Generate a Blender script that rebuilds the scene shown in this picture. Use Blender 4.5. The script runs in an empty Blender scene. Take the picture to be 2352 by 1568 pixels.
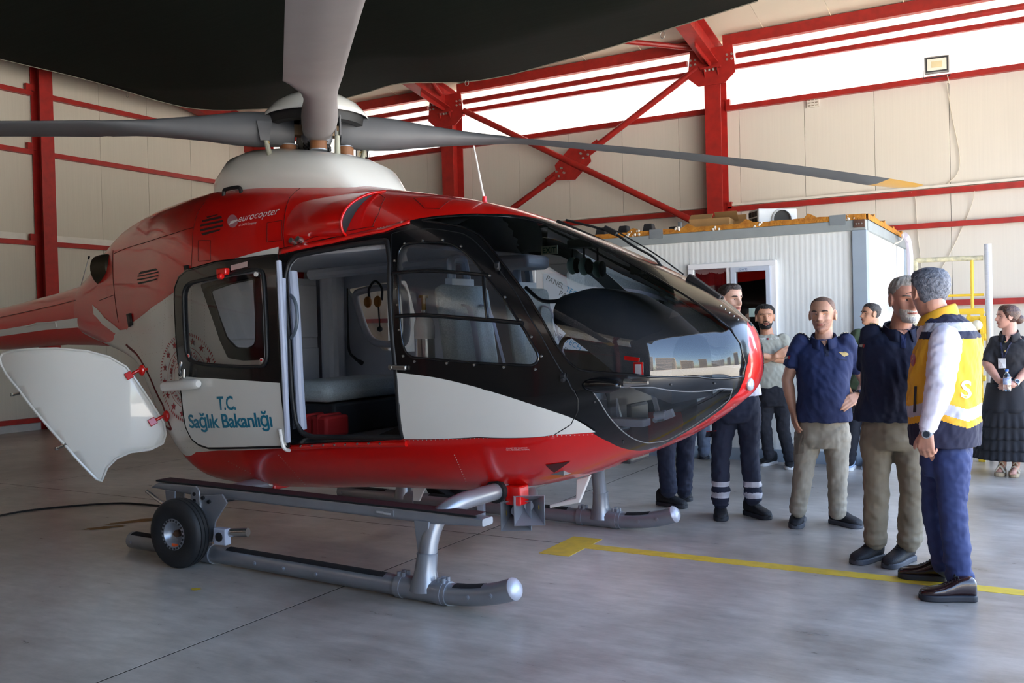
import bpy, math, random
import numpy as np
from mathutils import Vector, Matrix, geometry
random.seed(7)
sc = bpy.context.scene
C = sc.collection
PI = math.pi

# ---------------------------------------------------------------- camera
FOC, CX, CY, HC = 2111.5, 1176.0, 784.0, 1.42          # focal length in pixels of the 2352x1568 frame
def cam_axes(yaw, pitch, roll):
    f = np.array([math.sin(yaw)*math.cos(pitch), math.cos(yaw)*math.cos(pitch), math.sin(pitch)])
    r = np.array([math.cos(yaw), -math.sin(yaw), 0.0]); d = np.cross(f, r)
    return np.stack([r*math.cos(roll)+d*math.sin(roll), -r*math.sin(roll)+d*math.cos(roll), f])
RC = cam_axes(math.radians(-29.876), math.radians(-0.859), math.radians(1.4155))
CAM = np.array([0.0, 0.0, HC])
cd = bpy.data.cameras.new('camera'); co = bpy.data.objects.new('camera', cd); C.objects.link(co)
cd.sensor_fit = 'HORIZONTAL'; cd.sensor_width = 36.0; cd.lens = FOC*36.0/2352.0
cd.clip_start = 0.05; cd.clip_end = 2000
M = Matrix.Identity(4)
for i in range(3):
    M[i][0] = RC[0][i]; M[i][1] = -RC[1][i]; M[i][2] = -RC[2][i]; M[i][3] = CAM[i]
co.matrix_world = M
sc.camera = co

# ---------------------------------------------------------------- sky, sun, exposure
w = bpy.data.worlds.new('world'); sc.world = w; w.use_nodes = True
nt = w.node_tree; nt.nodes.clear()
wo = nt.nodes.new('ShaderNodeOutputWorld'); bg = nt.nodes.new('ShaderNodeBackground')
sky = nt.nodes.new('ShaderNodeTexSky'); sky.sky_type = 'NISHITA'
sky.sun_disc = False; sky.sun_elevation = math.radians(58); sky.sun_rotation = math.radians(-12)
sky.air_density = 1.1; sky.dust_density = 1.6; sky.ozone_density = 1.5
bg.inputs[1].default_value = 0.30
nt.links.new(sky.outputs[0], bg.inputs[0]); nt.links.new(bg.outputs[0], wo.inputs[0])
sl = bpy.data.lights.new('sun', 'SUN'); sl.energy = 9.0; sl.angle = math.radians(0.6); sl.color = (1.0, 0.95, 0.87)
so = bpy.data.objects.new('sun', sl); C.objects.link(so)
so.rotation_euler = Vector((0.20, -0.86, -1.55)).to_track_quat('-Z', 'Y').to_euler()
# a sampling portal in the open hangar gate (gives no light of its own)
pl = bpy.data.lights.new('gate_portal', 'AREA'); pl.shape = 'RECTANGLE'; pl.size = 12.8; pl.size_y = 4.4
pl.cycles.is_portal = True
po = bpy.data.objects.new('gate_portal', pl); C.objects.link(po)
po.location = (1.75, 5.8, 2.2); po.rotation_euler = (0, math.radians(90), 0)
po.rotation_euler = Vector((-1, 0, 0)).to_track_quat('-Z', 'Y').to_euler()
vs = sc.view_settings
vs.view_transform = 'Standard'; vs.look = 'None'; vs.gamma = 1.0; vs.use_curve_mapping = False
vs.exposure = 2.22
sc.cycles.use_denoising = True
sc.cycles.max_bounces = 10; sc.cycles.diffuse_bounces = 6; sc.cycles.transparent_max_bounces = 24
sc.cycles.sample_clamp_indirect = 12.0
# ---------------------------------------------------------------- helpers
def ray(px, py):
    return RC.T @ np.array([(px-CX)/FOC, (py-CY)/FOC, 1.0])
def gnd(px, py, z=0.0):
    d = ray(px, py); return CAM + d*((z-HC)/d[2])
def onY(px, py, Y):
    d = ray(px, py); return CAM + d*(Y/d[1])
def onX(px, py, X):
    d = ray(px, py); return CAM + d*(X/d[0])

def lin(c):
    o = []
    for v in c[:3]:
        v = v/255.0
        o.append(v/12.92 if v <= 0.04045 else ((v+0.055)/1.055)**2.4)
    return (*o, 1.0)
MATS = {}
def pm(name, col, rough=0.5, metal=0.0, spec=0.5, var=0.06, vscale=6.0, bump=0.0, bscale=40.0, coat=0.0, col2=None, alpha=None, stretch=None):
    """procedural principled material: noise-varied colour, roughness and fine relief"""
    if name in MATS: return MATS[name]
    m = bpy.data.materials.new(name); m.use_nodes = True; nt = m.node_tree; N = nt.nodes; L = nt.links
    b = N['Principled BSDF']
    b.inputs['Metallic'].default_value = metal; b.inputs['Specular IOR Level'].default_value = spec
    b.inputs['Roughness'].default_value = rough; b.inputs['Coat Weight'].default_value = coat
    b.inputs['Coat Roughness'].default_value = 0.04
    tc = N.new('ShaderNodeTexCoord'); src = tc.outputs['Object']
    if stretch:
        mp = N.new('ShaderNodeMapping'); mp.inputs['Scale'].default_value = stretch
        L.new(src, mp.inputs[0]); src = mp.outputs[0]
    nz = N.new('ShaderNodeTexNoise'); nz.inputs['Scale'].default_value = vscale; nz.inputs['Detail'].default_value = 5
    L.new(src, nz.inputs['Vector'])
    c1 = lin(col); c2 = lin(col2) if col2 else tuple(min(1, x*(1-2*var)) for x in c1[:3])+(1,)
    rp = N.new('ShaderNodeValToRGB'); rp.color_ramp.elements[0].position = 0.3; rp.color_ramp.elements[1].position = 0.7
    rp.color_ramp.elements[0].color = c2; rp.color_ramp.elements[1].color = c1
    L.new(nz.outputs['Fac'], rp.inputs[0]); L.new(rp.outputs[0], b.inputs['Base Color'])
    if bump:
        nb = N.new('ShaderNodeTexNoise'); nb.inputs['Scale'].default_value = bscale; nb.inputs['Detail'].default_value = 4
        bp = N.new('ShaderNodeBump'); bp.inputs['Strength'].default_value = bump; bp.inputs['Distance'].default_value = 0.01
        L.new(src, nb.inputs['Vector']); L.new(nb.outputs['Fac'], bp.inputs['Height']); L.new(bp.outputs[0], b.inputs['Normal'])
    MATS[name] = m
    return m
def glass(name, tint=(0.75, 0.80, 0.84), refl=0.04, rough=0.0, gain=1.5):
    """thin sheet of clear plastic: tinted see-through plus a mirror film growing at grazing angles"""
    if name in MATS: return MATS[name]
    m = bpy.data.materials.new(name); m.use_nodes = True; nt = m.node_tree; N = nt.nodes; L = nt.links
    N.clear(); out = N.new('ShaderNodeOutputMaterial'); mx = N.new('ShaderNodeMixShader')
    tr = N.new('ShaderNodeBsdfTransparent'); tr.inputs[0].default_value = (*tint, 1)
    gl = N.new('ShaderNodeBsdfGlossy'); gl.inputs['Roughness'].default_value = rough; gl.inputs['Color'].default_value = (1, 1, 1, 1)
    fr = N.new('ShaderNodeFresnel'); fr.inputs['IOR'].default_value = 1.5
    ml = N.new('ShaderNodeMath'); ml.operation = 'MULTIPLY_ADD'; ml.inputs[1].default_value = gain; ml.inputs[2].default_value = refl
    ml.use_clamp = True
    L.new(fr.outputs[0], ml.inputs[0]); L.new(ml.outputs[0], mx.inputs[0]); L.new(tr.outputs[0], mx.inputs[1]); L.new(gl.outputs[0], mx.inputs[2])
    L.new(mx.outputs[0], out.inputs[0]); MATS[name] = m
    return m

def obj(name, V, F, mat, parent=None, smooth=False, angle=35, bevel=0.0, mids=None):
    me = bpy.data.meshes.new(name)
    me.from_pydata([tuple(v) for v in V], [], [tuple(f) for f in F])
    for mm in (mat if isinstance(mat, (list, tuple)) else [mat]): me.materials.append(mm)
    if mids is not None: me.polygons.foreach_set('material_index', np.array(mids, dtype=np.int32))
    me.validate(); me.update()
    if smooth:
        me.polygons.foreach_set('use_smooth', np.ones(len(me.polygons), dtype=bool))
        if angle < 180: me.set_sharp_from_angle(angle=math.radians(angle))
    o = bpy.data.objects.new(name, me); C.objects.link(o)
    if parent: o.parent = parent
    if bevel:
        b = o.modifiers.new('bevel', 'BEVEL'); b.width = bevel; b.segments = 2; b.limit_method = 'ANGLE'; b.angle_limit = math.radians(40)
    return o
def tag(o, label=None, cat=None, group=None, kind=None):
    if label: o['label'] = label
    if cat: o['category'] = cat
    if group: o['group'] = group
    if kind: o['kind'] = kind
    return o
def thing(name, label, cat, loc=(0, 0, 0), rz=0.0, group=None):
    o = bpy.data.objects.new(name, None); C.objects.link(o); o.empty_display_size = 0.1
    o.location = loc; o.rotation_euler = (0, 0, rz)
    return tag(o, label, cat, group)
def copy_tree(o, parent=None):
    c = o.copy(); C.objects.link(c); c.parent = parent
    for ch in o.children: copy_tree(ch, c)
    return c
def vn(v):
    v = np.asarray(v, float); return v/(np.linalg.norm(v)+1e-12)
class MB:
    def __init__(s): s.V = []; s.F = []; s.I = []; s.cur = 0
    def add(s, V, F):
        n = len(s.V); s.V += [tuple(map(float, v)) for v in V]
        for f in F: s.F.append(tuple(i+n for i in f)); s.I.append(s.cur)
        return s
    def m(s, i): s.cur = i; return s
    def box(s, c, d, R=None, taper=1.0):
        hx, hy, hz = d[0]/2, d[1]/2, d[2]/2
        P = [(x*(taper if z > 0 else 1), y*(taper if z > 0 else 1), z) for z in (-hz, hz) for x, y in ((-hx, -hy), (hx, -hy), (hx, hy), (-hx, hy))]
        if R is not None: P = [np.asarray(R) @ np.array(p) for p in P]
        P = [(p[0]+c[0], p[1]+c[1], p[2]+c[2]) for p in P]
        return s.add(P, [(3, 2, 1, 0), (4, 5, 6, 7), (0, 1, 5, 4), (1, 2, 6, 5), (2, 3, 7, 6), (3, 0, 4, 7)])
    def bb(s, a, b):
        return s.box([(a[i]+b[i])/2 for i in range(3)], [abs(b[i]-a[i]) for i in range(3)])
    def bar(s, p, q, wd, ht, up=(0, 0, 1)):
        p = np.array(p, float); q = np.array(q, float); t = vn(q-p); u = np.array(up, float)
        if abs(t@u) > 0.98: u = np.array([1.0, 0, 0])
        sd = vn(np.cross(t, u)); u = np.cross(sd, t)
        R = np.stack([t, sd, u], 1)
        return s.box((p+q)/2, (np.linalg.norm(q-p), wd, ht), R)
    def tube(s, path, r, seg=12, caps=True, squash=None):
        P = [np.array(p, float) for p in path]; n = len(P)
        rr = r if isinstance(r, (list, tuple, np.ndarray)) else [r]*n
        V = []; prev = None
        for i in range(n):
            t = vn(P[min(i+1, n-1)]-P[max(i-1, 0)])
            if prev is None:
                a = np.array([0, 0, 1.0]) if abs(t[2]) < 0.9 else np.array([1.0, 0, 0])
                u = vn(np.cross(t, a))
            else: u = vn(prev - t*(prev@t))
            prev = u; v = np.cross(t, u)
            for k in range(seg):
                a = 2*PI*k/seg; q = squash or (1, 1)
                V.append(P[i]+rr[i]*(math.cos(a)*u*q[0]+math.sin(a)*v*q[1]))
        F = [(i*seg+k, i*seg+(k+1) % seg, (i+1)*seg+(k+1) % seg, (i+1)*seg+k) for i in range(n-1) for k in range(seg)]
        if caps:
            F.append(tuple(reversed(range(seg)))); F.append(tuple((n-1)*seg+k for k in range(seg)))
        return s.add(V, F)
    def cyl(s, p, q, r, seg=16, r2=None): return s.tube([p, q], [r, r if r2 is None else r2], seg)
    def ball(s, c, r, seg=12, rings=8):
        r = r if isinstance(r, (tuple, list)) else (r, r, r); V = []; F = []
        for i in range(rings+1):
            a = -PI/2+PI*i/rings
            for k in range(seg):
                b = 2*PI*k/seg; V.append((c[0]+r[0]*math.cos(a)*math.cos(b), c[1]+r[1]*math.cos(a)*math.sin(b), c[2]+r[2]*math.sin(a)))
        for i in range(rings):
            for k in range(seg): F.append((i*seg+k, i*seg+(k+1) % seg, (i+1)*seg+(k+1) % seg, (i+1)*seg+k))
        return s.add(V, F)
    def prism(s, poly, p0, ax, ay, n, t):
        """polygon (2D) laid on axes ax, ay at p0, thickness t along n"""
        p0 = np.array(p0, float); ax = np.array(ax, float); ay = np.array(ay, float); n = np.array(n, float)
        k = len(poly); A = [p0+ax*a+ay*b for a, b in poly]; B = [p+n*t for p in A]
        ar = sum(poly[i][0]*poly[(i+1) % k][1]-poly[(i+1) % k][0]*poly[i][1] for i in range(k))
        flip = (ar > 0) == (np.dot(np.cross(ax, ay), n)*t > 0)
        F = [tuple(reversed(range(k))) if flip else tuple(range(k)), tuple(range(k, 2*k)) if flip else tuple(reversed(range(k, 2*k)))]
        for i in range(k):
            j = (i+1) % k; f = (i, j, j+k, i+k); F.append(f if flip else tuple(reversed(f)))
        return s.add(A+B, F)
    def lathe(s, prof, p0, axis, seg=32, close=False):
        """profile of (radius, height) about an axis"""
        axis = vn(axis); a = np.array([0, 0, 1.0]) if abs(axis[2]) < 0.9 else np.array([1.0, 0, 0])
        u = vn(np.cross(axis, a)); v = np.cross(axis, u); V = []; n = len(prof)
        for r, h in prof:
            for k in range(seg):
                b = 2*PI*k/seg; V.append(np.array(p0)+axis*h+r*(math.cos(b)*u+math.sin(b)*v))
        rng = range(n) if close else range(n-1)
        F = [(i*seg+k, i*seg+(k+1) % seg, ((i+1) % n)*seg+(k+1) % seg, ((i+1) % n)*seg+k) for i in rng for k in range(seg)]
        return s.add(V, F)
    def build(s, name, mat, parent=None, smooth=False, angle=35, bevel=0.0):
        return obj(name, s.V, s.F, mat, parent, smooth, angle, bevel, s.I if isinstance(mat, (list, tuple)) else None)
def smoothline(P, n=8):
    """Catmull-Rom through points"""
    P = [np.array(p, float) for p in P]; Q = [2*P[0]-P[1]]+P+[2*P[-1]-P[-2]]; o = []
    for i in range(1, len(Q)-2):
        for k in range(n):
            t = k/n; a, b, c, d = Q[i-1:i+3]
            o.append(0.5*((2*b)+(c-a)*t+(2*a-5*b+4*c-d)*t*t+(3*b-a-3*c+d)*t**3))
    o.append(P[-1]); return o
def roundpoly(P, r, n=5):
    """round the corners of a closed 2D polygon"""
    o = []; k = len(P)
    for i in range(k):
        a, b, c = (np.array(P[j % k], float) for j in (i-1, i, i+1)); rr = r[i] if isinstance(r, (list, tuple)) else r
        d1 = min(rr, np.linalg.norm(a-b)*0.49); d2 = min(rr, np.linalg.norm(c-b)*0.49)
        p = b+vn(a-b)*d1; q = b+vn(c-b)*d2
        for j in range(n+1):
            t = j/n; o.append(tuple((1-t)**2*p+2*t*(1-t)*b+t*t*q))
    return o
_fc = {}
def text_mesh(s, size=1.0, align='CENTER', bold=0.0, spacing=1.0):
    """flat lettering as triangles in the xy plane: returns V (n,2), F"""
    key = (s, size, align, bold, spacing)
    if key in _fc: return _fc[key]
    cu = bpy.data.curves.new('t', 'FONT'); cu.body = s; cu.size = size; cu.align_x = align; cu.offset = bold; cu.space_character = spacing
    cu.resolution_u = 3
    o = bpy.data.objects.new('t', cu); C.objects.link(o)
    dg = bpy.context.evaluated_depsgraph_get(); me = bpy.data.meshes.new_from_object(o.evaluated_get(dg))
    V = [(v.co.x, v.co.y) for v in me.vertices]; F = [tuple(p.vertices) for p in me.polygons]
    bpy.data.objects.remove(o); bpy.data.curves.remove(cu); bpy.data.meshes.remove(me)
    _fc[key] = (V, F)
    return V, F
# ---------------------------------------------------------------- hangar
red_s = pm('red_steel', (176, 40, 34), 0.42, var=0.10, vscale=9, col2=(150, 36, 32), bump=0.04, bscale=90)
wallm = pm('cream_panel', (222, 217, 207), 0.50, var=0.02, vscale=3, bump=0.12, bscale=1.0, stretch=(26, 26, 0.4))
ceilm = pm('ceiling_panel', (224, 216, 196), 0.55, var=0.03, vscale=2)
white_t = pm('white_trunking', (232, 228, 218), 0.5)
X0, X1, YB, YN, ZE, YR, ZR = -13.7, 1.7, 13.7, -3.3, 5.62, 5.2, 7.25
# concrete: polished, blotchy, with darker wheel stains
cm = bpy.data.materials.new('polished_concrete'); cm.use_nodes = True; nt = cm.node_tree; N = nt.nodes; L = nt.links
b = N['Principled BSDF']; tc = N.new('ShaderNodeTexCoord')
n1 = N.new('ShaderNodeTexNoise'); n1.inputs['Scale'].default_value = 0.55; n1.inputs['Detail'].default_value = 8; n1.inputs['Roughness'].default_value = 0.62
n2 = N.new('ShaderNodeTexNoise'); n2.inputs['Scale'].default_value = 5.0; n2.inputs['Detail'].default_value = 9; n2.inputs['Roughness'].default_value = 0.7
mp = N.new('ShaderNodeMapping'); mp.inputs['Scale'].default_value = (0.8, 2.6, 1)
r1 = N.new('ShaderNodeValToRGB'); e = r1.color_ramp.elements
e[0].position = 0.33; e[0].color = lin((134, 124, 113)); e[1].position = 0.62; e[1].color = lin((206, 199, 190))
r2 = N.new('ShaderNodeValToRGB'); e = r2.color_ramp.elements
e[0].position = 0.35; e[0].color = (0.66, 0.64, 0.62, 1); e[1].position = 0.65; e[1].color = (1.06, 1.05, 1.04, 1)
mx = N.new('ShaderNodeMix'); mx.data_type = 'RGBA'; mx.blend_type = 'MULTIPLY'; mx.inputs['Factor'].default_value = 0.75
L.new(tc.outputs['Object'], n1.inputs['Vector']); L.new(tc.outputs['Object'], mp.inputs[0]); L.new(mp.outputs[0], n2.inputs['Vector'])
L.new(n1.outputs['Fac'], r1.inputs[0]); L.new(n2.outputs['Fac'], r2.inputs[0])
L.new(r1.outputs[0], mx.inputs['A']); L.new(r2.outputs[0], mx.inputs['B']); L.new(mx.outputs['Result'], b.inputs['Base Color'])
rr = N.new('ShaderNodeMapRange'); rr.inputs['To Min'].default_value = 0.20; rr.inputs['To Max'].default_value = 0.42
L.new(n2.outputs['Fac'], rr.inputs['Value']); L.new(rr.outputs[0], b.inputs['Roughness'])
b.inputs['Specular IOR Level'].default_value = 0.55
MATS['concrete'] = cm
joint = pm('joint_filler', (38, 34, 31), 0.95, spec=0.0)
fl = obj('floor', *(lambda q: (q.V, q.F))(MB().bb((X0-0.2, YN-0.2, -0.25), (X1+0.3, YB+0.2, -0.0008))), joint); tag(fl, kind='structure')
jx = [X0-0.2, -8.6, -3.39, 1.82, X1+0.3]; jy = [YN-0.2, 0.15, 5.36, 10.57, YB+0.2]
for i in range(4):
    for j in range(4):
        MB().bb((jx[i]+0.005, jy[j]+0.005, -0.03), (jx[i+1]-0.005, jy[j+1]-0.005, 0.0)).build('floor_slab', cm, fl)
apron = pm('apron_concrete', (214, 206, 192), 0.8, var=0.05, vscale=0.4)
tag(obj('ground', *(lambda q: (q.V, q.F))(MB().bb((-400, -400, -0.35), (500, 400, -0.26))), apron), kind='structure')
tag(obj('apron', *(lambda q: (q.V, q.F))(MB().bb((X1+0.3, -160, -0.25), (320, 200, -0.01))), apron), kind='structure')

# wall panels: each a sheet with its own edges; profile runs vertically
def panels(parent, n0, n1, pitch, fn, mat, name='wall_panel'):
    for k in range(n0, n1):
        a = k*pitch
        V, F = fn(a+0.004, a+pitch-0.004)
        obj(name, V, F, mat, parent)
def boxvf(a, c): q = MB().bb(a, c); return q.V, q.F
P = 0.9475
wb = tag(obj('wall_back', *boxvf((X0-0.3, YB+0.06, 0), (X1+0.3, YB+0.10, 4.62)), wallm), kind='structure')
o0 = -4.804
for k in range(-10, 9):
    a = max(o0+k*P, X0); c = min(o0+(k+1)*P, X1)
    if c-a > 0.05: obj('wall_panel', *boxvf((a+0.003, YB, 0.0), (c-0.003, YB+0.06, 4.62)), wallm, wb)
# translucent band below the eaves (both long walls): corrugated milky sheet
def milky(name):
    m = bpy.data.materials.new(name); m.use_nodes = True; nt = m.node_tree; N = nt.nodes; L = nt.links; N.clear()
    out = N.new('ShaderNodeOutputMaterial'); ad = N.new('ShaderNodeMixShader'); ad.inputs[0].default_value = 0.17
    tr = N.new('ShaderNodeBsdfTranslucent'); df = N.new('ShaderNodeBsdfDiffuse')
    tc = N.new('ShaderNodeTexCoord'); mp = N.new('ShaderNodeMapping'); mp.inputs['Scale'].default_value = (5, 5, 0.5)
    nz = N.new('ShaderNodeTexNoise'); nz.inputs['Scale'].default_value = 1.0; nz.inputs['Detail'].default_value = 6
    rp = N.new('ShaderNodeValToRGB'); rp.color_ramp.elements[0].color = (0.78, 0.73, 0.60, 1); rp.color_ramp.elements[1].color = (0.9, 0.89, 0.85, 1)
    rp.color_ramp.elements[0].position = 0.3; rp.color_ramp.elements[1].position = 0.5
    L.new(tc.outputs['Object'], mp.inputs[0]); L.new(mp.outputs[0], nz.inputs['Vector']); L.new(nz.outputs['Fac'], rp.inputs[0])
    L.new(rp.outputs[0], tr.inputs[0]); L.new(rp.outputs[0], df.inputs[0]); L.new(df.outputs[0], ad.inputs[1]); L.new(tr.outputs[0], ad.inputs[2])
    L.new(ad.outputs[0], out.inputs[0]); return m
milk = milky('milky_sheet')
def corr(y, za, zb, x0, x1):
    V = []; F = []; n = int((x1-x0)/0.04)
    for i in range(n+1):
        x = x0+(x1-x0)*i/n; d = 0.012*(1 if (i//2) % 6 == 0 else 0)
        V += [(x, y-d, za), (x, y-d, zb)]
    return V, [(2*i, 2*i+2, 2*i+3, 2*i+1) for i in range(n)]
for i, (y, nm) in enumerate(((YB+0.05, 'window_1'), (YN-0.05, 'window_2'))):
    wn = bpy.data.objects.new(nm, None); C.objects.link(wn); tag(wn, kind='structure')
    xs = [X0, -8.87, -4.15, 0.55, X1]
    for a, c in zip(xs[:-1], xs[1:]): obj('translucent_pane', *corr(y, 4.58, 5.75, a, c), milk, wn)
walll = pm('cream_panel_shaded', (208, 202, 187), 0.50, var=0.03, vscale=3, bump=0.12, bscale=1.0, stretch=(26, 26, 0.4))  # cream panel darkened: the left wall's weaker light is put into its colour
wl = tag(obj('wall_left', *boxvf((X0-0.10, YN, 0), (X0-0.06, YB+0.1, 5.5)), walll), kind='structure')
k0 = 10.071
for k in range(-15, 5):
    a = max(k0+k*0.953, YN); c = min(k0+(k+1)*0.953, YB)
    if c-a < 0.05: continue
    zt = lambda y: ZE+(ZR-ZE)*(1-abs(y-YR)/(YB-YR))+0.1
    ya, yc = a+0.003, c-0.003
    V = [(X0-0.06, ya, 0), (X0, ya, 0), (X0, yc, 0), (X0-0.06, yc, 0), (X0-0.06, ya, zt(ya)), (X0, ya, zt(ya)), (X0, yc, zt(yc)), (X0-0.06, yc, zt(yc))]
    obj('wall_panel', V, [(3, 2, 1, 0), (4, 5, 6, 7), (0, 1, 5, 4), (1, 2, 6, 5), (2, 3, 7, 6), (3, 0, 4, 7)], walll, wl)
tag(obj('baseboard_left', *boxvf((X0, YN, 0), (X0+0.02, YB, 0.12)), pm('plinth', (196, 194, 190), 0.7, bump=0.3)), kind='structure')
unseen_grey = pm('unseen_wall_grey', (112, 106, 97), 0.6, var=.05, vscale=2)  # unseen walls, dark grey chosen to cut the light they bounce
wr_ = bpy.data.objects.new('wall_right', None); C.objects.link(wr_); tag(wr_, kind='structure')
for a, c in (((X1, YN, 0), (X1+.08, -0.6, 4.4)), ((X1, 12.2, 0), (X1+.08, YB, 4.4)), ((X1, YN, 4.4), (X1+.08, YB, 5.62))): obj('wall_panel', *boxvf(a, c), unseen_grey, wr_)
obj('gable_top', [(X1, YN, 5.62), (X1, YB, 5.62), (X1, YR, ZR+.1), (X1+.06, YN, 5.62), (X1+.06, YB, 5.62), (X1+.06, YR, ZR+.1)], [(0, 2, 1), (3, 4, 5), (0, 1, 4, 3), (1, 2, 5, 4), (2, 0, 3, 5)], unseen_grey, wr_)
wn_ = tag(obj('wall_near', *boxvf((X0-0.3, YN-0.10, 0), (X1+0.3, YN, 4.62)), unseen_grey), kind='structure')
# roof: two slopes of sheets with seams along the fall
ce = bpy.data.objects.new('ceiling', None); C.objects.link(ce); tag(ce, kind='structure')
for side in (1, -1):
    ye = YB+0.4 if side > 0 else YN-0.4
    for k in range(-10, 10):
        a = max(o0+0.42+k*P, X0-0.2); c = min(o0+0.42+(k+1)*P, X1+0.3)
        if c-a < 0.05: continue
        zl = ZE+0.02+(ZR-ZE)*(1-(YB+0.4-YR)/(YB-YR)); zr = ZR+0.02
        V = [(a+0.003, ye, zl+0.03), (c-0.003, ye, zl+0.03), (c-0.003, YR, zr+0.03), (a+0.003, YR, zr+0.03)]
        V += [(x, y, z+0.06) for x, y, z in V]
        obj('roof_panel', V, [(3, 2, 1, 0), (4, 5, 6, 7), (0, 1, 5, 4), (1, 2, 6, 5), (2, 3, 7, 6), (3, 0, 4, 7)], ceilm, ce)
obj('roof_cap', *boxvf((X0-0.2, YN-0.5, ZR+0.16), (X1+0.3, YB+0.5, ZR+0.2)), ceilm, ce)

# portal frames: columns and rafters of welded I-section
def ibeam(mb, p, q, dep, wid, up, t=0.014):
    p = np.array(p, float); q = np.array(q, float); u = vn(up); ax = vn(q-p); u = vn(u-ax*(u@ax))
    mb.bar(p, q, t*0.8, dep-2*t, u)
    for s_ in (-1, 1): mb.bar(p+u*s_*(dep/2-t/2), q+u*s_*(dep/2-t/2), wid, t, u)
FX = [-13.36, -8.87, -4.15, 0.58]
slope = (ZR-ZE)/(YB-YR)
bolt = pm('zinc_bolt', (190, 188, 182), 0.4, metal=0.7)
names = ['at the far corner, its rafter passing behind the rotor', 'rising right behind the rotor mast', 'standing behind the container roof', 'nearest the open gate']
for i, x in enumerate(FX):
    c = thing('portal_frame', 'red steel portal frame '+names[i], 'frame', (x, YB-0.19, 0))
    q = MB(); ibeam(q, (0, 0, 0), (0, 0, 5.16), 0.32, 0.24, (0, 1, 0)); q.build('column', red_s, c)
    q = MB(); q.box((0, -0.02, 5.175), (0.30, 0.46, 0.03)); q.build('cap_plate', red_s, c)
    for sx in (-0.1, 0.1):
        q = MB(); q.prism([(0, 0), (0.09, 0), (0, -0.18)], (sx, -0.16, 5.16), (0, -1, 0), (0, 0, 1), (1, 0, 0), 0.012); q.build('stiffener', red_s, c)
    for sx in (-0.09, -0.03, 0.03, 0.09):
        MB().cyl((sx, -0.2, 5.13), (sx, -0.2, 5.163), 0.017, 8).build('bolt', bolt, c)
    L_ = YB-YR-0.1; z1 = L_*slope-0.05; o_ = np.array([0, 0.14, 5.35])
    q = MB(); ibeam(q, o_, o_+np.array([0, -L_, z1]), 0.34, 0.22, (0, 0.2, 1)); q.build('rafter', red_s, c)
    q = MB(); q.prism([(0, -0.17), (0, 0.2), (0.7, 0.34), (0.7, -0.05)], o_+np.array([-0.008, -0.35, 0]), (0, -1, 0), (0, 0, 1), (1, 0, 0), 0.016); q.build('haunch_plate', red_s, c)
    q = MB(); q.prism([(-0.32, 0.12), (0.32, 0.12), (0.36, -0.28), (0.2, -0.42), (-0.2, -0.42), (-0.36, -0.28)], o_+np.array([0, -0.33, 0]), (1, 0, 0), (0, 0, 1), (0, 1, 0), 0.012); q.build('gusset', red_s, c)
    for bx in (0.24, 0.31, -0.24, -0.31):
        for bz_ in (-0.02, -0.09): MB().cyl(o_+np.array([bx, -0.35, bz_]), o_+np.array([bx, -0.33, bz_]), 0.016, 8).build('bolt', bolt, c)
    yo = YN-YB+0.38
    q = MB(); ibeam(q, (0, yo, 0), (0, yo, 5.3), 0.32, 0.24, (0, 1, 0)); q.build('column', red_s, c)
    q = MB(); ibeam(q, (0, yo-0.14, 5.35), (0, yo-0.14+L_, 5.35+z1), 0.34, 0.22, (0, -0.2, 1)); q.build('rafter', red_s, c)
# girts of the back wall: C-rails per bay, children of the wall
def rail(p, q, w_, h_, name, parent, m=red_s):
    b_ = MB(); b_.bar(p, q, w_, h_); b_.build(name, m, parent)
bays = list(zip([X0]+[f+0.12 for f in FX], [f-0.12 for f in FX]+[X1]))
for a, c in bays:
    if c-a < 0.2: continue
    for z in (4.62, 3.11, 1.61):
        rail((a, YB-0.06, z), (c, YB-0.06, z), 0.08, 0.075, 'girt', wb)
        rail((a, YB-0.085, z-0.03), (c, YB-0.085, z-0.03), 0.05, 0.02, 'girt_lip', wb)
    rail((a, YB-0.07, 2.66), (c, YB-0.07, 2.66), 0.07, 0.07, 'girt_tube', wb)
    rail((a, YB-0.20, 5.18), (c, YB-0.20, 5.18), 0.06, 0.065, 'girt', wb)
    rail((a, YB-0.14, 5.60), (c, YB-0.14, 5.60), 0.10, 0.16, 'eave_beam', wb)
    t = MB(); t.tube([(a+0.25, YB-0.36, 5.30), (c-0.25, YB-0.36, 5.30)], 0.042, 12); t.build('eave_strut', red_s, wb, True)
    rail((a, YB-0.05, 3.18), (c, YB-0.05, 3.18), 0.05, 0.035, 'cable_trunking', wb, white_t)
for f in FX:
    for z in (4.70, 3.17, 1.67): MB().box((f+0.15, YB-0.07, z), (0.06, 0.06, 0.10)).build('girt_cleat', red_s, wb)
for f0, f1 in zip(FX[:-1], FX[1:]):
    for z in (4.62, 3.11): rail((f0, YN+0.06, z), (f1, YN+0.06, z), 0.08, 0.075, 'girt', wn_)
for z in (4.62, 3.11): rail((FX[-1], YN+0.06, z), (X1, YN+0.06, z), 0.08, 0.075, 'girt', wn_)
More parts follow.
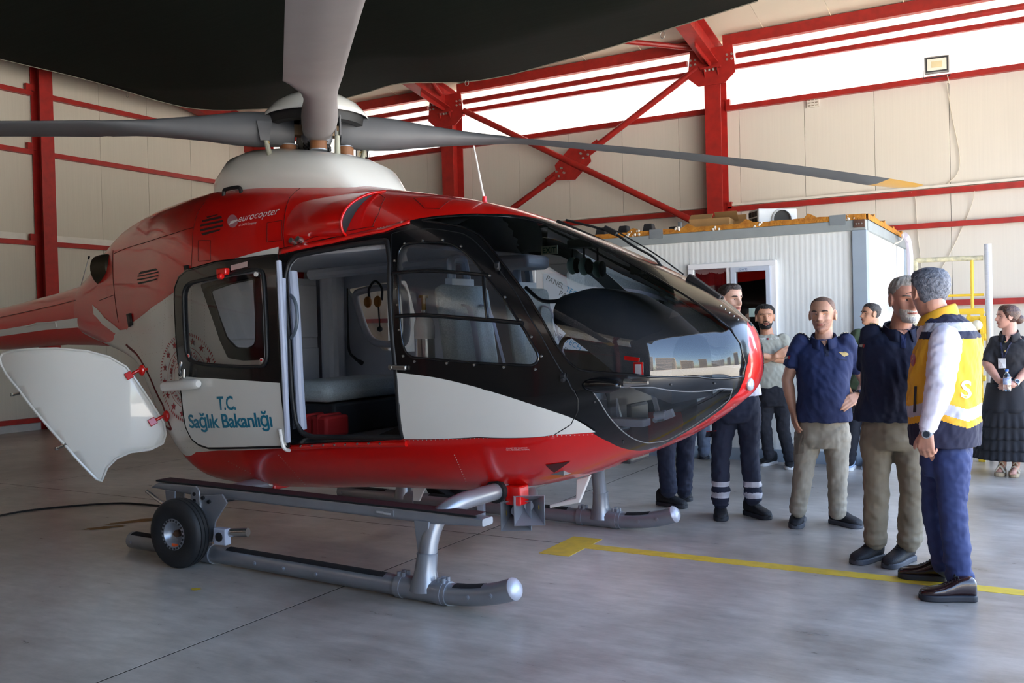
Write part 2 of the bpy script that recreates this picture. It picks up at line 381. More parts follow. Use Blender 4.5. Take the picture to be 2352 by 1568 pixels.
# cross brace
A, B_, C_, D_ = (-8.50, 13.34, 5.15), (-4.45, 13.34, 2.93), (-4.36, 13.36, 5.22), (-8.62, 13.36, 2.86)
br = thing('cross_brace', 'red tube braces crossing between two columns, joined by a bolted centre plate', 'brace', (-6.46, 13.35, 4.03))
of = np.array([-6.46, 13.35, 4.03])
MB().tube([np.array(A)-of, np.array(B_)-of], 0.05, 14).build('brace_tube', red_s, br, True)
cd_ = vn(np.array(D_)-np.array(C_)); mid = np.array([-6.46, 13.36, 4.03])-of
MB().tube([np.array(C_)-of, mid-cd_*0.36], 0.05, 14).build('brace_tube', red_s, br, True)
MB().tube([mid+cd_*0.36, np.array(D_)-of], 0.05, 14).build('brace_tube', red_s, br, True)
ex = np.array([cd_[0], 0, cd_[2]]); ey = np.array([-ex[2], 0, ex[0]])
MB().prism([(-0.36, -0.08), (-0.1, -0.25), (0.28, -0.16), (0.36, 0.08), (0.1, 0.25), (-0.28, 0.16)], mid+np.array([0, -0.02, 0]), ex, ey, (0, 1, 0), 0.012).build('centre_plate', red_s, br)
for u_ in (-1, 1):
    MB().prism([(-0.16, -0.075), (0.16, -0.075), (0.16, 0.075), (-0.16, 0.075)], mid+ex*u_*0.38+np.array([0, -0.035, 0]), ex, ey, (0, 1, 0), 0.012).build('end_plate', red_s, br)
    for p_, q_ in ((0.2, 0.045), (0.2, -0.045), (0.3, 0.045), (0.3, -0.045)):
        z_ = mid+ex*u_*p_+ey*q_
        MB().cyl(z_+np.array([0, -0.055, 0]), z_+np.array([0, -0.02, 0]), 0.018, 8).build('bolt', bolt, br)
ceb = MB(); ceb.tube([(-8.78, 13.05, 5.42), (-8.1, 10.9, 5.85)], 0.04, 10); ceb.tube([(-4.25, 13.1, 5.42), (-6.6, 11.6, 5.72)], 0.04, 10)
tag(ceb.build('trim_1', red_s, None, True), kind='structure')
# left gable: post, girts, white trunking
c = thing('gable_post', 'red steel gable post on the left wall, standing clear left of the rotor', 'column', (X0+0.14, 8.95, 0))
q = MB(); ibeam(q, (0, 0, 0), (0, 0, 6.4), 0.24, 0.22, (1, 0, 0)); q.build('post_shaft', red_s, c)
for z in (5.27, 4.35, 2.93, 0.16):
    for a, c_ in ((YN, 8.82), (9.08, YB)):
        rail((X0+0.05, a, z), (X0+0.05, c_, z), 0.08, 0.075, 'girt', wl)
    if z > 1: MB().box((X0+0.06, 8.80, z+0.09), (0.06, 0.14, 0.10)).build('girt_cleat', red_s, wl)
for a, c_ in ((YN, 8.66), (9.08, YB)): rail((X0+0.04, a, 3.02), (X0+0.04, c_, 3.02), 0.06, 0.10, 'cable_trunking', wl, white_t)
# floodlights, vent, cables on the back wall
dark = pm('dark_metal', (52, 54, 58), 0.45); alu = pm('grey_metal', (150, 150, 148), 0.4, metal=0.3)
lens = pm('lamp_lens', (236, 234, 220), 0.25, var=0.02); led = pm('led_board', (228, 214, 170), 0.5)
for (x, z, s_, rz_, lb) in ((-1.148, 4.775, 1.0, 0.12, 'grey floodlight on the upper wall girt at the right'), (-10.9, 4.74, 0.78, 0.5, 'small dark floodlight on the wall girt right of the rotor hub')):
    t = thing('floodlight', lb, 'lamp', (x, YB-0.14, z-0.12), rz_)
    q = MB(); q.box((0, -0.05, 0.12*s_), (0.30*s_, 0.05, 0.225*s_)); q.build('housing', alu if s_ == 1 else dark, t, bevel=0.008)
    q = MB(); q.box((0, -0.078, 0.12*s_), (0.265*s_, 0.006, 0.19*s_)); q.build('bezel', dark, t)
    q = MB(); q.box((0, -0.083, 0.12*s_), (0.235*s_, 0.006, 0.155*s_)); q.build('lens', lens, t, bevel=0.004)
    q = MB(); q.box((0, -0.088, 0.12*s_), (0.13*s_, 0.004, 0.08*s_)); q.build('led_board', led, t)
    q = MB(); q.bar((-0.16*s_, 0, 0.1), (-0.16*s_, 0, -0.03), 0.02, 0.006); q.bar((0.16*s_, 0, 0.1), (0.16*s_, 0, -0.03), 0.02, 0.006); q.bar((-0.16*s_, 0, -0.03), (0.16*s_, 0, -0.03), 0.02, 0.006); q.build('bracket', dark, t)
v = thing('wall_vent', 'small cream ventilation grille high on the back wall', 'vent', (-2.78, YB-0.02, 4.48))
MB().box((0, 0, 0.06), (0.17, 0.02, 0.13)).build('vent_plate', wallm, v)
for i in range(3):
    for j in range(3): MB().box((-0.05+0.05*i, -0.012, 0.02+0.04*j), (0.035, 0.008, 0.012)).build('slot', pm('slot_dark', (150, 140, 122), 0.8), v)
cab = pm('cream_cable', (222, 214, 196), 0.5)
def cable(pts, r, m, label, lc='cable'):
    o = MB().tube(smoothline(pts, 6), r, 6).build('cable', m, None, True); return tag(o, label, lc)
cable([(-1.02, 13.56, 4.63), (-1.0, 13.55, 4.52), (-1.03, 13.66, 4.5), (-0.98, 13.67, 4.1), (-0.9, 13.67, 3.6), (-0.92, 13.67, 3.35), (-1.05, 13.66, 3.2)], 0.006, cab, 'cream cable hanging down the back wall from the floodlight')
cable([(-0.72, 13.6, 3.08), (-0.78, 13.67, 2.85), (-1.02, 13.67, 2.3), (-1.25, 13.67, 1.9)], 0.006, cab, 'cream cable slanting across the back wall under the girt')
cable([(-1.49, 13.6, 3.12), (-1.45, 13.67, 3.05), (-1.43, 13.67, 2.6), (-1.37, 13.67, 1.9)], 0.006, cab, 'thin cable hanging straight down the back wall beside the container')
# green-black shade net stretched under the rafters
def tarp():
    m = bpy.data.materials.new('shade_net'); m.use_nodes = True; nt = m.node_tree; N = nt.nodes; L = nt.links
    b = N['Principled BSDF']; tc = N.new('ShaderNodeTexCoord'); wv = N.new('ShaderNodeTexNoise'); wv.inputs['Scale'].default_value = 3; wv.inputs['Detail'].default_value = 6
    mp = N.new('ShaderNodeMapping'); mp.inputs['Scale'].default_value = (0.4, 12, 1)
    rp = N.new('ShaderNodeValToRGB'); rp.color_ramp.elements[0].color = lin((12, 17, 14)); rp.color_ramp.elements[1].color = lin((26, 33, 29))
    L.new(tc.outputs['Object'], mp.inputs[0]); L.new(mp.outputs[0], wv.inputs['Vector']); L.new(wv.outputs['Fac'], rp.inputs[0]); L.new(rp.outputs[0], b.inputs['Base Color'])
    b.inputs['Roughness'].default_value = 0.9; b.inputs['Specular IOR Level'].default_value = 0.1
    return m
rim = [tuple(gnd(px, py, z)) for px, py, z in ((1740, 0, 5.40), (1500, 76, 5.40), (1380, 113, 5.40), (1260, 146, 5.42), (1160, 172, 5.42), (1060, 187, 5.40), (920, 190, 5.40), (830, 214, 5.39), (740, 235, 5.38), (600, 249, 5.36), (430, 246, 5.36), (215, 186, 5.38), (0, 134, 5.38))]
rim = smoothline(rim, 6)
V = []; F = []; nr = 9; n = len(rim)
far = [(3.4-(3.4+12.9)*i/(n-1), YN+1.2) for i in range(n)]
for j in range(nr+1):
    t_ = j/nr
    for i in range(n):
        a = np.array(rim[i]); b2 = np.array([far[i][0], far[i][1], 5.42])
        p_ = a+(b2-a)*t_; p_[2] += 0.04*math.sin(p_[0]*1.7+p_[1])*min(1, t_*4)
        V.append(p_)
for j in range(nr):
    for i in range(n-1): F.append((j*n+i, j*n+i+1, (j+1)*n+i+1, (j+1)*n+i))
tp = thing('shade_net', 'dark green shade net stretched overhead under the rafters', 'net', (0, 0, 0))
o = obj('net_sheet', V, F, tarp(), tp, True); md = o.modifiers.new('s', 'SOLIDIFY'); md.thickness = 0.006
MB().tube([np.array(p_)+np.array([0, 0.01, -0.004]) for p_ in rim], 0.012, 6).build('hem', pm('net_hem', (150, 146, 132), 0.8), tp, True)
for px, py in ((1072, 183), (1522, 72), (293, 210)):
    p_ = gnd(px, py, 5.40); q = MB(); q.tube([p_+np.array([0.035*math.cos(a), 0, -0.05+0.045*math.sin(a)]) for a in np.linspace(0, 2*PI, 15)], 0.005, 6); q.build('hook_ring', bolt, tp, True)
# paint on the floor
yel = pm('yellow_paint', (230, 196, 50), 0.5, var=0.12, vscale=14, col2=(206, 176, 60))
oldy = pm('worn_yellow_paint', (150, 110, 50), 0.7, var=0.2, vscale=10, col2=(116, 96, 66))
mk = thing('floor_marking', 'yellow line with a crossbar end painted on the concrete', 'marking', (0, 0, 0))
MB().bb((-2.75, 5.06, 0.0), (-2.54, 5.56, 0.002)).build('crossbar', yel, mk)
MB().bb((-2.54, 5.29, 0.0), (X1, 5.40, 0.002)).build('line', yel, mk)
def blotch(cx, cy, rx, ry, rot, seed):
    random.seed(seed); n = 26; V = []
    for i in range(n):
        a = 2*PI*i/n; r = 0.7+0.5*random.random(); x = rx*r*math.cos(a); y = ry*r*math.sin(a)
        V.append((cx+x*math.cos(rot)-y*math.sin(rot), cy+x*math.sin(rot)+y*math.cos(rot), 0.0015))
    return V, [tuple(range(n))]
for i, (px, py, rx, ry) in enumerate(((245, 1211, 0.16, 0.05), (305, 1198, 0.22, 0.05), (340, 1192, 0.12, 0.035))):
    p_ = gnd(px, py); tag(obj('paint_patch', *blotch(p_[0], p_[1], rx, ry, 0.9, i+3), oldy), 'worn ochre paint remnant on the floor behind the wheel, '+('leftmost', 'middle', 'rightmost')[i]+' of three', 'marking')
p_ = gnd(450, 1353); tag(obj('paint_patch', *blotch(p_[0], p_[1], 0.035, 0.025, 0, 9), yel), 'tiny yellow paint splash in front of the near skid', 'marking')
# ---------------------------------------------------------------- helicopter
HA = math.radians(-3.0); HP = np.array([-2.78, 4.92, 0.0])
HX = np.array([math.cos(HA), math.sin(HA), 0]); HY = np.array([-math.sin(HA), math.cos(HA), 0])
heli = thing('helicopter', 'red and white ambulance helicopter with its cabin door slid open', 'helicopter', tuple(HP), HA)
def to_local(v): return np.array([v@HX, v@HY, v[2]])
HO = to_local(CAM-HP)
def lray(px, py): return to_local(ray(px, py))
def hplane(px, py, y):            # pixel onto the helicopter's plane y = const
    d = lray(px, py); return HO+d*((y-HO[1])/d[1])
def hground(px, py, z):
    d = lray(px, py); return HO+d*((z-HO[2])/d[2])
ST = np.array([-4.3, -3.7, -3.1, -2.6, -2.25, -1.9, -1.4, -.8, -.2, .2, .5, .8, 1.05, 1.25, 1.38, 1.46, 1.505])
TW = np.array([.24, .36, .52, .66, .72, .76, .78, .78, .78, .765, .735, .67, .57, .44, .32, .20, .0])
TT = np.array([1.94, 2.333, 2.458, 2.496, 2.507, 2.50, 2.445, 2.333, 2.209, 2.077, 1.951, 1.815, 1.690, 1.575, 1.475, 1.39, 1.2])
TB = np.array([1.434, 1.334, 1.209, .66, .37, .338, .361, .409, .435, .483, .555, .67, .776, .892, .988, 1.06, 1.2])
TM = np.array([1.65, 1.5, 1.35, 1.25, 1.2, 1.15, 1.12, 1.1, 1.1, 1.1, 1.1, 1.13, 1.16, 1.18, 1.19, 1.2, 1.2])
TU = np.array([2.2, 2.3, 2.4, 2.6, 2.8, 2.8, 2.8, 2.8, 2.7, 2.5, 2.4, 2.3, 2.2, 2.1, 2, 2, 2])
TL = np.array([3, 5, 6, 6, 4, 3, 2.8, 2.8, 2.7, 2.6, 2.5, 2.4, 2.3, 2.2, 2.1, 2, 2])
def _slopes(a):
    h = np.diff(ST); d = np.diff(a)/h; m = np.zeros(len(a))
    for i in range(1, len(a)-1):
        if d[i-1]*d[i] > 0:
            w1 = 2*h[i]+h[i-1]; w2 = h[i]+2*h[i-1]; m[i] = (w1+w2)/(w1/d[i-1]+w2/d[i])
    m[0] = d[0]; m[-1] = d[-1]; return m
_T = [(a, _slopes(a)) for a in (TW, TT, TB, TM, TU, TL)]
def hp(x):
    x = np.clip(np.asarray(x, float), ST[0], ST[-1]); i = np.clip(np.searchsorted(ST, x)-1, 0, len(ST)-2)
    h = ST[i+1]-ST[i]; t = (x-ST[i])/h; t2 = t*t; t3 = t2*t
    return [(2*t3-3*t2+1)*a[i]+(t3-2*t2+t)*h*m[i]+(-2*t3+3*t2)*a[i+1]+(t3-t2)*h*m[i+1] for a, m in _T]
def halfw(x, z):
    w_, zt, zb, zm, nu, nl = hp(x); up = z >= zm
    u = np.where(up, (z-zm)/np.maximum(zt-zm, 1e-6), (zm-z)/np.maximum(zm-zb, 1e-6)); n = np.where(up, nu, nl)
    return np.where(u < 1, w_*np.power(np.clip(1-np.power(np.clip(u, 0, 1), n), 0, 1), 1/n), -1.0)
def theta(x, z):
    w_, zt, zb, zm, nu, nl = hp(x); up = z >= zm
    u = np.clip(np.where(up, (z-zm)/np.maximum(zt-zm, 1e-6), (zm-z)/np.maximum(zm-zb, 1e-6)), 0, 1); n = np.where(up, nu, nl)
    return np.where(up, 1, -1)*np.arcsin(np.clip(np.power(u, n/2), 0, 1))
def S(x, th, off=0.0, side=-1):
    w_, zt, zb, zm, nu, nl = hp(x); n = np.where(th >= 0, nu, nl)
    c = np.power(np.abs(np.cos(th)), 2/n); s = np.sign(th)*np.power(np.abs(np.sin(th)), 2/n)
    p = np.stack([np.broadcast_to(x, c.shape), side*w_*c, zm+np.where(th >= 0, zt-zm, zm-zb)*s], -1)
    return p
def Sn(x, th, off=0.0, side=-1):
    x = np.asarray(x, float); th = np.asarray(th, float); e = 2e-3
    p = S(x, th, side=side)
    xa = np.clip(x-e, ST[0], ST[-1]-1e-4); xb = np.clip(x+e, ST[0]+1e-4, ST[-1])
    ta = np.clip(th-e, -PI/2, PI/2); tb = np.clip(th+e, -PI/2, PI/2)
    du = S(xb, th, side=side)-S(xa, th, side=side); dv = S(x, tb, side=side)-S(x, ta, side=side)
    n = np.cross(du, dv)*(-side)*-1; n /= np.linalg.norm(n, axis=-1, keepdims=True)+1e-12
    ctr = np.stack([x*0, x*0, hp(x)[3]], -1); ctr[..., 0] = p[..., 0]-0.0
    s_ = np.sign(np.sum(n*(p-ctr), -1, keepdims=True)); s_[s_ == 0] = 1
    n = n*s_
    e2 = np.stack([(p[..., 0]-1.15)/.13, p[..., 1]/.176, (p[..., 2]-1.19)/.176], -1); e2 /= np.linalg.norm(e2, axis=-1, keepdims=True)+1e-12
    k_ = np.clip((p[..., 0:1]-1.36)/.10, 0, 1); k_ = k_*k_*(3-2*k_); n = n*(1-k_)+e2*k_; n /= np.linalg.norm(n, axis=-1, keepdims=True)+1e-12     # blunt nose tip
    return p+n*off, n
def hit(px, py, off=0.0, far=False):
    d = lray(px, py); y0, y1 = -1.6, 1.4
    t = np.linspace((y0-HO[1])/d[1], (y1-HO[1])/d[1], 1400); P_ = HO+t[:, None]*d
    def g(P_):
        f = halfw(P_[..., 0], P_[..., 2])
        return np.where((f >= 0) & (P_[..., 0] > ST[0]) & (P_[..., 0] < ST[-1]), f+off-np.abs(P_[..., 1]), -1.0)
    v = g(P_); k = np.where(v > 0)[0]
    if len(k) == 0:          # just outside the outline: take the nearest approach
        k = int(np.argmax(v - 0*v)); q = P_[np.argmin(np.abs(P_[:, 1]+0.02))]
        x = float(np.clip(q[0], ST[0]+.01, ST[-1]-.01)); zt, zb = hp(x)[1], hp(x)[2]
        return np.array([x, 0, float(np.clip(q[2], zb+1e-3, zt-1e-3))])
    i = k[-1] if far else k[0]; a, c = (t[i], t[min(i+1, len(t)-1)]) if far else (t[i], t[max(i-1, 0)])
    for _ in range(30):
        mth = (a+c)/2
        if g((HO+mth*d)[None])[0] > 0: a = mth
        else: c = mth
    return HO+a*d
SC_ = 0.85                                     # metres per radian of section angle in the flat plan
_gx = np.concatenate([np.linspace(1.0, 1.45, 200), np.linspace(1.45, 1.5049, 400)[1:]])   # past x = 1 the plan runs along the skin, so the blunt nose is not squeezed
_gs = 1.0+np.concatenate([[0], np.cumsum(np.hypot(np.diff(_gx), np.diff(hp(_gx)[0])))])
def plan_s(x): return np.where(np.asarray(x) < 1.0, x, np.interp(x, _gx, _gs))
def plan_x(s): return np.where(np.asarray(s) < 1.0, s, np.interp(s, _gs, _gx))
SMAX = float(_gs[-1])
def dom(p): return (float(plan_s(p[0])), float(theta(p[0], p[2]))*SC_)
def dpx(pts, off=0.0, far=False): return [dom(hit(x, y, off, far)) for x, y in pts]
def dens(P_, step=0.03, closed=True):
    o = []; n = len(P_)
    for i in range(n if closed else n-1):
        a = np.array(P_[i]); b_ = np.array(P_[(i+1) % n]); k = max(1, int(np.linalg.norm(b_-a)/step))
        o += [tuple(a+(b_-a)*j/k) for j in range(k)]
    if not closed: o.append(tuple(P_[-1]))
    return o
def inpoly(pts, poly):
    x, y = pts[:, 0], pts[:, 1]; r = np.zeros(len(pts), bool); n = len(poly)
    for i in range(n):
        x1, y1 = poly[i]; x2, y2 = poly[(i+1) % n]
        if y1 == y2: continue
        c = ((y1 > y) != (y2 > y)) & (x < (x2-x1)*(y-y1)/(y2-y1)+x1); r ^= c
    return r
def cdt(lines, grid, box, clear=0.011):
    """lines: list of (points, closed). returns pts (n,2), tris (m,3)"""
    P_ = []; E_ = []
    for pts, cl in lines:
        n0 = len(P_); P_ += list(pts); n = len(pts)
        E_ += [(n0+i, n0+(i+1) % n) for i in range(n if cl else n-1)]
    A = np.array(P_)
    gx = np.arange(box[0]+grid/2, box[1], grid); gy = np.arange(box[2]+grid/2, box[3], grid)
    G = np.stack(np.meshgrid(gx, gy), -1).reshape(-1, 2); G[:, 0] += (np.arange(len(G)) // len(gx) % 2)*grid*0.5
    keep = np.ones(len(G), bool)
    for k in range(0, len(A), 400):
        keep &= (np.abs(G[:, None, :]-A[None, k:k+400, :]).max(-1) > clear).all(1)
    G = G[keep]
    V_, E2, F_, _, _, _ = geometry.delaunay_2d_cdt([Vector(p) for p in P_]+[Vector(p) for p in G], E_, [], 0, 1e-5)
    return np.array([(v.x, v.y) for v in V_]), np.array([f for f in F_ if len(f) == 3])
def skin(name, pts, tris, mat, parent=None, off=0.0, side=-1, thick=0.0, flip=False):
    used, inv = np.unique(tris.reshape(-1), return_inverse=True); q = pts[used]; t = inv.reshape(-1, 3)
    x = np.clip(plan_x(q[:, 0]), ST[0], ST[-1]-2e-4); th = np.clip(q[:, 1]/SC_, -PI/2, PI/2)
    p, n = Sn(x, th, off, side)
    a, b_, c = p[t[:, 0]], p[t[:, 1]], p[t[:, 2]]
    ar = np.linalg.norm(np.cross(b_-a, c-a), axis=1); t = t[ar > 1e-9]
    a, b_, c = p[t[:, 0]], p[t[:, 1]], p[t[:, 2]]
    w_ = np.sum(np.cross(b_-a, c-a)*n[t[:, 0]], 1) < 0; t[w_] = t[w_][:, ::-1]
    if flip: t = t[:, ::-1]; n = -n
    o = obj(name, p, t, mat, parent or heli, True, 180)
    if len(o.data.vertices) == len(n): o.data.normals_split_custom_set_from_vertices([tuple(v) for v in n])
    if thick:
        md = o.modifiers.new('s', 'SOLIDIFY'); md.thickness = thick; md.offset = -1
    return o
def patch(name, poly, mat, parent=None, off=0.003, holes=(), grid=0.06, thick=0.0, isdom=False, poff=None, side=-1, step=0.03):
    """panel, window or painted field laid on the skin; outline given in photo pixels"""
    D_ = poly if isdom else dpx(poly, off if poff is None else poff)
    Hs = [h if isdom else dpx(h, off if poff is None else poff) for h in holes]
    D_ = dens(D_, step); Hs = [dens(h, step) for h in Hs]; A = np.array(D_)
    pts, tr = cdt([(D_, True)]+[(h, True) for h in Hs], grid, (A[:, 0].min(), A[:, 0].max(), A[:, 1].min(), A[:, 1].max()))
    c = pts[tr].mean(1); k = inpoly(c, D_)
    for h in Hs: k &= ~inpoly(c, h)
    return skin(name, pts, tr[k], mat, parent, off, side, thick)
def on(x, z, off=0.0, side=-1):
    p, n = Sn(np.array([x]), theta(np.array([x]), np.array([z])), off, side); return p[0], n[0]
def bead(name, poly, r, mat, parent=None, off=0.0, isdom=False, closed=True, side=-1, seg=6, poff=None):
    D_ = poly if isdom else dpx(poly, off if poff is None else poff); D_ = dens(D_, 0.03, closed); A = np.array(D_)
    p, n = Sn(plan_x(A[:, 0]), np.clip(A[:, 1]/SC_, -PI/2, PI/2), off, side)
    P_ = list(p)+([p[0], p[1]] if closed else [])
    return MB().tube(P_, r, seg).build(name, mat, parent or heli, True, 80)
def rivets(name, pxs, r, mat, parent, off=0.0, h=0.004):
    for px, py in pxs:
        q = hit(px, py, off); p, n = on(q[0], q[2], off)
        MB().tube([p-n*0.004, p+n*h, p+n*(h+0.002)], [r, r, r*0.55], 8).build(name, mat, parent, True, 40)
def lettering(name, s, pa, pb, mat, parent, off=0.004, bold=0.0, hscale=1.0, spacing=1.0):
    """text on the skin, baseline from pixel pa to pixel pb"""
    A = hit(*pa, off); B_ = hit(*pb, off); A2 = np.array([A[0], A[2]]); B2 = np.array([B_[0], B_[2]])
    V_, F_ = text_mesh(s, 1.0, 'LEFT', bold, spacing); U = np.array(V_); x0, x1 = U[:, 0].min(), U[:, 0].max()
    e1 = vn(B2-A2); e2 = np.array([-e1[1], e1[0]]); k = np.linalg.norm(B2-A2)/(x1-x0)
    Q = A2+np.outer((U[:, 0]-x0)*k, e1)+np.outer(U[:, 1]*k*hscale, e2)
    th = theta(Q[:, 0], Q[:, 1]); p, n = Sn(Q[:, 0], th, off)
    return obj(name, p, [tuple(f) for f in F_], mat, parent)

def carpaint(name, col, rough=0.28, coat=1.0):
    m = pm(name, col, rough, var=0.015, vscale=2.0, coat=coat); return m
RED = carpaint('red_paint', (212, 14, 9), 0.32, 0.7); WHT = carpaint('white_paint', (232, 231, 226), 0.3, 0.7)
BLK = pm('black_paint', (15, 15, 17), 0.22, var=0.02, coat=0.4); RUB = pm('black_rubber', (24, 24, 26), 0.55, var=0.05)
LIN = pm('grey_lining', (196, 198, 204), 0.6, var=0.04, vscale=5, bump=0.05, bscale=30); LIN2 = pm('pale_blue_trim', (176, 184, 204), 0.45)
SLV = pm('silver_paint', (158, 162, 170), 0.34, metal=0.55, var=0.05, vscale=8); STL = pm('bare_steel', (180, 178, 174), 0.25, metal=0.9)
GRP = pm('black_grip', (26, 26, 28), 0.9, bump=0.5, bscale=300); MAR = pm('maroon_grip', (64, 22, 28), 0.85, bump=0.5, bscale=300)
WSG = glass('windscreen_glass', (0.90, 0.92, 0.94), 0.012, gain=1.25); WDG = glass('window_glass', (0.95, 0.96, 0.965), 0.0, gain=0.9)
FAB = pm('grey_seat_fabric', (178, 190, 194), 0.9, var=0.15, vscale=120, bump=0.2, bscale=250); PLA = pm('blue_grey_plastic', (164, 182, 204), 0.45)
DKG = pm('dark_grey', (44, 45, 48), 0.5); SIL = pm('belt_grey', (158, 162, 178), 0.7, bump=0.2, bscale=300); TEAL = pm('teal_print', (28, 128, 158), 0.4)
REDP = pm('red_print', (176, 28, 36), 0.4); ORG = pm('ochre_cup', (176, 112, 34), 0.5)

# outlines read from the photograph, laid on the skin
OPEN = [(662, 606), (680, 587), (740, 575), (890, 552), (896, 600), (904, 800), (914, 900), (926, 1004), (800, 1004), (716, 1003), (694, 994), (680, 970), (672, 920), (664, 780), (654, 640)]
FDOOR = [(899, 538), (905, 640), (909, 830), (928, 1007), (1100, 1003), (1274, 996), (1312, 973), (1328, 942), (1328, 915), (1309, 881), (1286, 847), (1240, 766), (1186, 674), (1125, 590), (1087, 552), (1064, 538), (1014, 529), (976, 526), (930, 530)]
WINF = [(916, 580), (924, 567), (940, 561), (1006, 557), (1036, 561), (1060, 574), (1089, 600), (1117, 634), (1159, 688), (1205, 757), (1236, 812), (1238, 828), (1226, 839), (1148, 836), (1033, 828), (948, 821), (931, 808), (924, 780)]
WS = [(966, 506), (1040, 497), (1120, 496), (1180, 499), (1250, 513), (1350, 553), (1440, 600), (1509, 639), (1583, 684), (1635, 721), (1675, 752), (1700, 788), (1712, 835), (1706, 864), (1600, 864), (1450, 859), (1330, 849), (1306, 832), (1278, 793), (1247, 736), (1217, 686), (1171, 625), (1133, 576), (1102, 540), (1067, 523), (1020, 514)]
CHIN = [(1360, 896), (1379, 886), (1500, 889), (1657, 892), (1683, 893), (1675, 917), (1642, 943), (1583, 983), (1531, 1011), (1487, 1017), (1457, 1008), (1416, 976), (1379, 924)]
AFTF = [(461, 653), (530, 636), (599, 626), (606, 720), (609, 826), (560, 828), (524, 822), (505, 780), (490, 735)]
AFTW = [(485, 668), (530, 652), (584, 640), (588, 720), (588, 790), (572, 800), (545, 799), (522, 776), (505, 730)]
PWIN = [(815, 672), (860, 660), (930, 655), (938, 720), (938, 790), (870, 789), (850, 775), (835, 740)]
SILLP = [(402, 1036), (450, 1038), (560, 1034), (650, 1030), (790, 1018), (928, 1008), (1100, 1003), (1274, 996), (1361, 993)]
dOPEN, dFD, dWINF, dWS, dCHIN, dAFTF, dAFTW = [dens(roundpoly(dpx(p), 0.02, 3)) for p in (OPEN, FDOOR, WINF, WS, CHIN, AFTF, AFTW)]
dPW = dens(roundpoly(dpx(PWIN, -0.02, True), 0.06, 4))
sill = dpx(SILLP)
nose_edge = dpx([(1361, 994), (1398, 1014), (1435, 1030), (1472, 1035), (1509, 1028), (1583, 988), (1657, 940), (1697, 899), (1711, 866), (1718, 832), (1722, 805)])
TOPT = PI/2*SC_
roof_edge = dpx([(640, 571), (700, 558), (800, 538), (880, 522), (930, 509), (966, 501), (1040, 493), (1120, 491), (1180, 493)])
xr0 = roof_edge[-1][0]+0.10
BLACKP = dens(roof_edge+[(xr0, TOPT-0.10), (xr0+0.02, TOPT)]+[(x, TOPT) for x in np.linspace(xr0+0.1, float(plan_s(1.44)), 24)]+nose_edge[::-1]+sill[::-1][:6]+dpx([(650, 1030), (646, 870), (636, 640)]))
cowl_edge = dpx([(235, 785), (262, 770), (291, 757), (301, 742), (350, 705), (399, 671), (440, 640), (494, 610), (560, 587), (640, 567)])
LOW = dens([(ST[0], -TOPT)]+[(ST[0], sill[0][1])]+[sill[0]]+sill+nose_edge+[(1.5, 0.15), (1.5, -TOPT)])
COWL = dens([(ST[0], cowl_edge[0][1]-0.3)]+cowl_edge+roof_edge+[(xr0, TOPT-0.10), (xr0+0.02, TOPT), (ST[0], TOPT)])
CENT = 0.055                                   # half width of the centre post, as section angle
frame_box = (ST[0], SMAX, -TOPT, TOPT)
border = dens([(ST[0], -TOPT), (SMAX, -TOPT), (SMAX, TOPT), (ST[0], TOPT)], 0.04)
pts, tris = cdt([(border, True)]+[(p, True) for p in (dOPEN, dFD, dWINF, dWS, dCHIN, dAFTF, dAFTW, BLACKP, dPW)]+[(dens(sill, 0.03, False), False), (dens(nose_edge, .03, False), False), (dens(cowl_edge, .03, False), False), (dens(roof_edge, .03, False), False)], 0.045, frame_box)
cen = pts[tris].mean(1)
I = {k: inpoly(cen, v) for k, v in dict(open=dOPEN, fd=dFD, winf=dWINF, ws=dWS, chin=dCHIN, aftf=dAFTF, aftw=dAFTW, blk=BLACKP, low=LOW, pw=dPW).items()}
zc = S(plan_x(cen[:, 0]), cen[:, 1]/SC_)[:, 2]
ce_ = np.array(cowl_edge+roof_edge); up_line = np.interp(cen[:, 0], ce_[:, 0], ce_[:, 1]); hi = cen[:, 1] > up_line
sl_ = np.array(sill); lowm = (cen[:, 1] < np.interp(cen[:, 0], sl_[:, 0], sl_[:, 1])) & (cen[:, 0] < sl_[-1][0])
front = cen[:, 0] >= sl_[-1][0]
glassk = I['ws'] | I['chin']
hole = I['open'] | I['winf'] | glassk | I['aftw']
aftcut = cen[:, 0] < -2.28
blk = I['blk']
low = (lowm | (front & ~blk)) & ~blk
cowlm = ~low & ~blk & hi
white = ~low & ~blk & ~hi
open_rear = low & (cen[:, 0] < sl_[0][0])        # clamshell opening under the tail boom stays open
low = low & ~open_rear
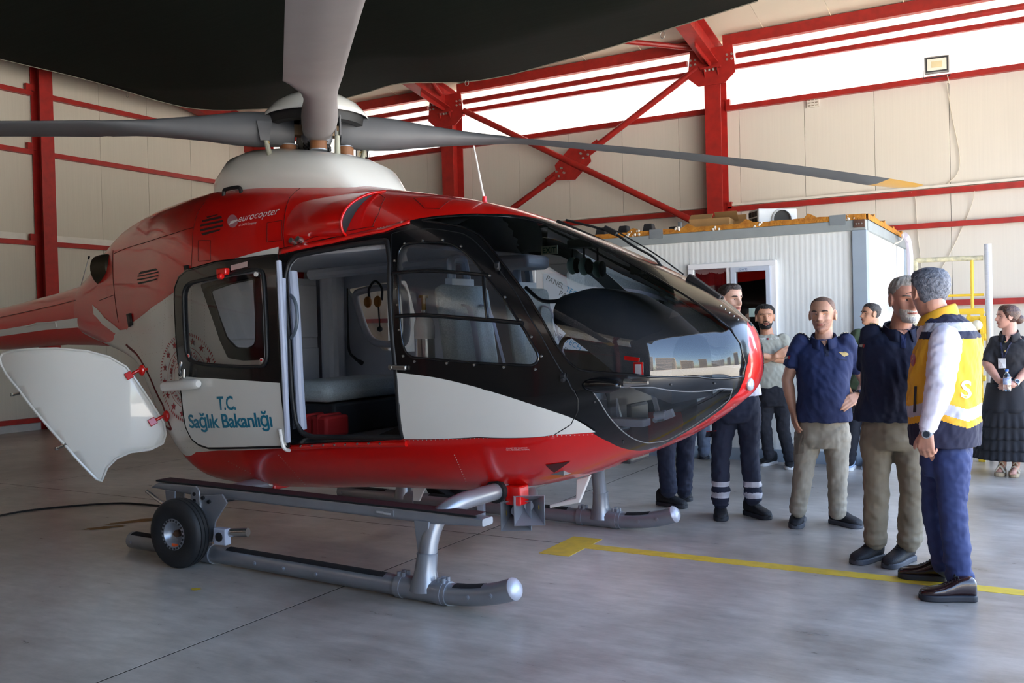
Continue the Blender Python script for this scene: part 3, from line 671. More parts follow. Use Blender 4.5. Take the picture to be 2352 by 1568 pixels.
for side, nm in ((-1, 'starboard'), (1, 'port')):
    skin('belly_skin', pts, tris[low], RED, None, 0, side)
    skin('cowling', pts, tris[cowlm], RED, None, 0, side)
    if side < 0:
        skin('side_skin', pts, tris[white & ~I['aftf'] & ~hole], WHT, None, 0, side)
        skin('cabin_window_frame', pts, tris[I['aftf'] & ~I['aftw']], BLK, None, 0.004, side)
        skin('cabin_window', pts, tris[I['aftw']], WDG, None, 0.002, side)
        skin('cabin_frame', pts, tris[blk & ~hole & ~I['fd']], BLK, None, 0, side)
        fdo = skin('cockpit_door', pts, tris[blk & I['fd'] & ~I['winf'] & ~I['open']], BLK, None, 0.006, side)
        skin('door_window', pts, tris[I['winf']], WDG, fdo, 0.002, side)
        skin('windscreen', pts, tris[I['ws']], WSG, None, 0.001, side)
        skin('chin_window', pts, tris[I['chin']], WSG, None, 0.001, side)
    else:
        skin('side_skin', pts, tris[white & ~I['aftf'] & ~I['aftw'] & ~I['pw']], WHT, None, 0, side)
        skin('cabin_window', pts, tris[I['aftf'] | I['aftw']], WDG, None, 0, side)
        skin('cabin_frame', pts, tris[blk & ~glassk & ~I['winf'] & ~I['pw']], BLK, None, 0, side)
        skin('door_window', pts, tris[I['pw']], WDG, None, 0, side)
        skin('door_window', pts, tris[I['winf']], WDG, None, 0, side)
        skin('windscreen', pts, tris[I['ws']], WSG, None, 0.001, side)
        skin('chin_window', pts, tris[I['chin']], WSG, None, 0.001, side)
# inner lining of the cabin and cockpit roof
inx = (cen[:, 0] > -2.45) & (cen[:, 0] < -0.34)
bandz = zc > 0.62
skin('cabin_lining', pts, tris[inx & bandz & ~I['pw'] & ~I['aftf']], LIN, None, -0.035, 1, flip=True)
skin('cabin_lining', pts, tris[inx & bandz & ~I['open'] & ~I['aftf'] & (zc > 1.0)], LIN, None, -0.03, -1, flip=True)
hl = pm('headliner', (96, 97, 100), 0.8)
for s_ in (-1, 1): patch('cockpit_headliner', [(-.36, .62), (-.16, .66), (-.06, .92), (-.02, 1.1), (0.0, TOPT), (-.36, TOPT)], hl, None, -.03, isdom=True, side=s_)
# rubber beads and frame edges
bead('door_seal', dOPEN, 0.016, RUB, None, 0.0, True)
bead('windscreen_bead', dWS, 0.007, BLK, None, 0.0, True)
bead('chin_bead', dCHIN, 0.0035, pm('grey_bead', (120, 120, 122), 0.5), None, 0.0, True)
bead('window_bead', dWINF, 0.008, BLK, fdo, 0.006, True)
bead('door_gap', dFD, 0.0035, RUB, None, 0.004, True)
bead('cabin_window_bead', dAFTW, 0.006, RUB, None, 0.002, True)
bead('sill_rail', dpx([(662, 1027), (790, 1020), (935, 1018)]), 0.018, RED, None, 0.006, True, closed=False)
rivets('rail_bolt', [(690, 1022), (716, 1021), (742, 1020), (768, 1019), (793, 1018), (820, 1017), (846, 1016), (872, 1016)], 0.007, STL, heli, 0.02)
# pilot window: bars, frame screws
for a, c, r in (((905, 628), (1122, 634), 0.012), ((912, 726), (1202, 743), 0.013), ((1112, 636), (1122, 734), 0.011)):
    bead('window_bar', dens(dpx([a, c]), 0.04, False), r, BLK, fdo, 0.01, True, closed=False)
rivets('window_screw', [(906, 600), (911, 663), (913, 700), (917, 758), (926, 817), (952, 830), (1026, 834), (1089, 838), (1157, 843), (1229, 848), (1243, 818), (1220, 774), (1194, 735), (1159, 683), (1124, 634), (1058, 567), (1016, 552), (970, 554), (929, 560)], 0.0075, STL, fdo, 0.007)
rivets('frame_screw', [(1365, 923), (1430, 1014), (1540, 883), (1640, 880)], 0.006, DKG, heli, 0.003)
# white field of the front door
WTRI = [(908, 855), (995, 866), (1079, 885), (1171, 912), (1263, 942), (1320, 962), (1366, 990), (1274, 996), (1100, 1002), (928, 1007), (918, 930)]
WTRI = [tuple(p) for p in smoothline(WTRI[:7], 4)]+WTRI[7:]
patch('white_door_field', WTRI, WHT, fdo, 0.009)
bead('door_gap', dens(dpx([(1274, 996), (1312, 973), (1328, 942), (1328, 915), (1318, 895)]), .03, False), 0.003, RUB, None, 0.008, True, closed=False)
q = hit(922, 843, 0.0); p_, n_ = on(q[0], q[2], 0.02)
hnd = MB(); hnd.bar(p_+np.array([-0.05, 0, 0.0]), p_+np.array([0.05, 0, -0.003]), 0.02, 0.026); hnd.cyl(p_+np.array([-0.06, 0.02, 0]), p_+np.array([-0.06, -0.012, 0]), 0.016, 12)
hnd.build('door_handle', STL, fdo, True, bevel=0.004)
# roof rail in red and white flash at the cowling edge
patch('white_flash', [(440, 640), (494, 611), (560, 588), (640, 567), (637, 580), (560, 600), (500, 620), (450, 645)], WHT, None, 0.003)
patch('roof_rail', [(640, 573), (760, 549), (880, 524), (940, 505), (940, 513), (880, 534), (760, 560), (640, 585)], RED, None, 0.008, thick=0.006)
# panel seams on the cowling
SEAM = pm('seam', (88, 10, 10), 0.6)
def seam(pl, r=0.0022, m=SEAM, parent=None): return bead('panel_seam', dens(dpx(pl), .04, False), r, m, parent, 0.0012, True, closed=False, seg=4)
for pl in ([(655, 585), (651, 540), (655, 490), (665, 455), (690, 432)], [(440, 628), (442, 570), (444, 530), (452, 495), (470, 465)], [(262, 582), (330, 558), (445, 523), (445, 523)], [(260, 575), (260, 640), (266, 700), (272, 740)], [(228, 690), (262, 677)], [(656, 573), (720, 545), (800, 530), (860, 520)],
           [(1040, 452), (950, 455), (975, 478), (1010, 480), (1060, 455)], [(870, 445), (885, 455), (870, 490), (855, 522)], [(456, 600), (456, 552), (484, 552), (484, 598), (456, 600)], [(614, 556), (614, 512), (648, 506), (648, 552), (614, 556)]): seam(pl)
# louvred vents on the cowling
def louvres(rows, pr):
    for pl in rows: patch('louvre_slot', pl, RUB, pr, 0.0025, grid=0.03, step=0.02)
v1 = patch('cowling_vent', [(456, 528), (458, 506), (470, 492), (500, 490), (512, 500), (514, 522), (505, 536), (475, 545), (460, 540)], RED, None, 0.002)
louvres([[(474, 498), (500, 492), (500, 494), (476, 501)], [(464, 506), (508, 496), (510, 501), (464, 511)], [(460, 516), (512, 505), (512, 510), (459, 521)], [(459, 527), (512, 515), (512, 520), (460, 532)], [(462, 536), (508, 525), (504, 530), (466, 541)]], v1)
v2 = patch('cowling_vent', [(314, 640), (318, 626), (330, 620), (355, 615), (364, 622), (364, 636), (358, 648), (330, 656), (318, 655)], RED, None, 0.002)
louvres([[(322, 624), (358, 616), (362, 620), (318, 630)], [(316, 633), (364, 623), (364, 626), (316, 636)], [(315, 641), (364, 631), (363, 634), (315, 644)], [(316, 649), (361, 639), (359, 643), (318, 653)]], v2)
for c_ in ((294, 735), (426, 625)):
    patch('hinge_cover', [(c_[0]-4, c_[1]-14), (c_[0]+5, c_[1]-16), (c_[0]+9, c_[1]+10), (c_[0]+1, c_[1]+16)], RUB, None, 0.012, thick=0.01)
# rear: white bands on the tail root
patch('white_band', [(212, 700), (218, 705), (240, 730), (275, 758), (290, 756), (291, 762), (280, 770), (262, 765), (235, 745), (215, 722)], WHT, None, 0.003)
# maker's mark and script on the cowling
lettering('maker_script', 'eurocopter', (546, 511), (637, 492), pm('white_print', (236, 226, 226), 0.4), heli, 0.004, 0.0)
lettering('maker_strapline', 'an EADS Company', (548, 520), (588, 514), MATS['white_print'], heli, 0.004)
patch('maker_disc', [(534+12*math.cos(a), 508+15*math.sin(a)) for a in np.linspace(0, 2*PI, 18)[:-1]], pm('disc_print', (182, 120, 128), 0.4), None, 0.003, grid=0.03, step=0.02)
patch('maker_swoosh', [(523, 511), (545, 504), (546, 507), (534, 514), (525, 517), (530, 510)], MATS['white_print'], None, 0.0045, grid=0.03, step=0.02)
lettering('sill_notice', 'DO NOT STEP EQUIPMENT', (1163, 1030), (1212, 1029), MATS['white_print'], heli, 0.003)
lettering('sill_notice', 'MAX. PERMISSIBLE LOADING', (1163, 1034), (1217, 1033), MATS['white_print'], heli, 0.003)
# ministry roundel on the rear side: rope ring, stars, ring lettering
q = hit(430, 868); ex_, ez_ = q[0], q[2]; K = 0.307; KX = 1.2
def ring_dom(r, n=64): return [dom((ex_+r*math.cos(a), 0, ez_+r*math.sin(a))) for a in np.linspace(0, 2*PI, n+1)[:-1]]
rd = thing('roundel', None, None); rd.parent = heli
def flat(name, poly2, m, off=0.003):
    P_ = np.array(poly2); P_[:, 0] = ex_+(P_[:, 0]-ex_)*KX; p, n = Sn(P_[:, 0], theta(P_[:, 0], P_[:, 1]), off); return p
def roundel():
    mb = MB()
    for k in range(84):
        a = 2*PI*k/84; da = 0.026; r0, r1 = K*0.935, K
        qd = [(r0, a-da/2-.012), (r1, a-da/2+.012), (r1, a+da/2+.012), (r0, a+da/2-.012)]
        mb.add(flat('', [(ex_+r*math.cos(t), ez_+r*math.sin(t)) for r, t in qd], REDP), [(0, 1, 2, 3)])
    for k in range(16):
        a = 2*PI*k/16+0.12; c_ = (ex_+K*0.83*math.cos(a), ez_+K*0.83*math.sin(a)); P_ = [c_]
        for j in range(10):
            rr_ = K*0.095 if j % 2 == 0 else K*0.038; P_.append((c_[0]+rr_*math.sin(PI*j/5), c_[1]+rr_*math.cos(PI*j/5)))
        mb.add(flat('', P_, REDP), [(0, j+1, (j+1) % 10+1) for j in range(10)])
    for r in (0.68, 0.45):
        n = 64; P_ = []
        for j in range(n):
            a = 2*PI*j/n; P_ += [(ex_+K*r*math.cos(a), ez_+K*r*math.sin(a)), (ex_+K*(r+.012)*math.cos(a), ez_+K*(r+.012)*math.sin(a))]
        mb.add(flat('', P_, REDP), [(2*j, 2*j+1, (2*j+3) % (2*n), (2*j+2) % (2*n)) for j in range(n)])
    # winged staff in the middle
    mb.add(flat('', [(ex_-.006, ez_-.11), (ex_+.006, ez_-.11), (ex_+.006, ez_+.10), (ex_-.006, ez_+.10)], REDP), [(0, 1, 2, 3)])
    for sx in (-1, 1):
        for j in range(4):
            z_ = ez_+0.055-0.022*j; L_ = 0.105-0.02*j
            mb.add(flat('', [(ex_+sx*.012, z_-.006), (ex_+sx*L_, z_+.014), (ex_+sx*(L_-.01), z_+.026), (ex_+sx*.012, z_+.008)], REDP), [(0, 1, 2, 3)])
    mb.build('ring_print', REDP, rd)
    def arc_text(s, a0, a1, r, top=True):
        mb2 = MB(); ch = list(s); n = len(ch)
        for i, c in enumerate(ch):
            if c == ' ': continue
            a = a0+(a1-a0)*i/(n-1); V_, F_ = text_mesh(c, 0.040, 'CENTER', 0.0006); cx_, cz_ = math.cos(a), math.sin(a)
            e1 = (math.sin(a), -math.cos(a)) if top else (-math.sin(a), math.cos(a)); e2 = (cx_, cz_) if top else (-cx_, -cz_)
            rr_ = r if top else r+0.036
            P_ = [(ex_+rr_*cx_+u*e1[0]+v*e2[0], ez_+rr_*cz_+u*e1[1]+v*e2[1]) for u, v in V_]
            mb2.add(flat('', P_, REDP), F_)
        mb2.build('ring_lettering', REDP, rd)
    arc_text('TÜRKİYE', math.radians(252), math.radians(196), K*0.53)
    arc_text('CUMHURİYETİ', math.radians(182), math.radians(98), K*0.53)
    arc_text('SAĞLIK BAKANLIĞI', math.radians(82), math.radians(-62), K*0.53)
roundel()
# rows of rivets on the rear side skin (too many to pick apart): one part
rv = MB()
def rivrow(a, c, n):
    for i in range(n):
        t = i/(n-1); q = hit(a[0]+(c[0]-a[0])*t, a[1]+(c[1]-a[1])*t)
        p, n_ = on(q[0], q[2]); u_ = vn(np.cross(n_, (0, 0, 1))); v_ = np.cross(n_, u_); r_ = 0.0035
        rv.add([p+n_*0.002]+[p+r_*(math.cos(k*PI/3)*u_+math.sin(k*PI/3)*v_) for k in range(6)], [(0, k+1, (k+1) % 6+1) for k in range(6)])
for a, c, n in (((300, 765), (395, 1030), 40), ((308, 762), (403, 1025), 40), ((290, 790), (400, 720), 18), ((345, 720), (345, 880), 22), ((380, 690), (372, 800), 18), ((305, 745), (400, 680), 20), ((300, 820), (410, 800), 14), ((410, 1028), (640, 1024), 34), ((395, 985), (430, 990), 6), ((470, 660), (470, 820), 24), ((440, 668), (440, 800), 20), ((430, 660), (600, 628), 24)): rivrow(a, c, n)
for a, c, n in (((660, 580), (930, 508), 40), ((930, 1012), (1360, 998), 44), ((525, 1060), (620, 1110), 16), ((640, 1045), (700, 1112), 16), ((1044, 1045), (1070, 1105), 12), ((1400, 1080), (1560, 1015), 12), ((1450, 1060), (1700, 925), 14)): rivrow(a, c, n)
o = rv.build('rivet_rows', pm('rivet_head', (196, 190, 182), 0.5), heli, True); o['kind'] = 'stuff'

# ---- sliding door, slid aft and standing proud of the side
DO = 0.085
SD = [(402, 690), (403, 664), (412, 641), (430, 626), (494, 609), (560, 602), (632, 594), (636, 640), (640, 760), (645, 873), (652, 950), (659, 1016), (560, 1018), (478, 1020), (456, 1014), (440, 1002), (428, 978), (418, 905), (408, 800)]
SDW = [(424, 676), (430, 660), (442, 653), (520, 637), (590, 624), (603, 630), (607, 660), (612, 740), (615, 826), (606, 841), (560, 842), (470, 836), (438, 828), (430, 812)]
SPL = [(413, 858), (480, 862), (560, 868), (644, 874)]
dSD = dpx(SD, DO); dSDW = roundpoly(dpx(SDW, DO), 0.02, 3)
sd = patch('sliding_door', dSD, BLK, None, DO, [dSDW], 0.06, isdom=True)
patch('door_window', dSDW, WDG, sd, DO-0.006, isdom=True)
bead('window_bead', dSDW, 0.012, RUB, sd, DO+0.004, True)
bead('door_rim', dSD, 0.014, BLK, sd, DO-0.01, True)
lowp = dpx([(414, 864), (480, 868), (560, 873), (644, 879), (652, 950), (658, 1013), (560, 1016), (478, 1018), (457, 1012), (442, 1001), (430, 977), (421, 905)], DO)
patch('white_door_field', lowp, WHT, sd, DO+0.004, isdom=True)
patch('door_lining', roundpoly(dSD, 0.02, 2), LIN, sd, DO-0.03, [dSDW], 0.08, isdom=True)
lettering('door_lettering', 'T.C.', (501, 939), (543, 938), TEAL, sd, DO+0.006, 0.02, 1.05, 0.95)
lettering('door_lettering', 'Sağlık Bakanlığı', (437, 978), (626, 974), TEAL, sd, DO+0.006, 0.02, .80, 0.92)
# edge post of the door opening, grab handle, striker hook
ep = MB(); a0 = hit(640, 600, DO); a1 = hit(661, 1014, DO)
ep.tube([S_ for S_ in [hit(640+21*t, 600+414*t, DO) for t in np.linspace(0, 1, 10)]], 0.018, 8); ep.build('edge_post', LIN2, sd, True)
q0 = [hit(649+8*t, 640+350*t, 0.03) for t in np.linspace(0, 1, 8)]
MB().tube(q0, 0.02, 8).build('jamb_post', LIN2, heli, True)
jm = MB(); jt = [hit(672, 625, -0.03), hit(678, 700, -0.03), hit(683, 800, -0.03), hit(688, 900, -0.03), hit(694, 985, -0.03)]
jm.tube(smoothline(jt, 4), .03, 10)
jm.build('jamb_trim', LIN2, heli, True)
gh = [hit(668, 678, 0.0), hit(677, 690, 0.03), hit(682, 715, 0.04), hit(682, 740, 0.04), hit(677, 762, 0.03), hit(669, 776, 0.0)]
MB().tube(smoothline(gh, 5), 0.011, 10).build('grab_handle', pm('slate_handle', (92, 104, 116), 0.4), heli, True)
dh = MB(); A0 = hit(378, 888, DO+0.05); A1 = hit(455, 881, DO+0.05)
dh.tube([A0, A0+(A1-A0)*0.5, A1-np.array([0.01, 0, 0]), A1+np.array([0.004, 0.0, 0])], [0.034, 0.034, 0.032, 0.022], 12); dh.build('slide_arm', WHT, sd, True)
lv = MB(); B0 = hit(424, 868, DO+0.02); lv.tube(smoothline([B0, B0+np.array([-0.02, -.02, .05]), B0+np.array([0.0, -.02, .11])], 5), [0.012]*10+[0.006], 8)
lv.tube([B0+np.array([0.0, -.03, 0.0]), B0+np.array([0.03, -.03, 0.01]), B0+np.array([0.035, -.03, 0.06])], 0.011, 8); lv.build('door_handle', STL, sd, True)
hk = MB(); hp0 = [hit(643, 985, DO+.02), hit(648, 1015, DO+.02), hit(654, 1030, DO+.02), hit(664, 1034, DO-.03)]
hk.tube(smoothline(hp0, 4), 0.012, 8); hk.build('striker_arm', WHT, sd, True)
rt = hit(512, 624, DO+0.03); tg = MB(); tg.box(rt, (0.09, 0.04, 0.045)); tg.cyl(rt+np.array([-.02, -.02, -.03]), rt+np.array([.02, -.02, -.03]), 0.02, 10); tg.build('red_latch', RED, sd, True, bevel=0.008)
patch('notice_label', [(530, 616), (568, 607), (568, 619), (530, 627)], pm('pink_label', (222, 190, 182), 0.6), sd, DO+0.004, poff=DO+.004)
for px, py in ((602, 827), (436, 817)):
    q = hit(px, py, DO); p, n = on(q[0], q[2], DO+.003); MB().cyl(p, p+n*0.004, 0.014, 14).build('warning_dot', WHT, sd, True); MB().cyl(p+n*.004, p+n*0.006, 0.009, 12).build('warning_dot', RED, sd, True)
q = hit(590, 636, DO); p, n = on(q[0], q[2], DO+.003); MB().cyl(p, p+n*0.012, 0.014, 14).build('vent_knob', WHT, sd, True)

# ---- interior
fl_ = MB(); fl_.bb((-2.35, -0.63, 0.67), (-0.30, 0.63, 0.72)); fl_.build('cabin_floor', pm('cabin_floor_grey', (118, 119, 122), 0.5), heli)
MB().bb((-0.30, -0.44, 0.61), (0.55, 0.44, 0.64)).build('cockpit_floor', MATS['cabin_floor_grey'], heli)
MB().bb((-2.32, -.62, 1.90), (-.34, .62, 1.93)).build('cabin_ceiling', LIN, heli, bevel=.01)
bk = MB(); bk.bb((-2.36, -0.62, 0.72), (-2.32, 0.62, 1.85)); bk.build('bulkhead', LIN, heli)
for k in range(3): MB().bb((-2.318, -0.60+0.42*k, 0.78), (-2.305, -0.22+0.42*k, 1.30)).build('bulkhead_panel', LIN, heli, bevel=0.006)
MB().bb((-2.32, -0.6, 1.38), (-2.29, 0.6, 1.80)).build('bulkhead_panel', LIN, heli, bevel=0.01)
MB().bb((-2.30, 0.28, 1.00), (-2.294, 0.36, 1.06)).build('socket_plate', DKG, heli)
wp = hplane(780, 700, 0.60)
MB().bb((wp[0]-.14, 0.50, 0.72), (wp[0]+.02, 0.66, 1.95)).build('side_pillar', LIN, heli, bevel=0.05)
def seat(nm, x, y, z, fx, w_=0.44, back=0.62, rec=0.12, seath=0.10, fab=FAB, head=True, parent=heli, legs=True):
    t = thing(nm, None, None, (x, y, z)); t.parent = parent
    if fx < 0: t.rotation_euler = (0, 0, PI)
    q = MB(); V = []
    q.box((0, 0, seath/2), (0.44, w_, seath)); q.build('seat_cushion', fab, t, True, bevel=0.045)
    q = MB(); a = -rec; c, s = math.cos(a), math.sin(a); R_ = np.array([[c, 0, s], [0, 1, 0], [-s, 0, c]])
    q.box((-0.24-0.5*back*math.sin(rec), 0, seath+back*0.5), (0.10, w_, back), R_); q.build('seat_back', fab, t, True, bevel=0.04)
    hx_, hz_ = -0.25-back*math.sin(rec), seath+back
    if head:
        q = MB(); q.tube(smoothline([(hx_, -0.075, hz_-0.02), (hx_-.01, -.07, hz_+.10), (hx_-.015, -.05, hz_+.15), (hx_-.015, .05, hz_+.15), (hx_-.01, .07, hz_+.10), (hx_, .075, hz_-.02)], 5), 0.026, 8)
        q.box((hx_, 0, hz_+.01), (0.05, 0.22, 0.05)); q.build('headrest', PLA, t, True, bevel=0.01)
    if legs:
        for sy in (-1, 1): MB().bb((-0.22, sy*w_*0.42-.01, -z+0.66), (0.20, sy*w_*0.42+.01, 0.0)).build('seat_leg', DKG, t)
    return t
pil = hplane(1050, 760, -0.36)
s1 = seat('pilot_seat', 0.17, -0.36, 0.92, 1, 0.46, 0.66, 0.14)
s2 = seat('copilot_seat', 0.17, 0.36, 0.92, 1, 0.46, 0.66, 0.14)
for s_ in (s1, s2):
    for sy in (-1, 1):
        q = MB(); q.tube(smoothline([(-0.26, sy*.09, .64), (-0.20, sy*.10, .60), (-0.14, sy*.12, .36), (-0.10, sy*.15, .14)], 6), 0.022, 6, squash=(1, .25)); q.build('shoulder_belt', SIL, s_, True)
        MB().box((-0.10, sy*.15, .12), (.02, .045, .05)).build('belt_buckle', STL, s_)
# rear facing bench cushions and sitting pad
c1 = MB(); c1.box((-1.55, 0.15, 1.02), (0.5, 0.95, 0.14)); c1.build('bench_cushion', FAB, heli, True, bevel=0.06)
c2 = MB(); c2.box((-0.62, 0.12, 1.02), (0.44, 0.62, 0.15)); c2.build('bench_cushion', FAB, heli, True, bevel=0.065)
MB().bb((-0.84, -0.16, .74), (-0.42, 0.40, .94)).build('seat_box', pm('grey_seat_box', (104, 106, 110), 0.6), heli, bevel=0.03)
MB().bb((-1.8, -0.25, .72), (-1.32, 0.55, .94)).build('seat_box', DKG, heli, bevel=0.02)
pr = MB(); pr.prism([(0, 0), (0.46, 0), (0.46, 0.16), (0.34, 0.15), (0.0, 0.03)], (-0.80, -0.52, 0.722), (1, 0, 0), (0, 0, 1), (0, 1, 0), 0.02); pr.build('seat_rail_bracket', pm('black_bracket', (28, 28, 30), .4), heli)
for i in range(14): MB().cyl((-0.76+0.03*i, -0.523, 0.735), (-0.76+0.03*i, -0.526, 0.735), 0.005, 6).build('bracket_rivet', STL, heli)
MB().bb((-1.28, -0.55, 0.722), (-0.95, -0.48, 0.76)).build('floor_rail', DKG, heli)
# port side door lining frame round its window
bead('window_frame', dPW, 0.03, LIN, None, -0.04, True, side=1)
# headset with ochre cups hanging on the port door, and telephone cord
pw = hplane(863, 690, 0.62)
hs = MB(); hs.tube(smoothline([pw+np.array([-.06, 0, 0]), pw+np.array([-.065, 0, .09]), pw+np.array([0, 0, .15]), pw+np.array([.065, 0, .09]), pw+np.array([.06, 0, 0])], 6), 0.009, 6)
hs.tube([pw+np.array([.05, -.03, -.02]), pw+np.array([.06, -.03, -.2])], 0.006, 6); hs.ball(pw+np.array([.06, -.03, -.22]), .022)
hst = hs.build('hanging_headset', RUB, heli, True)
for dx in (-.055, .045):
    q = MB(); q.ball(pw+np.array([dx, -.03, -.01]), (.034, .028, .045), 14, 9); q.build('ear_cup', ORG, hst, True)
pc = [hplane(px, py, 0.55) for px, py in ((798, 662), (799, 720), (801, 800), (815, 822), (832, 834))]
MB().tube(smoothline(pc, 6), [0.006]*10+[0.010]*8+[0.012]*4+[0.018]*3, 8).build('intercom_cord', RUB, heli, True)
MB().tube([(-2.0, .25, 1.86), (-0.4, .25, 1.9)], .045, 10).build('overhead_duct', LIN, heli, True)
# red kit bags on the floor
for px, py, sx, rz_ in ((727, 955, .2, .3), (756, 962, .16, -.1)):
    g_ = hplane(px, py, -0.30); q = MB(); q.box((g_[0], g_[1], 0.80), (sx, .22, .14)); q.box((g_[0], g_[1], 0.81), (sx*.25, .224, .144)); q.build('kit_bag', pm('red_bag', (176, 30, 30), .7), heli, True, bevel=.03)
# oxygen cylinder behind the pilot window
ox = hplane(975, 770, -0.50); q = MB()
q.lathe([(0.001, -.30), (.058, -.30), (.060, -.28), (.060, .05), (.055, .08), (.03, .12), (.018, .135), (.018, .15), (.001, .15)], ox, (0, 0, 1), 20)
cyl = q.build('oxygen_cylinder', pm('polished_aluminium', (206, 206, 204), .25, metal=.8), heli, True)
q = MB(); q.lathe([(.0605, -.02), (.061, .05), (.0555, .082), (.031, .121)], ox, (0, 0, 1), 20); q.build('white_shoulder', WHT, cyl, True)
q = MB(); q.cyl(ox+np.array([0, 0, .13]), ox+np.array([0, 0, .22]), .014, 10); q.lathe([(.001, .22), (.03, .22), (.03, .235), (.001, .235)], ox, (0, 0, 1), 14); q.build('valve', pm('brass', (150, 126, 74), .35, metal=.8), cyl, True)
# cockpit: glare shield, panel, pedestal, pedals, grips
DH = pm('glare_shield', (30, 30, 34), 0.75, bump=0.15, bscale=200)
gsx = [0.45, 0.49, 0.60, 0.76, 0.95, 1.12]; gst = [1.54, 1.61, 1.635, 1.60, 1.50, 1.36]; gsb = [1.50, 1.44, 1.36, 1.24, 1.08, 1.0]; V = []; F = []; ns = 17
for i, x in enumerate(gsx):
    for k in range(ns):
        a = PI*k/(ns-1); wy = (0.36, .42, .44, .42, .38, .30)[i]
        V.append((x, -wy*math.copysign(abs(math.cos(a))**.6, math.cos(a))+.02, gsb[i]+(gst[i]-gsb[i])*abs(math.sin(a))**.5))
for i in range(len(gsx)-1):
    for k in range(ns-1): F.append((i*ns+k, (i+1)*ns+k, (i+1)*ns+k+1, i*ns+k+1))
F.append(tuple(range(ns)))
for i in range(len(gsx)-1): F.append((i*ns, i*ns+ns-1, (i+1)*ns+ns-1, (i+1)*ns))
obj('glare_shield', V, F, DH, heli, True, 60)
ip_ = MB(); ip_.bb((0.78, -0.36, 0.98), (0.80, 0.38, 1.26)); ip_.build('instrument_panel', DKG, heli)
for k in range(4):
    MB().bb((0.77, -0.34+0.18*k, 1.05), (0.781, -0.19+0.18*k, 1.22)).build('display', pm('display_glass', (12, 16, 22), .1), heli)
MB().bb((0.52, -0.12, 0.64), (0.80, 0.14, 0.98)).build('centre_pedestal', DKG, heli, bevel=.02)
MB().bb((0.74, -0.36, 0.74), (0.80, -0.16, 1.02)).build('footwell_panel', pm('footwell_grey', (70, 72, 80), .5), heli)
ft = hplane(1430, 968, -0.40); q = MB(); q.bb(ft+np.array([-.16, -.05, -.02]), ft+np.array([.14, .05, .02])); q.build('pedal_box', pm('pale_box', (176, 180, 196), .4), heli, bevel=.006)
for px, py in ((1430, 985), (1515, 962)):
    ft = hplane(px, py, -0.28); q = MB(); q.cyl(ft+np.array([0, -.06, 0]), ft+np.array([0, .06, 0]), .014, 10); q.bar(ft, ft+np.array([-.05, 0, .2]), .02, .02); q.build('rudder_pedal', SLV, heli, True)
for px, py in ((1505, 955),):
    ft = hplane(px, py, -0.36); q = MB(); q.cyl(ft, ft+np.array([.06, 0, .01]), .022, 12); q.bar(ft+np.array([.05, 0, 0]), ft+np.array([.1, 0, .02]), .03, .04); q.build('pedal_link', LIN2, heli, True)
MB().tube([(0.72, -.22, .66), (0.76, -.22, .92), (.70, -.2, 1.05)], .012, 8).build('control_tube', DKG, heli, True)
cy = hplane(1312, 765, -0.30)
cg = MB(); cg.tube(smoothline([cy+np.array([-.10, 0, -.16]), cy+np.array([-.06, 0, -.05]), cy+np.array([0, 0, 0]), cy+np.array([.02, 0, .05])], 5), [.014]*8+[.02]*8, 10); cg.box(cy+np.array([.015, 0, .055]), (.075, .05, .05)); cg.build('cyclic_grip', RUB, heli, True, bevel=.006)
# red remove-before-flight tags
tgp = hplane(1460, 835, -0.55)
q = MB(); q.bar(tgp+np.array([-.06, 0, .03]), tgp+np.array([.02, 0, .02]), .012, .02); q.build('red_pin', RED, heli)
q = MB(); q.box(tgp+np.array([.015, 0, -.03]), (.05, .006, .075)); tgo = q.build('hanging_tag', RED, heli); q = MB(); q.box(tgp+np.array([.015, -.004, -.03]), (.034, .004, .055)); q.build('tag_face', pm('tag_paper', (206, 196, 200), .6), tgo)
# green headsets under the roof
for px, py, yy in ((1315, 610, 0.05), (1342, 612, -.02), (1373, 618, 0.10)):
    h_ = hplane(px, py, yy); q = MB(); q.ball(h_, (.035, .04, .052), 14, 9); ho = q.build('green_headset', pm('pale_green_plastic', (176, 214, 198), .35), heli, True)
    q = MB(); q.ball(h_+np.array([.03, .0, 0]), (.02, .038, .048), 12, 8); q.tube([h_+np.array([0, 0, .05]), h_+np.array([-.005, .01, .13])], .006, 6); q.build('ear_pad', RUB, ho, True)
oc = hplane(1340, 560, 0.0); q = MB(); q.box(oc, (.16, .12, .05)); q.build('headset_hook', DKG, heli, bevel=.01)
cm_ = hplane(1463, 615, 0.10); q = MB(); q.box(cm_, (.07, .04, .07)); q.tube(smoothline([cm_+np.array([.02, 0, -.03]), cm_+np.array([.06, 0, -.07]), cm_+np.array([.10, 0, 0])], 5), .005, 6); q.build('compass', DKG, heli, True, bevel=.01)
# exit plate inside
exq = hplane(1262, 574, 0.46); V_, F_ = text_mesh('EXIT', .05, 'CENTER', .001)
MB().box(exq, (.125, .006, .055)).build('exit_plate', pm('pale_yellow_plate', (206, 212, 172), .5), heli)
obj('exit_lettering', [(exq[0]+u, exq[1]-.005, exq[2]-.018+v) for u, v in V_], F_, pm('green_print', (30, 96, 70), .5), heli)
# sun visor / overhead console seen through the roof window
q = MB(); q.box((-0.20, 0.30, 1.84), (.36, .30, .09)); q.build('overhead_console', LIN, heli, True, bevel=.03)
tb = hplane(1215, 690, -.1)
MB().tube(smoothline([hplane(1208, 660, .0), hplane(1240, 688, -.05), hplane(1270, 692, -.1), hplane(1292, 688, -.1)], 5), .012, 8).build('gooseneck_lamp', RUB, heli, True)
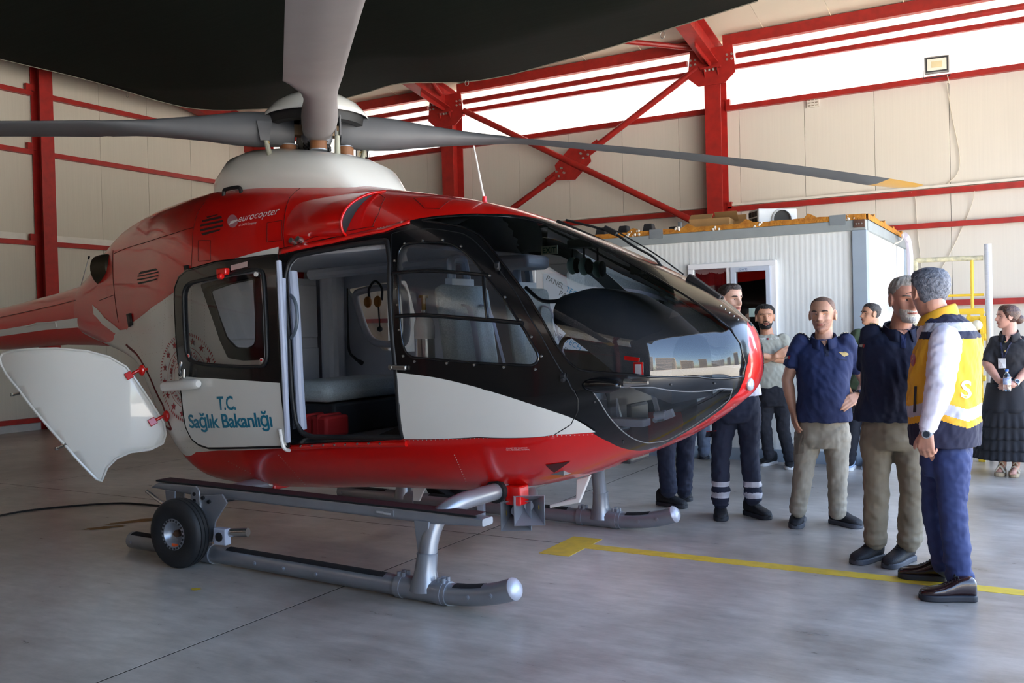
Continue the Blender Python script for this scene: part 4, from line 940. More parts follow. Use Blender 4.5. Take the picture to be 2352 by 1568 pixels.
# ---- cowling top: gearbox fairing, intake scoop, exhaust, handle, antenna
def loft(name, secs, mat, parent=heli, seg=28, smooth=True, close0=True, close1=True, angle=50):
    """secs: list of (center, half-width, half-height, exponent) in the yz plane at x"""
    V = []; F = []
    for (x, yc, zc_, w_, h_, n_) in secs:
        for k in range(seg):
            a = 2*PI*k/seg; c, s = math.cos(a), math.sin(a)
            V.append((x, yc+w_*math.copysign(abs(c)**(2/n_), c), zc_+h_*math.copysign(abs(s)**(2/n_), s)))
    m = len(secs)
    for i in range(m-1):
        for k in range(seg): F.append((i*seg+k, (i+1)*seg+k, (i+1)*seg+(k+1) % seg, i*seg+(k+1) % seg))
    if close0: F.append(tuple(range(seg)))
    if close1: F.append(tuple(reversed([(m-1)*seg+k for k in range(seg)])))
    return obj(name, V, F, mat, parent, smooth, angle)
zb_ = 2.25
fs = [(-2.56, .06, 2.42), (-2.52, .18, 2.53), (-2.42, .29, 2.645), (-2.26, .35, 2.735), (-2.08, .38, 2.755), (-1.8, .40, 2.73), (-1.5, .40, 2.675), (-1.30, .38, 2.63), (-1.18, .35, 2.575), (-1.09, .31, 2.45), (-1.00, .26, 2.33)]
fair = loft('gearbox_fairing', [(x, 0, (zt+zb_)/2, w_, (zt-zb_)/2, 2.7) for x, w_, zt in fs], WHT)
q = MB()
pA = [hplane(px, py, -.36) for px, py in ((622, 420), (622, 408), (632, 403), (645, 403), (652, 408), (650, 420))]
q.tube([p+np.array([0, -.03, 0]) for p in pA], .0025, 4); q.build('hatch_seam', DKG, fair)
hh = [hplane(px, py, -.42) for px, py in ((514, 450), (515, 438), (522, 434), (545, 430), (552, 434), (555, 447))]
MB().tube(smoothline(hh, 4), .014, 8).build('roof_handle', RUB, heli, True)
# intake scoop: smooth bulge of the cowl ending in a forward-facing mouth
sx0 = hit(650, 500)[0]; sx1 = hit(826, 480)[0]; nst, nz_ = 14, 17; V = []; F = []
for i in range(nst):
    t = i/(nst-1); x = sx0+(sx1-sx0)*t; g = (t*t*(3-2*t))**.8
    for k in range(nz_):
        s_ = -1+2*k/(nz_-1); z_ = 2.150+.155*s_*(.75+.25*g); V.append((x, -(float(halfw(x, np.array(z_)))-.004+.115*g*(1-s_*s_)**.7), z_))
for i in range(nst-1):
    for k in range(nz_-1): F.append((i*nz_+k, (i+1)*nz_+k, (i+1)*nz_+k+1, i*nz_+k+1))
sc_o = obj('intake_scoop', V, F, RED, heli, True, 180)
rimp = [np.array(V[(nst-1)*nz_+k]) for k in range(nz_)]
MB().tube(rimp, .009, 8).build('scoop_lip', RED, sc_o, True, 180)
Vd = []
for p in rimp: Vd += [p-np.array([.012, 0, 0]), np.array([p[0]-.012, -(float(halfw(p[0]-.012, p[2]))+.002), p[2]])]
obj('intake_mouth', Vd, [(2*k, 2*k+1, 2*k+3, 2*k+2) for k in range(nz_-1)], RUB, sc_o)
# exhaust pipe at the rear of the cowling
exh = MB(); ec = hplane(240, 622, -.25)
exh.lathe([(.10, 0), (.125, -.02), (.13, -.10), (.125, -.16), (.112, -.16), (.10, -.05)], ec+np.array([.10, .05, .02]), (1, .35, .12), 24)
exh.build('exhaust_pipe', pm('sooty_steel', (66, 58, 44), .45, metal=.6), heli, True)
an = hplane(1113, 462, 0); at_ = hplane(1088, 335, 0)
aa = MB(); aa.cyl(an-np.array([0, 0, .04]), an+np.array([0, 0, .03]), .022, 10, .014); aa.build('antenna_base', RED, heli, True)
MB().tube([an, at_], [.008, .005], 8).build('whip_antenna', WHT, heli, True)
aw = MB(); a0 = hplane(185, 660, -.05); a1 = hplane(203, 595, -.05); aw.tube([a0, a1], .005, 6); ao = aw.build('whip_antenna', WHT, heli, True); MB().cyl(a1, a1+(a1-a0)*.1, .008, 8).build('antenna_tip', RUB, ao)
# fuel caps near the door head
fc = MB()
for px, py in ((678, 557), (694, 553)): p_ = hit(px, py, 0); fc.cyl(p_, p_+np.array([0, -.04, .012]), .018, 10)
fc.build('drain_caps', STL, heli, True)
# ---- tail boom, fenestron
bs = [(-4.05, .27, 1.64, .30), (-4.35, .235, 1.625, .27), (-4.8, .215, 1.60, .235), (-5.7, .19, 1.535, .205), (-7.0, .16, 1.50, .165), (-8.0, .14, 1.52, .14)]
tb_ = loft('tail_boom', [(x, 0, zc_, w_, h_, 2.3) for x, w_, zc_, h_ in bs], RED, seg=32)
def boomstripe(name, za, zb2, xa, xb, mat):
    V = []; F = []; n = 12
    for i in range(n+1):
        x = xa+(xb-xa)*i/n; w_, zc_, h_ = (np.interp(-x, [-b[0] for b in bs], [b[k] for b in bs]) for k in (1, 2, 3))
        for f_ in np.linspace(za, zb2, 4):
            z_ = zc_+h_*f_; yy = -(w_*(1-abs(f_)**2.3)**(1/2.3)+.004); V.append((x, yy, z_))
    for i in range(n):
        for k in range(3): F.append((i*4+k, i*4+k+1, (i+1)*4+k+1, (i+1)*4+k))
    return obj(name, V, F, mat, tb_, True)
boomstripe('white_stripe', -.42, -.14, -4.15, -8.0, WHT)
boomstripe('boom_seam', .40, .42, -4.1, -8.0, SEAM)
V = []; F = []
for i, (x, f0) in enumerate(((-4.30, .98), (-4.22, .80), (-4.14, .55), (-4.06, .30))):
    for dx in (0, -.10):
        w_, zc_, h_ = (np.interp(-(x+dx), [-b[0] for b in bs], [b[k] for b in bs]) for k in (1, 2, 3)); V.append((x+dx, -(w_*(1-min(.999, f0)**2.3)**(1/2.3)+.005), zc_+h_*f0+.004))
for i in range(3): F.append((2*i, 2*i+1, 2*i+3, 2*i+2))
obj('white_band', V, F, WHT, tb_)
pt = [hplane(px, py, -.24) for px, py in ((60, 750), (85, 742), (128, 740), (131, 752))]
MB().tube(pt, .007, 6).build('boom_handle', WHT, tb_, True)
fn = MB(); fn.lathe([(.50, -.12), (.56, -.14), (.66, -.10), (.70, 0), (.66, .10), (.56, .14), (.50, .12), (.50, -.12)], (-8.55, 0, 1.62), (0, 1, 0), 40); fn.build('fenestron_shroud', RED, heli, True)
fb = MB(); fb.cyl((-8.55, -.1, 1.62), (-8.55, .1, 1.62), .12, 16)
for k in range(10):
    a = 2*PI*k/10; fb.bar((-8.55+.1*math.cos(a), 0, 1.62+.1*math.sin(a)), (-8.55+.49*math.cos(a), 0, 1.62+.49*math.sin(a)), .07, .015, (0, 1, 0))
fb.build('fenestron_rotor', DKG, heli)
fi = MB(); fi.prism([(-8.2, 2.0), (-8.75, 2.1), (-9.35, 3.2), (-9.0, 3.22), (-8.5, 2.6)], (0, -.04, 0), (1, 0, 0), (0, 0, 1), (0, 1, 0), .08); fi.build('tail_fin', RED, heli, bevel=.02)
hs_ = MB(); hs_.prism([(-7.0, -1.3), (-7.5, -1.3), (-7.6, 1.3), (-7.05, 1.3)], (0, 0, 1.55), (1, 0, 0), (0, 1, 0), (0, 0, 1), .05); hs_.build('tailplane', RED, heli, bevel=.02)
# ---- rotor
RHUB = np.array([-1.655, 0.0, 2.845])
BG = pm('blade_grey', (96, 98, 102), .5, var=.06, vscale=5); BG2 = pm('blade_pale', (138, 134, 134), .55, var=.05)
BRN = pm('brown_elastomer', (128, 82, 48), .55, bump=.2, bscale=1, stretch=(1, 1, 150)); YTP = pm('yellow_tip', (232, 176, 62), .45)
secs = [(.16, .20, .20, .0), (.22, .22, .225, .0), (.42, .235, .235, .0), (.55, .235, .22, 0), (.75, .215, .165, -.005), (1.0, .20, .115, -.015), (1.2, .225, .085, -.03), (1.36, .285, .06, -.055), (1.46, .33, .042, -.075), (1.7, .325, .036, -.075), (3.0, .32, .034, -.075), (4.75, .31, .032, -.075), (5.0, .25, .022, -.10), (5.12, .12, .01, -.15)]
def bz(r): return .004*r-.0116*r*r
def blade(mat_root):
    t = thing('rotor_blade', None, None, tuple(RHUB)); t.parent = heli
    V = []; F = []; seg = 20; I_ = []
    rs = []
    for i in range(len(secs)-1):
        n = 4 if secs[i+1][0]-secs[i][0] > .5 else 2
        for k in range(n): f_ = k/n; rs.append([secs[i][j]+(secs[i+1][j]-secs[i][j])*f_ for j in range(4)])
    rs.append(list(secs[-1]))
    for r, c, th, oc_ in rs:
        tw = math.radians(10-2.2*r) if r > 1.2 else math.radians(7)*max(0, (r-.5)/.7)
        for k in range(seg):
            a = 2*PI*k/seg; e = 2.6 if r < 1.1 else 2.0
            u = c/2*math.copysign(abs(math.cos(a))**(2/e), math.cos(a)); v = th/2*math.copysign(abs(math.sin(a))**(2/e), math.sin(a))
            if r > 1.4: v *= (1.0-.75*max(0, -u/(c/2)))
            u2 = u*math.cos(tw)-v*math.sin(tw); v2 = u*math.sin(tw)+v*math.cos(tw)
            V.append((r, u2+oc_, v2+bz(r)))
    m = len(rs)
    for i in range(m-1):
        for k in range(seg):
            F.append((i*seg+k, (i+1)*seg+k, (i+1)*seg+(k+1) % seg, i*seg+(k+1) % seg)); I_.append(1 if rs[i][0] >= 4.74 else 0)
    F.append(tuple(range(seg))); I_.append(0); F.append(tuple(reversed([(m-1)*seg+k for k in range(seg)]))); I_.append(1)
    obj('blade_body', V, F, [mat_root, YTP], t, True, 60, mids=I_)
    for zs in (-1, 1):
        q = MB(); q.cyl((.20, 0, zs*.105), (.20, 0, zs*.165), .058, 18); q.build('damper', BRN, t, True)
        q = MB(); q.cyl((.20, 0, zs*.165), (.20, 0, zs*.172), .06, 18); q.cyl((.20, 0, zs*.1), (.20, 0, zs*.107), .068, 18); q.build('damper_plate', SLV, t, True)
    q = MB()
    for dy in (.105, .135): q.prism([(-.05, .06), (.05, .06), (.03, -.07), (-.03, -.07)], (.36, dy, -.03), (1, 0, 0), (0, 0, 1), (0, 1, 0), .01)
    q.build('pitch_horn', BG, t)
    q = MB(); q.tube([(.36, .12, -.07), (.33, .12, -.2), (.27, .12, -.33)], [.016, .02, .018], 10); lk = q.build('pitch_link', pm('greenish_rod', (150, 152, 138), .5), t, True)
    q = MB(); q.tube([(.36, .12, -.085), (.335, .12, -.12)], .012, 8); q.build('link_eye', pm('ochre_sleeve', (168, 142, 84), .6), t, True)
    return t
rot = thing('rotor_hub', None, None, tuple(RHUB)); rot.parent = heli
rotaz = math.radians(46)-HA; BDEV = [math.radians(2), 0, 0, math.radians(-2)]      # slight lead and lag at rest
bcol = [(40, 90, 170), (30, 110, 90), (150, 40, 40), (40, 60, 50)]
for k in range(4):
    b_ = blade(BG2 if k == 3 else BG); b_.rotation_euler = (0, 0, rotaz+k*PI/2+BDEV[k])
    q = MB(); q.tube([(.285, .12, -.30), (.272, .12, -.33)], .0205, 10); q.build('colour_band', pm('band_%d' % k, bcol[k], .5), b_, True)
q = MB(); q.lathe([(.055, -.32), (.055, -.12), (.09, -.10), (.11, -.06), (.12, .06), (.09, .10), (.001, .11)], (0, 0, 0), (0, 0, 1), 20); q.build('rotor_mast', SLV, rot, True)
for k in range(4):
    a = rotaz+k*PI/2; q = MB(); q.bar((.05*math.cos(a), .05*math.sin(a), 0), (.22*math.cos(a), .22*math.sin(a), 0), .10, .07); q.build('flexbeam', pm('glass_fibre', (156, 128, 98), .6), rot)
q = MB()
for k in range(26):
    a = 2*PI*k/26; q.ball((.085*math.cos(a), .085*math.sin(a), -.13+.02*(k % 3)), .016, 7, 5)
q.build('hub_bolts', RUB, rot, True)
cp = MB(); cp.lathe([(.001, .262), (.10, .255), (.20, .228), (.29, .175), (.345, .115), (.36, .085)], (0, 0, 0), (0, 0, 1), 40)
cap = cp.build('hub_cap', WHT, rot, True); md = cap.modifiers.new('s', 'SOLIDIFY'); md.thickness = .008; md.offset = -1
cu_ = MB(); cu_.lathe([(.001, .245), (.10, .24), (.20, .213), (.285, .16), (.335, .10), (.33, .03), (.29, .02)], (0, 0, 0), (0, 0, 1), 40); cu_.build('cap_inside', RUB, rot, True)
q = MB(); q.lathe([(.30, -.335), (.30, -.31), (.12, -.30), (.06, -.30)], (0, 0, 0), (0, 0, 1), 30); q.build('swash_plate', DKG, rot, True)
# ---- clamshell door swung open at the rear
hg = np.array([-2.60, -0.70, 0]); dv = vn(np.array([-.80, -.60, 0])); nn = np.array([-dv[1], dv[0], 0])   # door plane through the hinge line
if nn[1] > 0: nn = -nn
CL = [(0, 822), (6, 812), (30, 805), (80, 801), (130, 800), (200, 806), (250, 819), (290, 842), (315, 876), (345, 920), (376, 970), (381, 996), (374, 1018), (345, 1032), (300, 1038), (268, 1052), (246, 1074), (234, 1104), (222, 1100), (183, 1060), (150, 1022), (92, 957), (42, 893), (15, 860), (3, 838)]
def onclam(px, py):
    d = lray(px, py); t = ((hg-HO)@nn)/(d@nn); p = HO+d*t; return (p-hg)@dv, p[2]
def bul(u, z):
    f_ = (u-u0)/(u1-u0); return .16*(1-(2*f_-1)**2)+.05*(1-((z-z0)/(z1-z0)*2-1)**2)
def onclamb(px, py):
    u, z = onclam(px, py); d = lray(px, py)
    for _ in range(12):
        t = ((hg+nn*bul(u, z)-HO)@nn)/(d@nn); p = HO+d*t; u, z = (p-hg)@dv, p[2]
    return u, z
cl2 = [onclam(*p) for p in CL]; A = np.array(cl2); u0, u1 = A[:, 0].min(), A[:, 0].max(); z0, z1 = A[:, 1].min(), A[:, 1].max()
cl2 = [onclamb(*p) for p in CL]; A = np.array(cl2)
cls = dens([tuple(p) for p in cl2], .03)
pts2, tr2 = cdt([(cls, True)], .05, (A[:, 0].min(), A[:, 0].max(), A[:, 1].min(), A[:, 1].max())); kk = inpoly(pts2[tr2].mean(1), cls); tr2 = tr2[kk]
def cl3(u, z):
    return hg+dv*u+np.array([0, 0, z])+nn*bul(u, z)
V = [cl3(u, z) for u, z in pts2]
T_ = []
for f_ in tr2:
    a, b_, c = (V[i] for i in f_); T_.append(tuple(f_) if np.cross(b_-a, c-a)@nn > 0 else tuple(f_[::-1]))
cd2 = obj('clamshell_door', V, T_, WHT, heli, True, 180); md = cd2.modifiers.new('s', 'SOLIDIFY'); md.thickness = .025; md.offset = -1
MB().tube([cl3(u, z) for u, z in cls+cls[:2]], .009, 6).build('door_edge', WHT, cd2, True)
for (px, py), (qx, qy) in (((298, 862), (320, 850)), ((352, 968), (376, 955))):
    a = cl3(*onclamb(px, py))+nn*.02; c = cl3(*onclamb(qx, qy))+nn*.02; q = MB(); q.bar(a+(a-c)*.3, a+(c-a)*.35, .05, .016, nn); q.tube([a+(c-a)*.3, c, c+(c-a)*.15+np.array([0, .06, 0])], .012, 8); q.ball(c+np.array([0.01, .02, 0]), (.03, .02, .04), 10, 6)
    q.build('hinge_arm', RED, cd2, True, bevel=.004)
for (px, py), (qx, qy) in (((48, 902), (30, 906)), ((152, 1019), (134, 1028))):
    a = cl3(*onclamb(px, py)); q = MB(); dr = vn(cl3(*onclamb(qx, qy))-a); q.cyl(a, a+dr*.075, .010, 8); q.box(a+dr*.075, (.02, .02, .02)); q.build('latch_pin', STL, cd2, True)
# dark edge of the clamshell opening
ap = dens(dpx([(290, 792), (315, 815), (345, 868), (374, 930), (394, 985), (400, 1030)]), .03, False)
bead('opening_edge', ap, .012, pm('oxide_red', (110, 22, 24), .5), None, -.006, True, closed=False)
# ---- skids
def skid(side):
    pth = [(-2.47, side, .062), (-1.2, side, .062), (-.35, side, .060), (.0, side, .058), (.22, side, .062), (.36, side, .078), (.48, side, .104), (.57, side, .135)]
    t = MB(); t.tube(smoothline(pth, 4), .055, 16); sk = t.build('skid_tube', SLV, heli, True)
    q = MB(); q.lathe([(.056, 0), (.058, .006), (.052, .018), (.035, .032), (.001, .038)], pth[-1], (.93, 0, .36), 18); q.build('skid_cap', pm('pale_silver', (198, 200, 212), .35, metal=.3), sk, True)
    for x0, x1 in ((-2.44, -1.95), (-1.5, -.24), (.22, .40)):
        V = []; F = []
        n = max(2, int((x1-x0)/.05)); sp = smoothline(pth, 10); xs_ = [p[0] for p in sp]
        for i in range(n+1):
            x = x0+(x1-x0)*i/n; zc_ = np.interp(x, xs_, [p[2] for p in sp])
            for k in range(7): a = PI/2+(k-3)*.24; V.append((x, side+.0565*math.cos(a), zc_+.0565*math.sin(a)))
        for i in range(n):
            for k in range(6): F.append((i*7+k, i*7+k+1, (i+1)*7+k+1, (i+1)*7+k))
        obj('grip_strip', V, F, GRP, sk, True)
    for x in (-2.42, -1.22, -.98, -.72, .33, .47):
        z_ = np.interp(x, [p[0] for p in pth], [p[2] for p in pth]); sgn = -1
        q = MB(); q.cyl((x, side+sgn*.052, z_), (x, side+sgn*.062, z_), .012, 10); q.cyl((x, side+sgn*.062, z_), (x, side+sgn*.066, z_), .007, 8); q.build('skid_bolt', SLV, sk, True)
    sg = 1 if side > 0 else -1
    # front cross tube leg with T fitting
    leg = [(.02, side, .06), (.025, side*.985, .20), (.03, side*.955, .33), (.05, side*.90, .43), (.10, side*.80, .485), (.13, side*.62, .50), (.14, side*.40, .50)]
    MB().tube(smoothline(leg, 6), [.048]*37, 16).build('cross_tube', SLV, heli, True)
    q = MB(); q.tube([(-.16, side, .06), (.18, side, .06)], .062, 16); q.tube([(-.155, side, .06), (-.115, side, .06)], .066, 16); q.tube([(.11, side, .06), (.155, side, .06)], .066, 16)
    q.tube([(.02, side, .06), (.02, side, .10), (.022, side*.995, .16), (.026, side*.985, .235), (.026, side*.984, .25)], [.085, .074, .059, .055, .058], 16)
    tf = q.build('tee_fitting', SLV, heli, True, 60)
    for bx in (-.14, -.11, .125, .155):
        q = MB(); q.cyl((bx, side-.02, .115), (bx, side-.02, .14), .012, 8); q.cyl((bx, side+.02, .115), (bx, side+.02, .14), .012, 8); q.build('clamp_bolt', SLV, tf, True)
    # rear leg
    leg = [(-1.78, side, .06), (-1.79, side*.985, .20), (-1.80, side*.93, .32), (-1.80, side*.80, .385), (-1.80, side*.55, .40), (-1.80, side*.2, .40)]
    MB().tube(smoothline(leg, 6), .046, 14).build('cross_tube', SLV, heli, True)
    q = MB(); q.tube([(-1.92, side, .06), (-1.64, side, .06)], .063, 16); q.tube([(-1.78, side, .06), (-1.78, side, .17)], [.08, .056], 16); q.build('tee_fitting', SLV, heli, True, 60)
skid(-1.0); skid(1.0)
MB().tube([(.14, -.45, .50), (.14, .45, .50)], .046, 14).build('cross_tube', SLV, heli, True)
q = MB(); q.lathe([(.050, 0), (.066, 0), (.066, .03), (.050, .03)], (.135, -.47, .50), (0, -1, 0), 18); q.build('tube_collar', RUB, heli, True)
q = MB(); q.box((.22, -.40, .475), (.10, .10, .11)); q.build('tube_clamp', RED, heli, bevel=.01)
q = MB(); q.box((.02, -.42, .49), (.05, .06, .06)); q.build('tube_clamp', RED, heli, bevel=.01)
q = MB(); q.box((-1.80, -.30, .40), (.10, .2, .10)); q.build('tube_clamp', RED, heli, bevel=.01)
q = MB(); q.ball((-1.86, -.42, .40), (.12, .06, .035), 14, 8); q.build('tube_fairing', WHT, heli, True)
# step board along the near skid
sa = hplane(372, 1107, -.92); sb = hplane(1120, 1192, -.92); sa[2] -= .012; sb[2] -= .012
st = MB(); n = 9; V = []; F = []
prof = roundpoly([(-.06, -.035), (.06, -.035), (.06, .035), (-.06, .035)], .02, 3)
for i in range(n):
    t = i/(n-1); p = sa+(sb-sa)*t; k_ = 1.0 if 0 < i < n-1 else .55
    for y_, z_ in prof: V.append((p[0]+(0.04*z_/.035 if i == 0 else 0), p[1]+y_*(1.0 if i < n-1 else .8), p[2]+z_*k_))
m = len(prof)
for i in range(n-1):
    for k in range(m): F.append((i*m+k, (i+1)*m+k, (i+1)*m+(k+1) % m, i*m+(k+1) % m))
F += [tuple(range(m)), tuple(reversed([(n-1)*m+k for k in range(m)]))]
stp = obj('step_board', V, F, SLV, heli, True, 40)
V = []
for t in (0.005, .985):
    p = sa+(sb-sa)*t
    V += [p+np.array([0, -.057, .037]), p+np.array([0, .057, .037])]
obj('step_grip', V, [(0, 1, 3, 2)], MAR, stp)
MB().bar(sa+np.array([.02, -.058, .033]), sb+np.array([-.03, -.058, .033]), .006, .010).build('step_edge', GRP, stp)
for t in (.055, .845):
    p = sa+(sb-sa)*t; q = MB(); q.prism([(-.05, .0), (.05, .0), (.03, -.17), (.0, -.19), (-.03, -.17)], p+np.array([0.03, -.07, -.02]), (1, 0, 0), (0, 0, 1), (0, 1, 0), .012)
    q.prism([(-.05, .0), (.05, .0), (.03, -.14), (-.03, -.14)], p+np.array([0.03, .0, -.02]), (1, 0, 0), (0, 0, 1), (0, 1, 0), .012); q.build('step_bracket', SLV, stp, bevel=.003)
patch_p = sa+(sb-sa)*.755
q = MB(); q.box(patch_p+np.array([0, -.062, .0]), (.14, .004, .032)); q.build('data_plate', pm('plate_grey', (126, 128, 132), .4), stp)
for dx, dz in ((-.02, .0), (.03, -.004)): MB().box(patch_p+np.array([dx, -.066, dz]), (.05, .003, .010)).build('plate_field', pm('plate_pale', (190, 192, 196), .4), stp)
# ---- ground-handling wheel clipped to the near skid
wc = np.array([-1.76, -1.16, .212])
wh = thing('handling_wheel', 'black ground handling wheel clipped to the near skid', 'wheel', tuple(HP+HX*wc[0]+HY*wc[1]), HA+math.radians(5))
TY = pm('tyre_rubber', (34, 35, 38), .62, var=.15, vscale=8)
ty = MB(); ty.lathe([(.085, -.045), (.10, -.058), (.15, -.066), (.19, -.060), (.206, -.045), (.211, -.032), (.205, -.030), (.205, -.026), (.212, -.024), (.2135, -.004), (.207, -.003), (.207, .001), (.2135, .002), (.212, .024), (.205, .026), (.205, .030), (.211, .032), (.206, .045), (.19, .060), (.15, .066), (.10, .058), (.085, .045)], (0, 0, wc[2]), (0, 1, 0), 56); ty.build('tyre', TY, wh, True, 50)
rm = MB(); rm.lathe([(.001, -.005), (.045, -.005), (.055, -.012), (.07, -.045), (.076, -.058), (.096, -.058), (.098, -.048), (.098, .05), (.001, .05)], (0, 0, wc[2]), (0, 1, 0), 40); rm.build('rim', SLV, wh, True)
for k in range(22):
    a = 2*PI*k/22; MB().box((.087*math.cos(a), -.0595, wc[2]+.087*math.sin(a)), (.012, .004, .012), np.array([[math.cos(a), 0, -math.sin(a)], [0, 1, 0], [math.sin(a), 0, math.cos(a)]])).build('rim_pocket', DKG, wh)
q = MB(); q.cyl((0, -.03, wc[2]), (0, .05, wc[2]), .022, 14); q.cyl((0, -.045, wc[2]), (0, -.03, wc[2]), .013, 10); q.build('hub_nut', pm('rusty_nut', (112, 84, 66), .5, metal=.5), wh, True)
q = MB(); q.box((.01, -.052, wc[2]-.066), (.05, .004, .02)); q.build('orange_label', pm('orange_label', (224, 92, 40), .5), wh)
# bracket plates of the wheel
bk_ = MB(); bk_.prism([(-.02, .24), (.05, .33), (.22, .35), (.26, .30), (.16, .18), (.13, .05), (.06, .05), (.04, .16)], (.05, .085, .10), (1, 0, 0), (0, 0, 1), (0, 1, 0), .012); bk_.build('bracket_plate', SLV, wh, bevel=.003)
bk_ = MB(); bk_.prism([(.0, .20), (.02, .36), (.06, .39), (.09, .36), (.10, .20)], (.0, .075, .10), (1, 0, 0), (0, 0, 1), (0, 1, 0), .012); bk_.build('bracket_plate', SLV, wh, bevel=.003)
for px, pz in ((.05, .44), (.05, .40), (.12, .42), (.17, .40)): MB().cyl((px, .07, pz), (px, .083, pz), .012, 10).build('bracket_hole', RUB, wh, True)
q = MB(); q.box((.30, .05, .205), (.10, .05, .10)); q.build('socket_block', LIN2, wh, bevel=.008); MB().cyl((.30, .02, .205), (.30, .026, .205), .028, 14).build('socket_bore', RUB, wh, True)
MB().cyl((.34, .07, .225), (.47, .09, .235), .026, 14).build('draw_bar', STL, wh, True)
MB().cyl((0, .05, wc[2]), (.12, .09, wc[2]+.02), .02, 10).build('axle', SLV, wh, True)
lv_ = MB(); a0 = hplane(352, 1125, -1.0); a1 = hplane(390, 1158, -1.0)
for_ = lambda p: tuple(np.array([(p[0]-wc[0]), (p[1]-wc[1]), p[2]]))
lv_.tube([for_(a0), for_(a1), (.0, .06, .33)], .012, 8); lv_.build('pump_lever', STL, wh, True)
# far wheel seen under the belly
w2 = np.array([-1.45, 1.16, .212]); wh2 = thing('handling_wheel', 'black ground handling wheel on the far skid, mostly hidden by the belly', 'wheel', tuple(HP+HX*w2[0]+HY*w2[1]), HA)
for ch in ('tyre', 'rim'):
    s_ = [o for o in wh.children if o.name.split('.')[0] == ch][0]; c_ = s_.copy(); C.objects.link(c_); c_.parent = wh2
q = MB(); q.bar((-.32, -.12, .30), (.12, -.10, .10), .012, .10, (0, 1, 0)); q.bar((-.12, -.14, .34), (.02, -.10, .14), .012, .08, (0, 1, 0)); q.build('bracket_plate', DKG, wh2)
# ---- belly fittings
ba = hplane(967, 1112, -.25); ba[2] += .01
q = MB(); q.prism([(-.07, 0), (.05, 0), (-.02, -.12), (-.07, -.12)], ba, (1, 0, 0), (0, 0, 1), (0, 1, 0), .014); q.lathe([(.001, .004), (.07, .004), (.07, -.004), (.001, -.004)], ba, (0, 0, 1), 20); q.build('blade_antenna', WHT, heli, bevel=.004)
wa = hplane(1345, 1092, 0); wb_ = [hplane(px, py, 0) for px, py in ((1326, 1100), (1324, 1143), (1264, 1158), (1264, 1166), (1332, 1154), (1358, 1090))]
q = MB(); q.prism([(p[0], p[2]) for p in wb_], (0, -.012, 0), (1, 0, 0), (0, 0, 1), (0, 1, 0), .024); q.build('hook_antenna', WHT, heli, bevel=.006)
sp = hit(1275, 1070); patch('belly_inlet', [(1252, 1066), (1310, 1058), (1272, 1084)], pm('inlet_dark', (70, 8, 10), .6), None, .003, grid=.03, step=.02)
# loudspeaker horns under the nose
hn = thing('loudspeaker', None, None); hn.parent = heli
yh = -.42
for (c4) in (((1172, 1162), (1203, 1150), (1197, 1208), (1168, 1220)), ((1203, 1150), (1235, 1138), (1228, 1195), (1197, 1208))):
    P4 = [hplane(px, py, yh) for px, py in c4]
    e_ = np.array([.0, 0, 0]); cc = np.mean(P4, 0)
    wq = abs(P4[1][0]-P4[0][0]); 
    half = .086; fdir = vn(np.array([.55, -.83, -.12])); sdir = vn(np.cross(fdir, (0, 0, 1)))*-1; ud = np.cross(fdir, sdir); ud = ud if ud[2] > 0 else -ud
    cc = cc+np.array([.0, 0, 0])
    ring = lambda h_, b_: [cc+fdir*b_+sdir*h_*i+ud*h_*j for i, j in ((-1, -1), (1, -1), (1, 1), (-1, 1))]
    V = ring(half, 0)+ring(.022, -.12)+ring(half*1.02, .0)
    F = [(0, 1, 5, 4), (1, 2, 6, 5), (2, 3, 7, 6), (3, 0, 4, 7), (4, 5, 6, 7)]
    o = obj('horn', V[:8], F, SLV, hn); md = o.modifiers.new('s', 'SOLIDIFY'); md.thickness = .005; md.offset = 0
    q = MB(); q.tube([cc-fdir*.12, cc-fdir*.09], [.02, .028], 12); q.build('horn_driver', SLV, hn, True)
    q = MB(); lo = cc-fdir*.055+sdir*half*.62*(1 if c4[0][0] > 1180 else -1)
    tri_ = [(-.022, -.018), (.022, -.018), (0, .022)]; q.prism(tri_, lo, ud, fdir, sdir, .002); q.build('warning_triangle', pm('warning_yellow', (228, 190, 40), .5), hn)
    q = MB(); q.cyl(cc-fdir*.32, cc-fdir*.12, .062, 16, .05); q.build('horn_body', SLV, hn, True)
MB().box(hplane(1178, 1135, yh), (.10, .02, .10)).build('horn_bracket', RED, hn, bevel=.004); MB().box(hplane(1105, 1155, yh), (.05, .02, .16)).build('horn_stay', LIN2, hn, bevel=.004)
# nose: landing light, red nose fittings, pitot, wipers
lp = hit(1722, 882); p, n = on(lp[0], lp[2], .002); q = MB(); q.ball(p, (.02, .04, .035), 14, 9); q.build('nose_light', pm('lamp_glass', (210, 214, 214), .1, metal=.3), heli, True)
pit = hplane(1385, 884, -.70); q = MB(); q.ball(pit+np.array([.0, -.02, 0]), (.11, .035, .04), 16, 9); q.build('probe_mount', BLK, heli, True)
pb = hplane(1436, 880, -.74); q = MB(); q.tube([pb, pb+np.array([.02, 0, 0]), pb+np.array([.035, 0, 0]), pb+np.array([.12, 0, .004])], [.024, .022, .012, .010], 12); q.build('pitot_probe', STL, heli, True)
for px, py in ((1145, 622), (1296, 872)):
    q = hit(px, py); p, n = on(q[0], q[2], .01); m_ = MB(); m_.bar(p, p+n*.02+np.array([.0, 0, .03]), .025, .03); m_.cyl(p+n*.01, p+n*.03, .012, 8); m_.build('stay_hook', RUB, heli, True, bevel=.003)
wz = lambda px, py, y=0.06: hplane(px, py, y)
def strip(name, P_, r, m=RUB, par=None): return MB().tube(smoothline(P_, 5), r, 8).build(name, m, par or heli, True)
wp1 = strip('wiper_blade', [wz(1280, 508), wz(1380, 552), wz(1450, 587), wz(1520, 622)], .011)
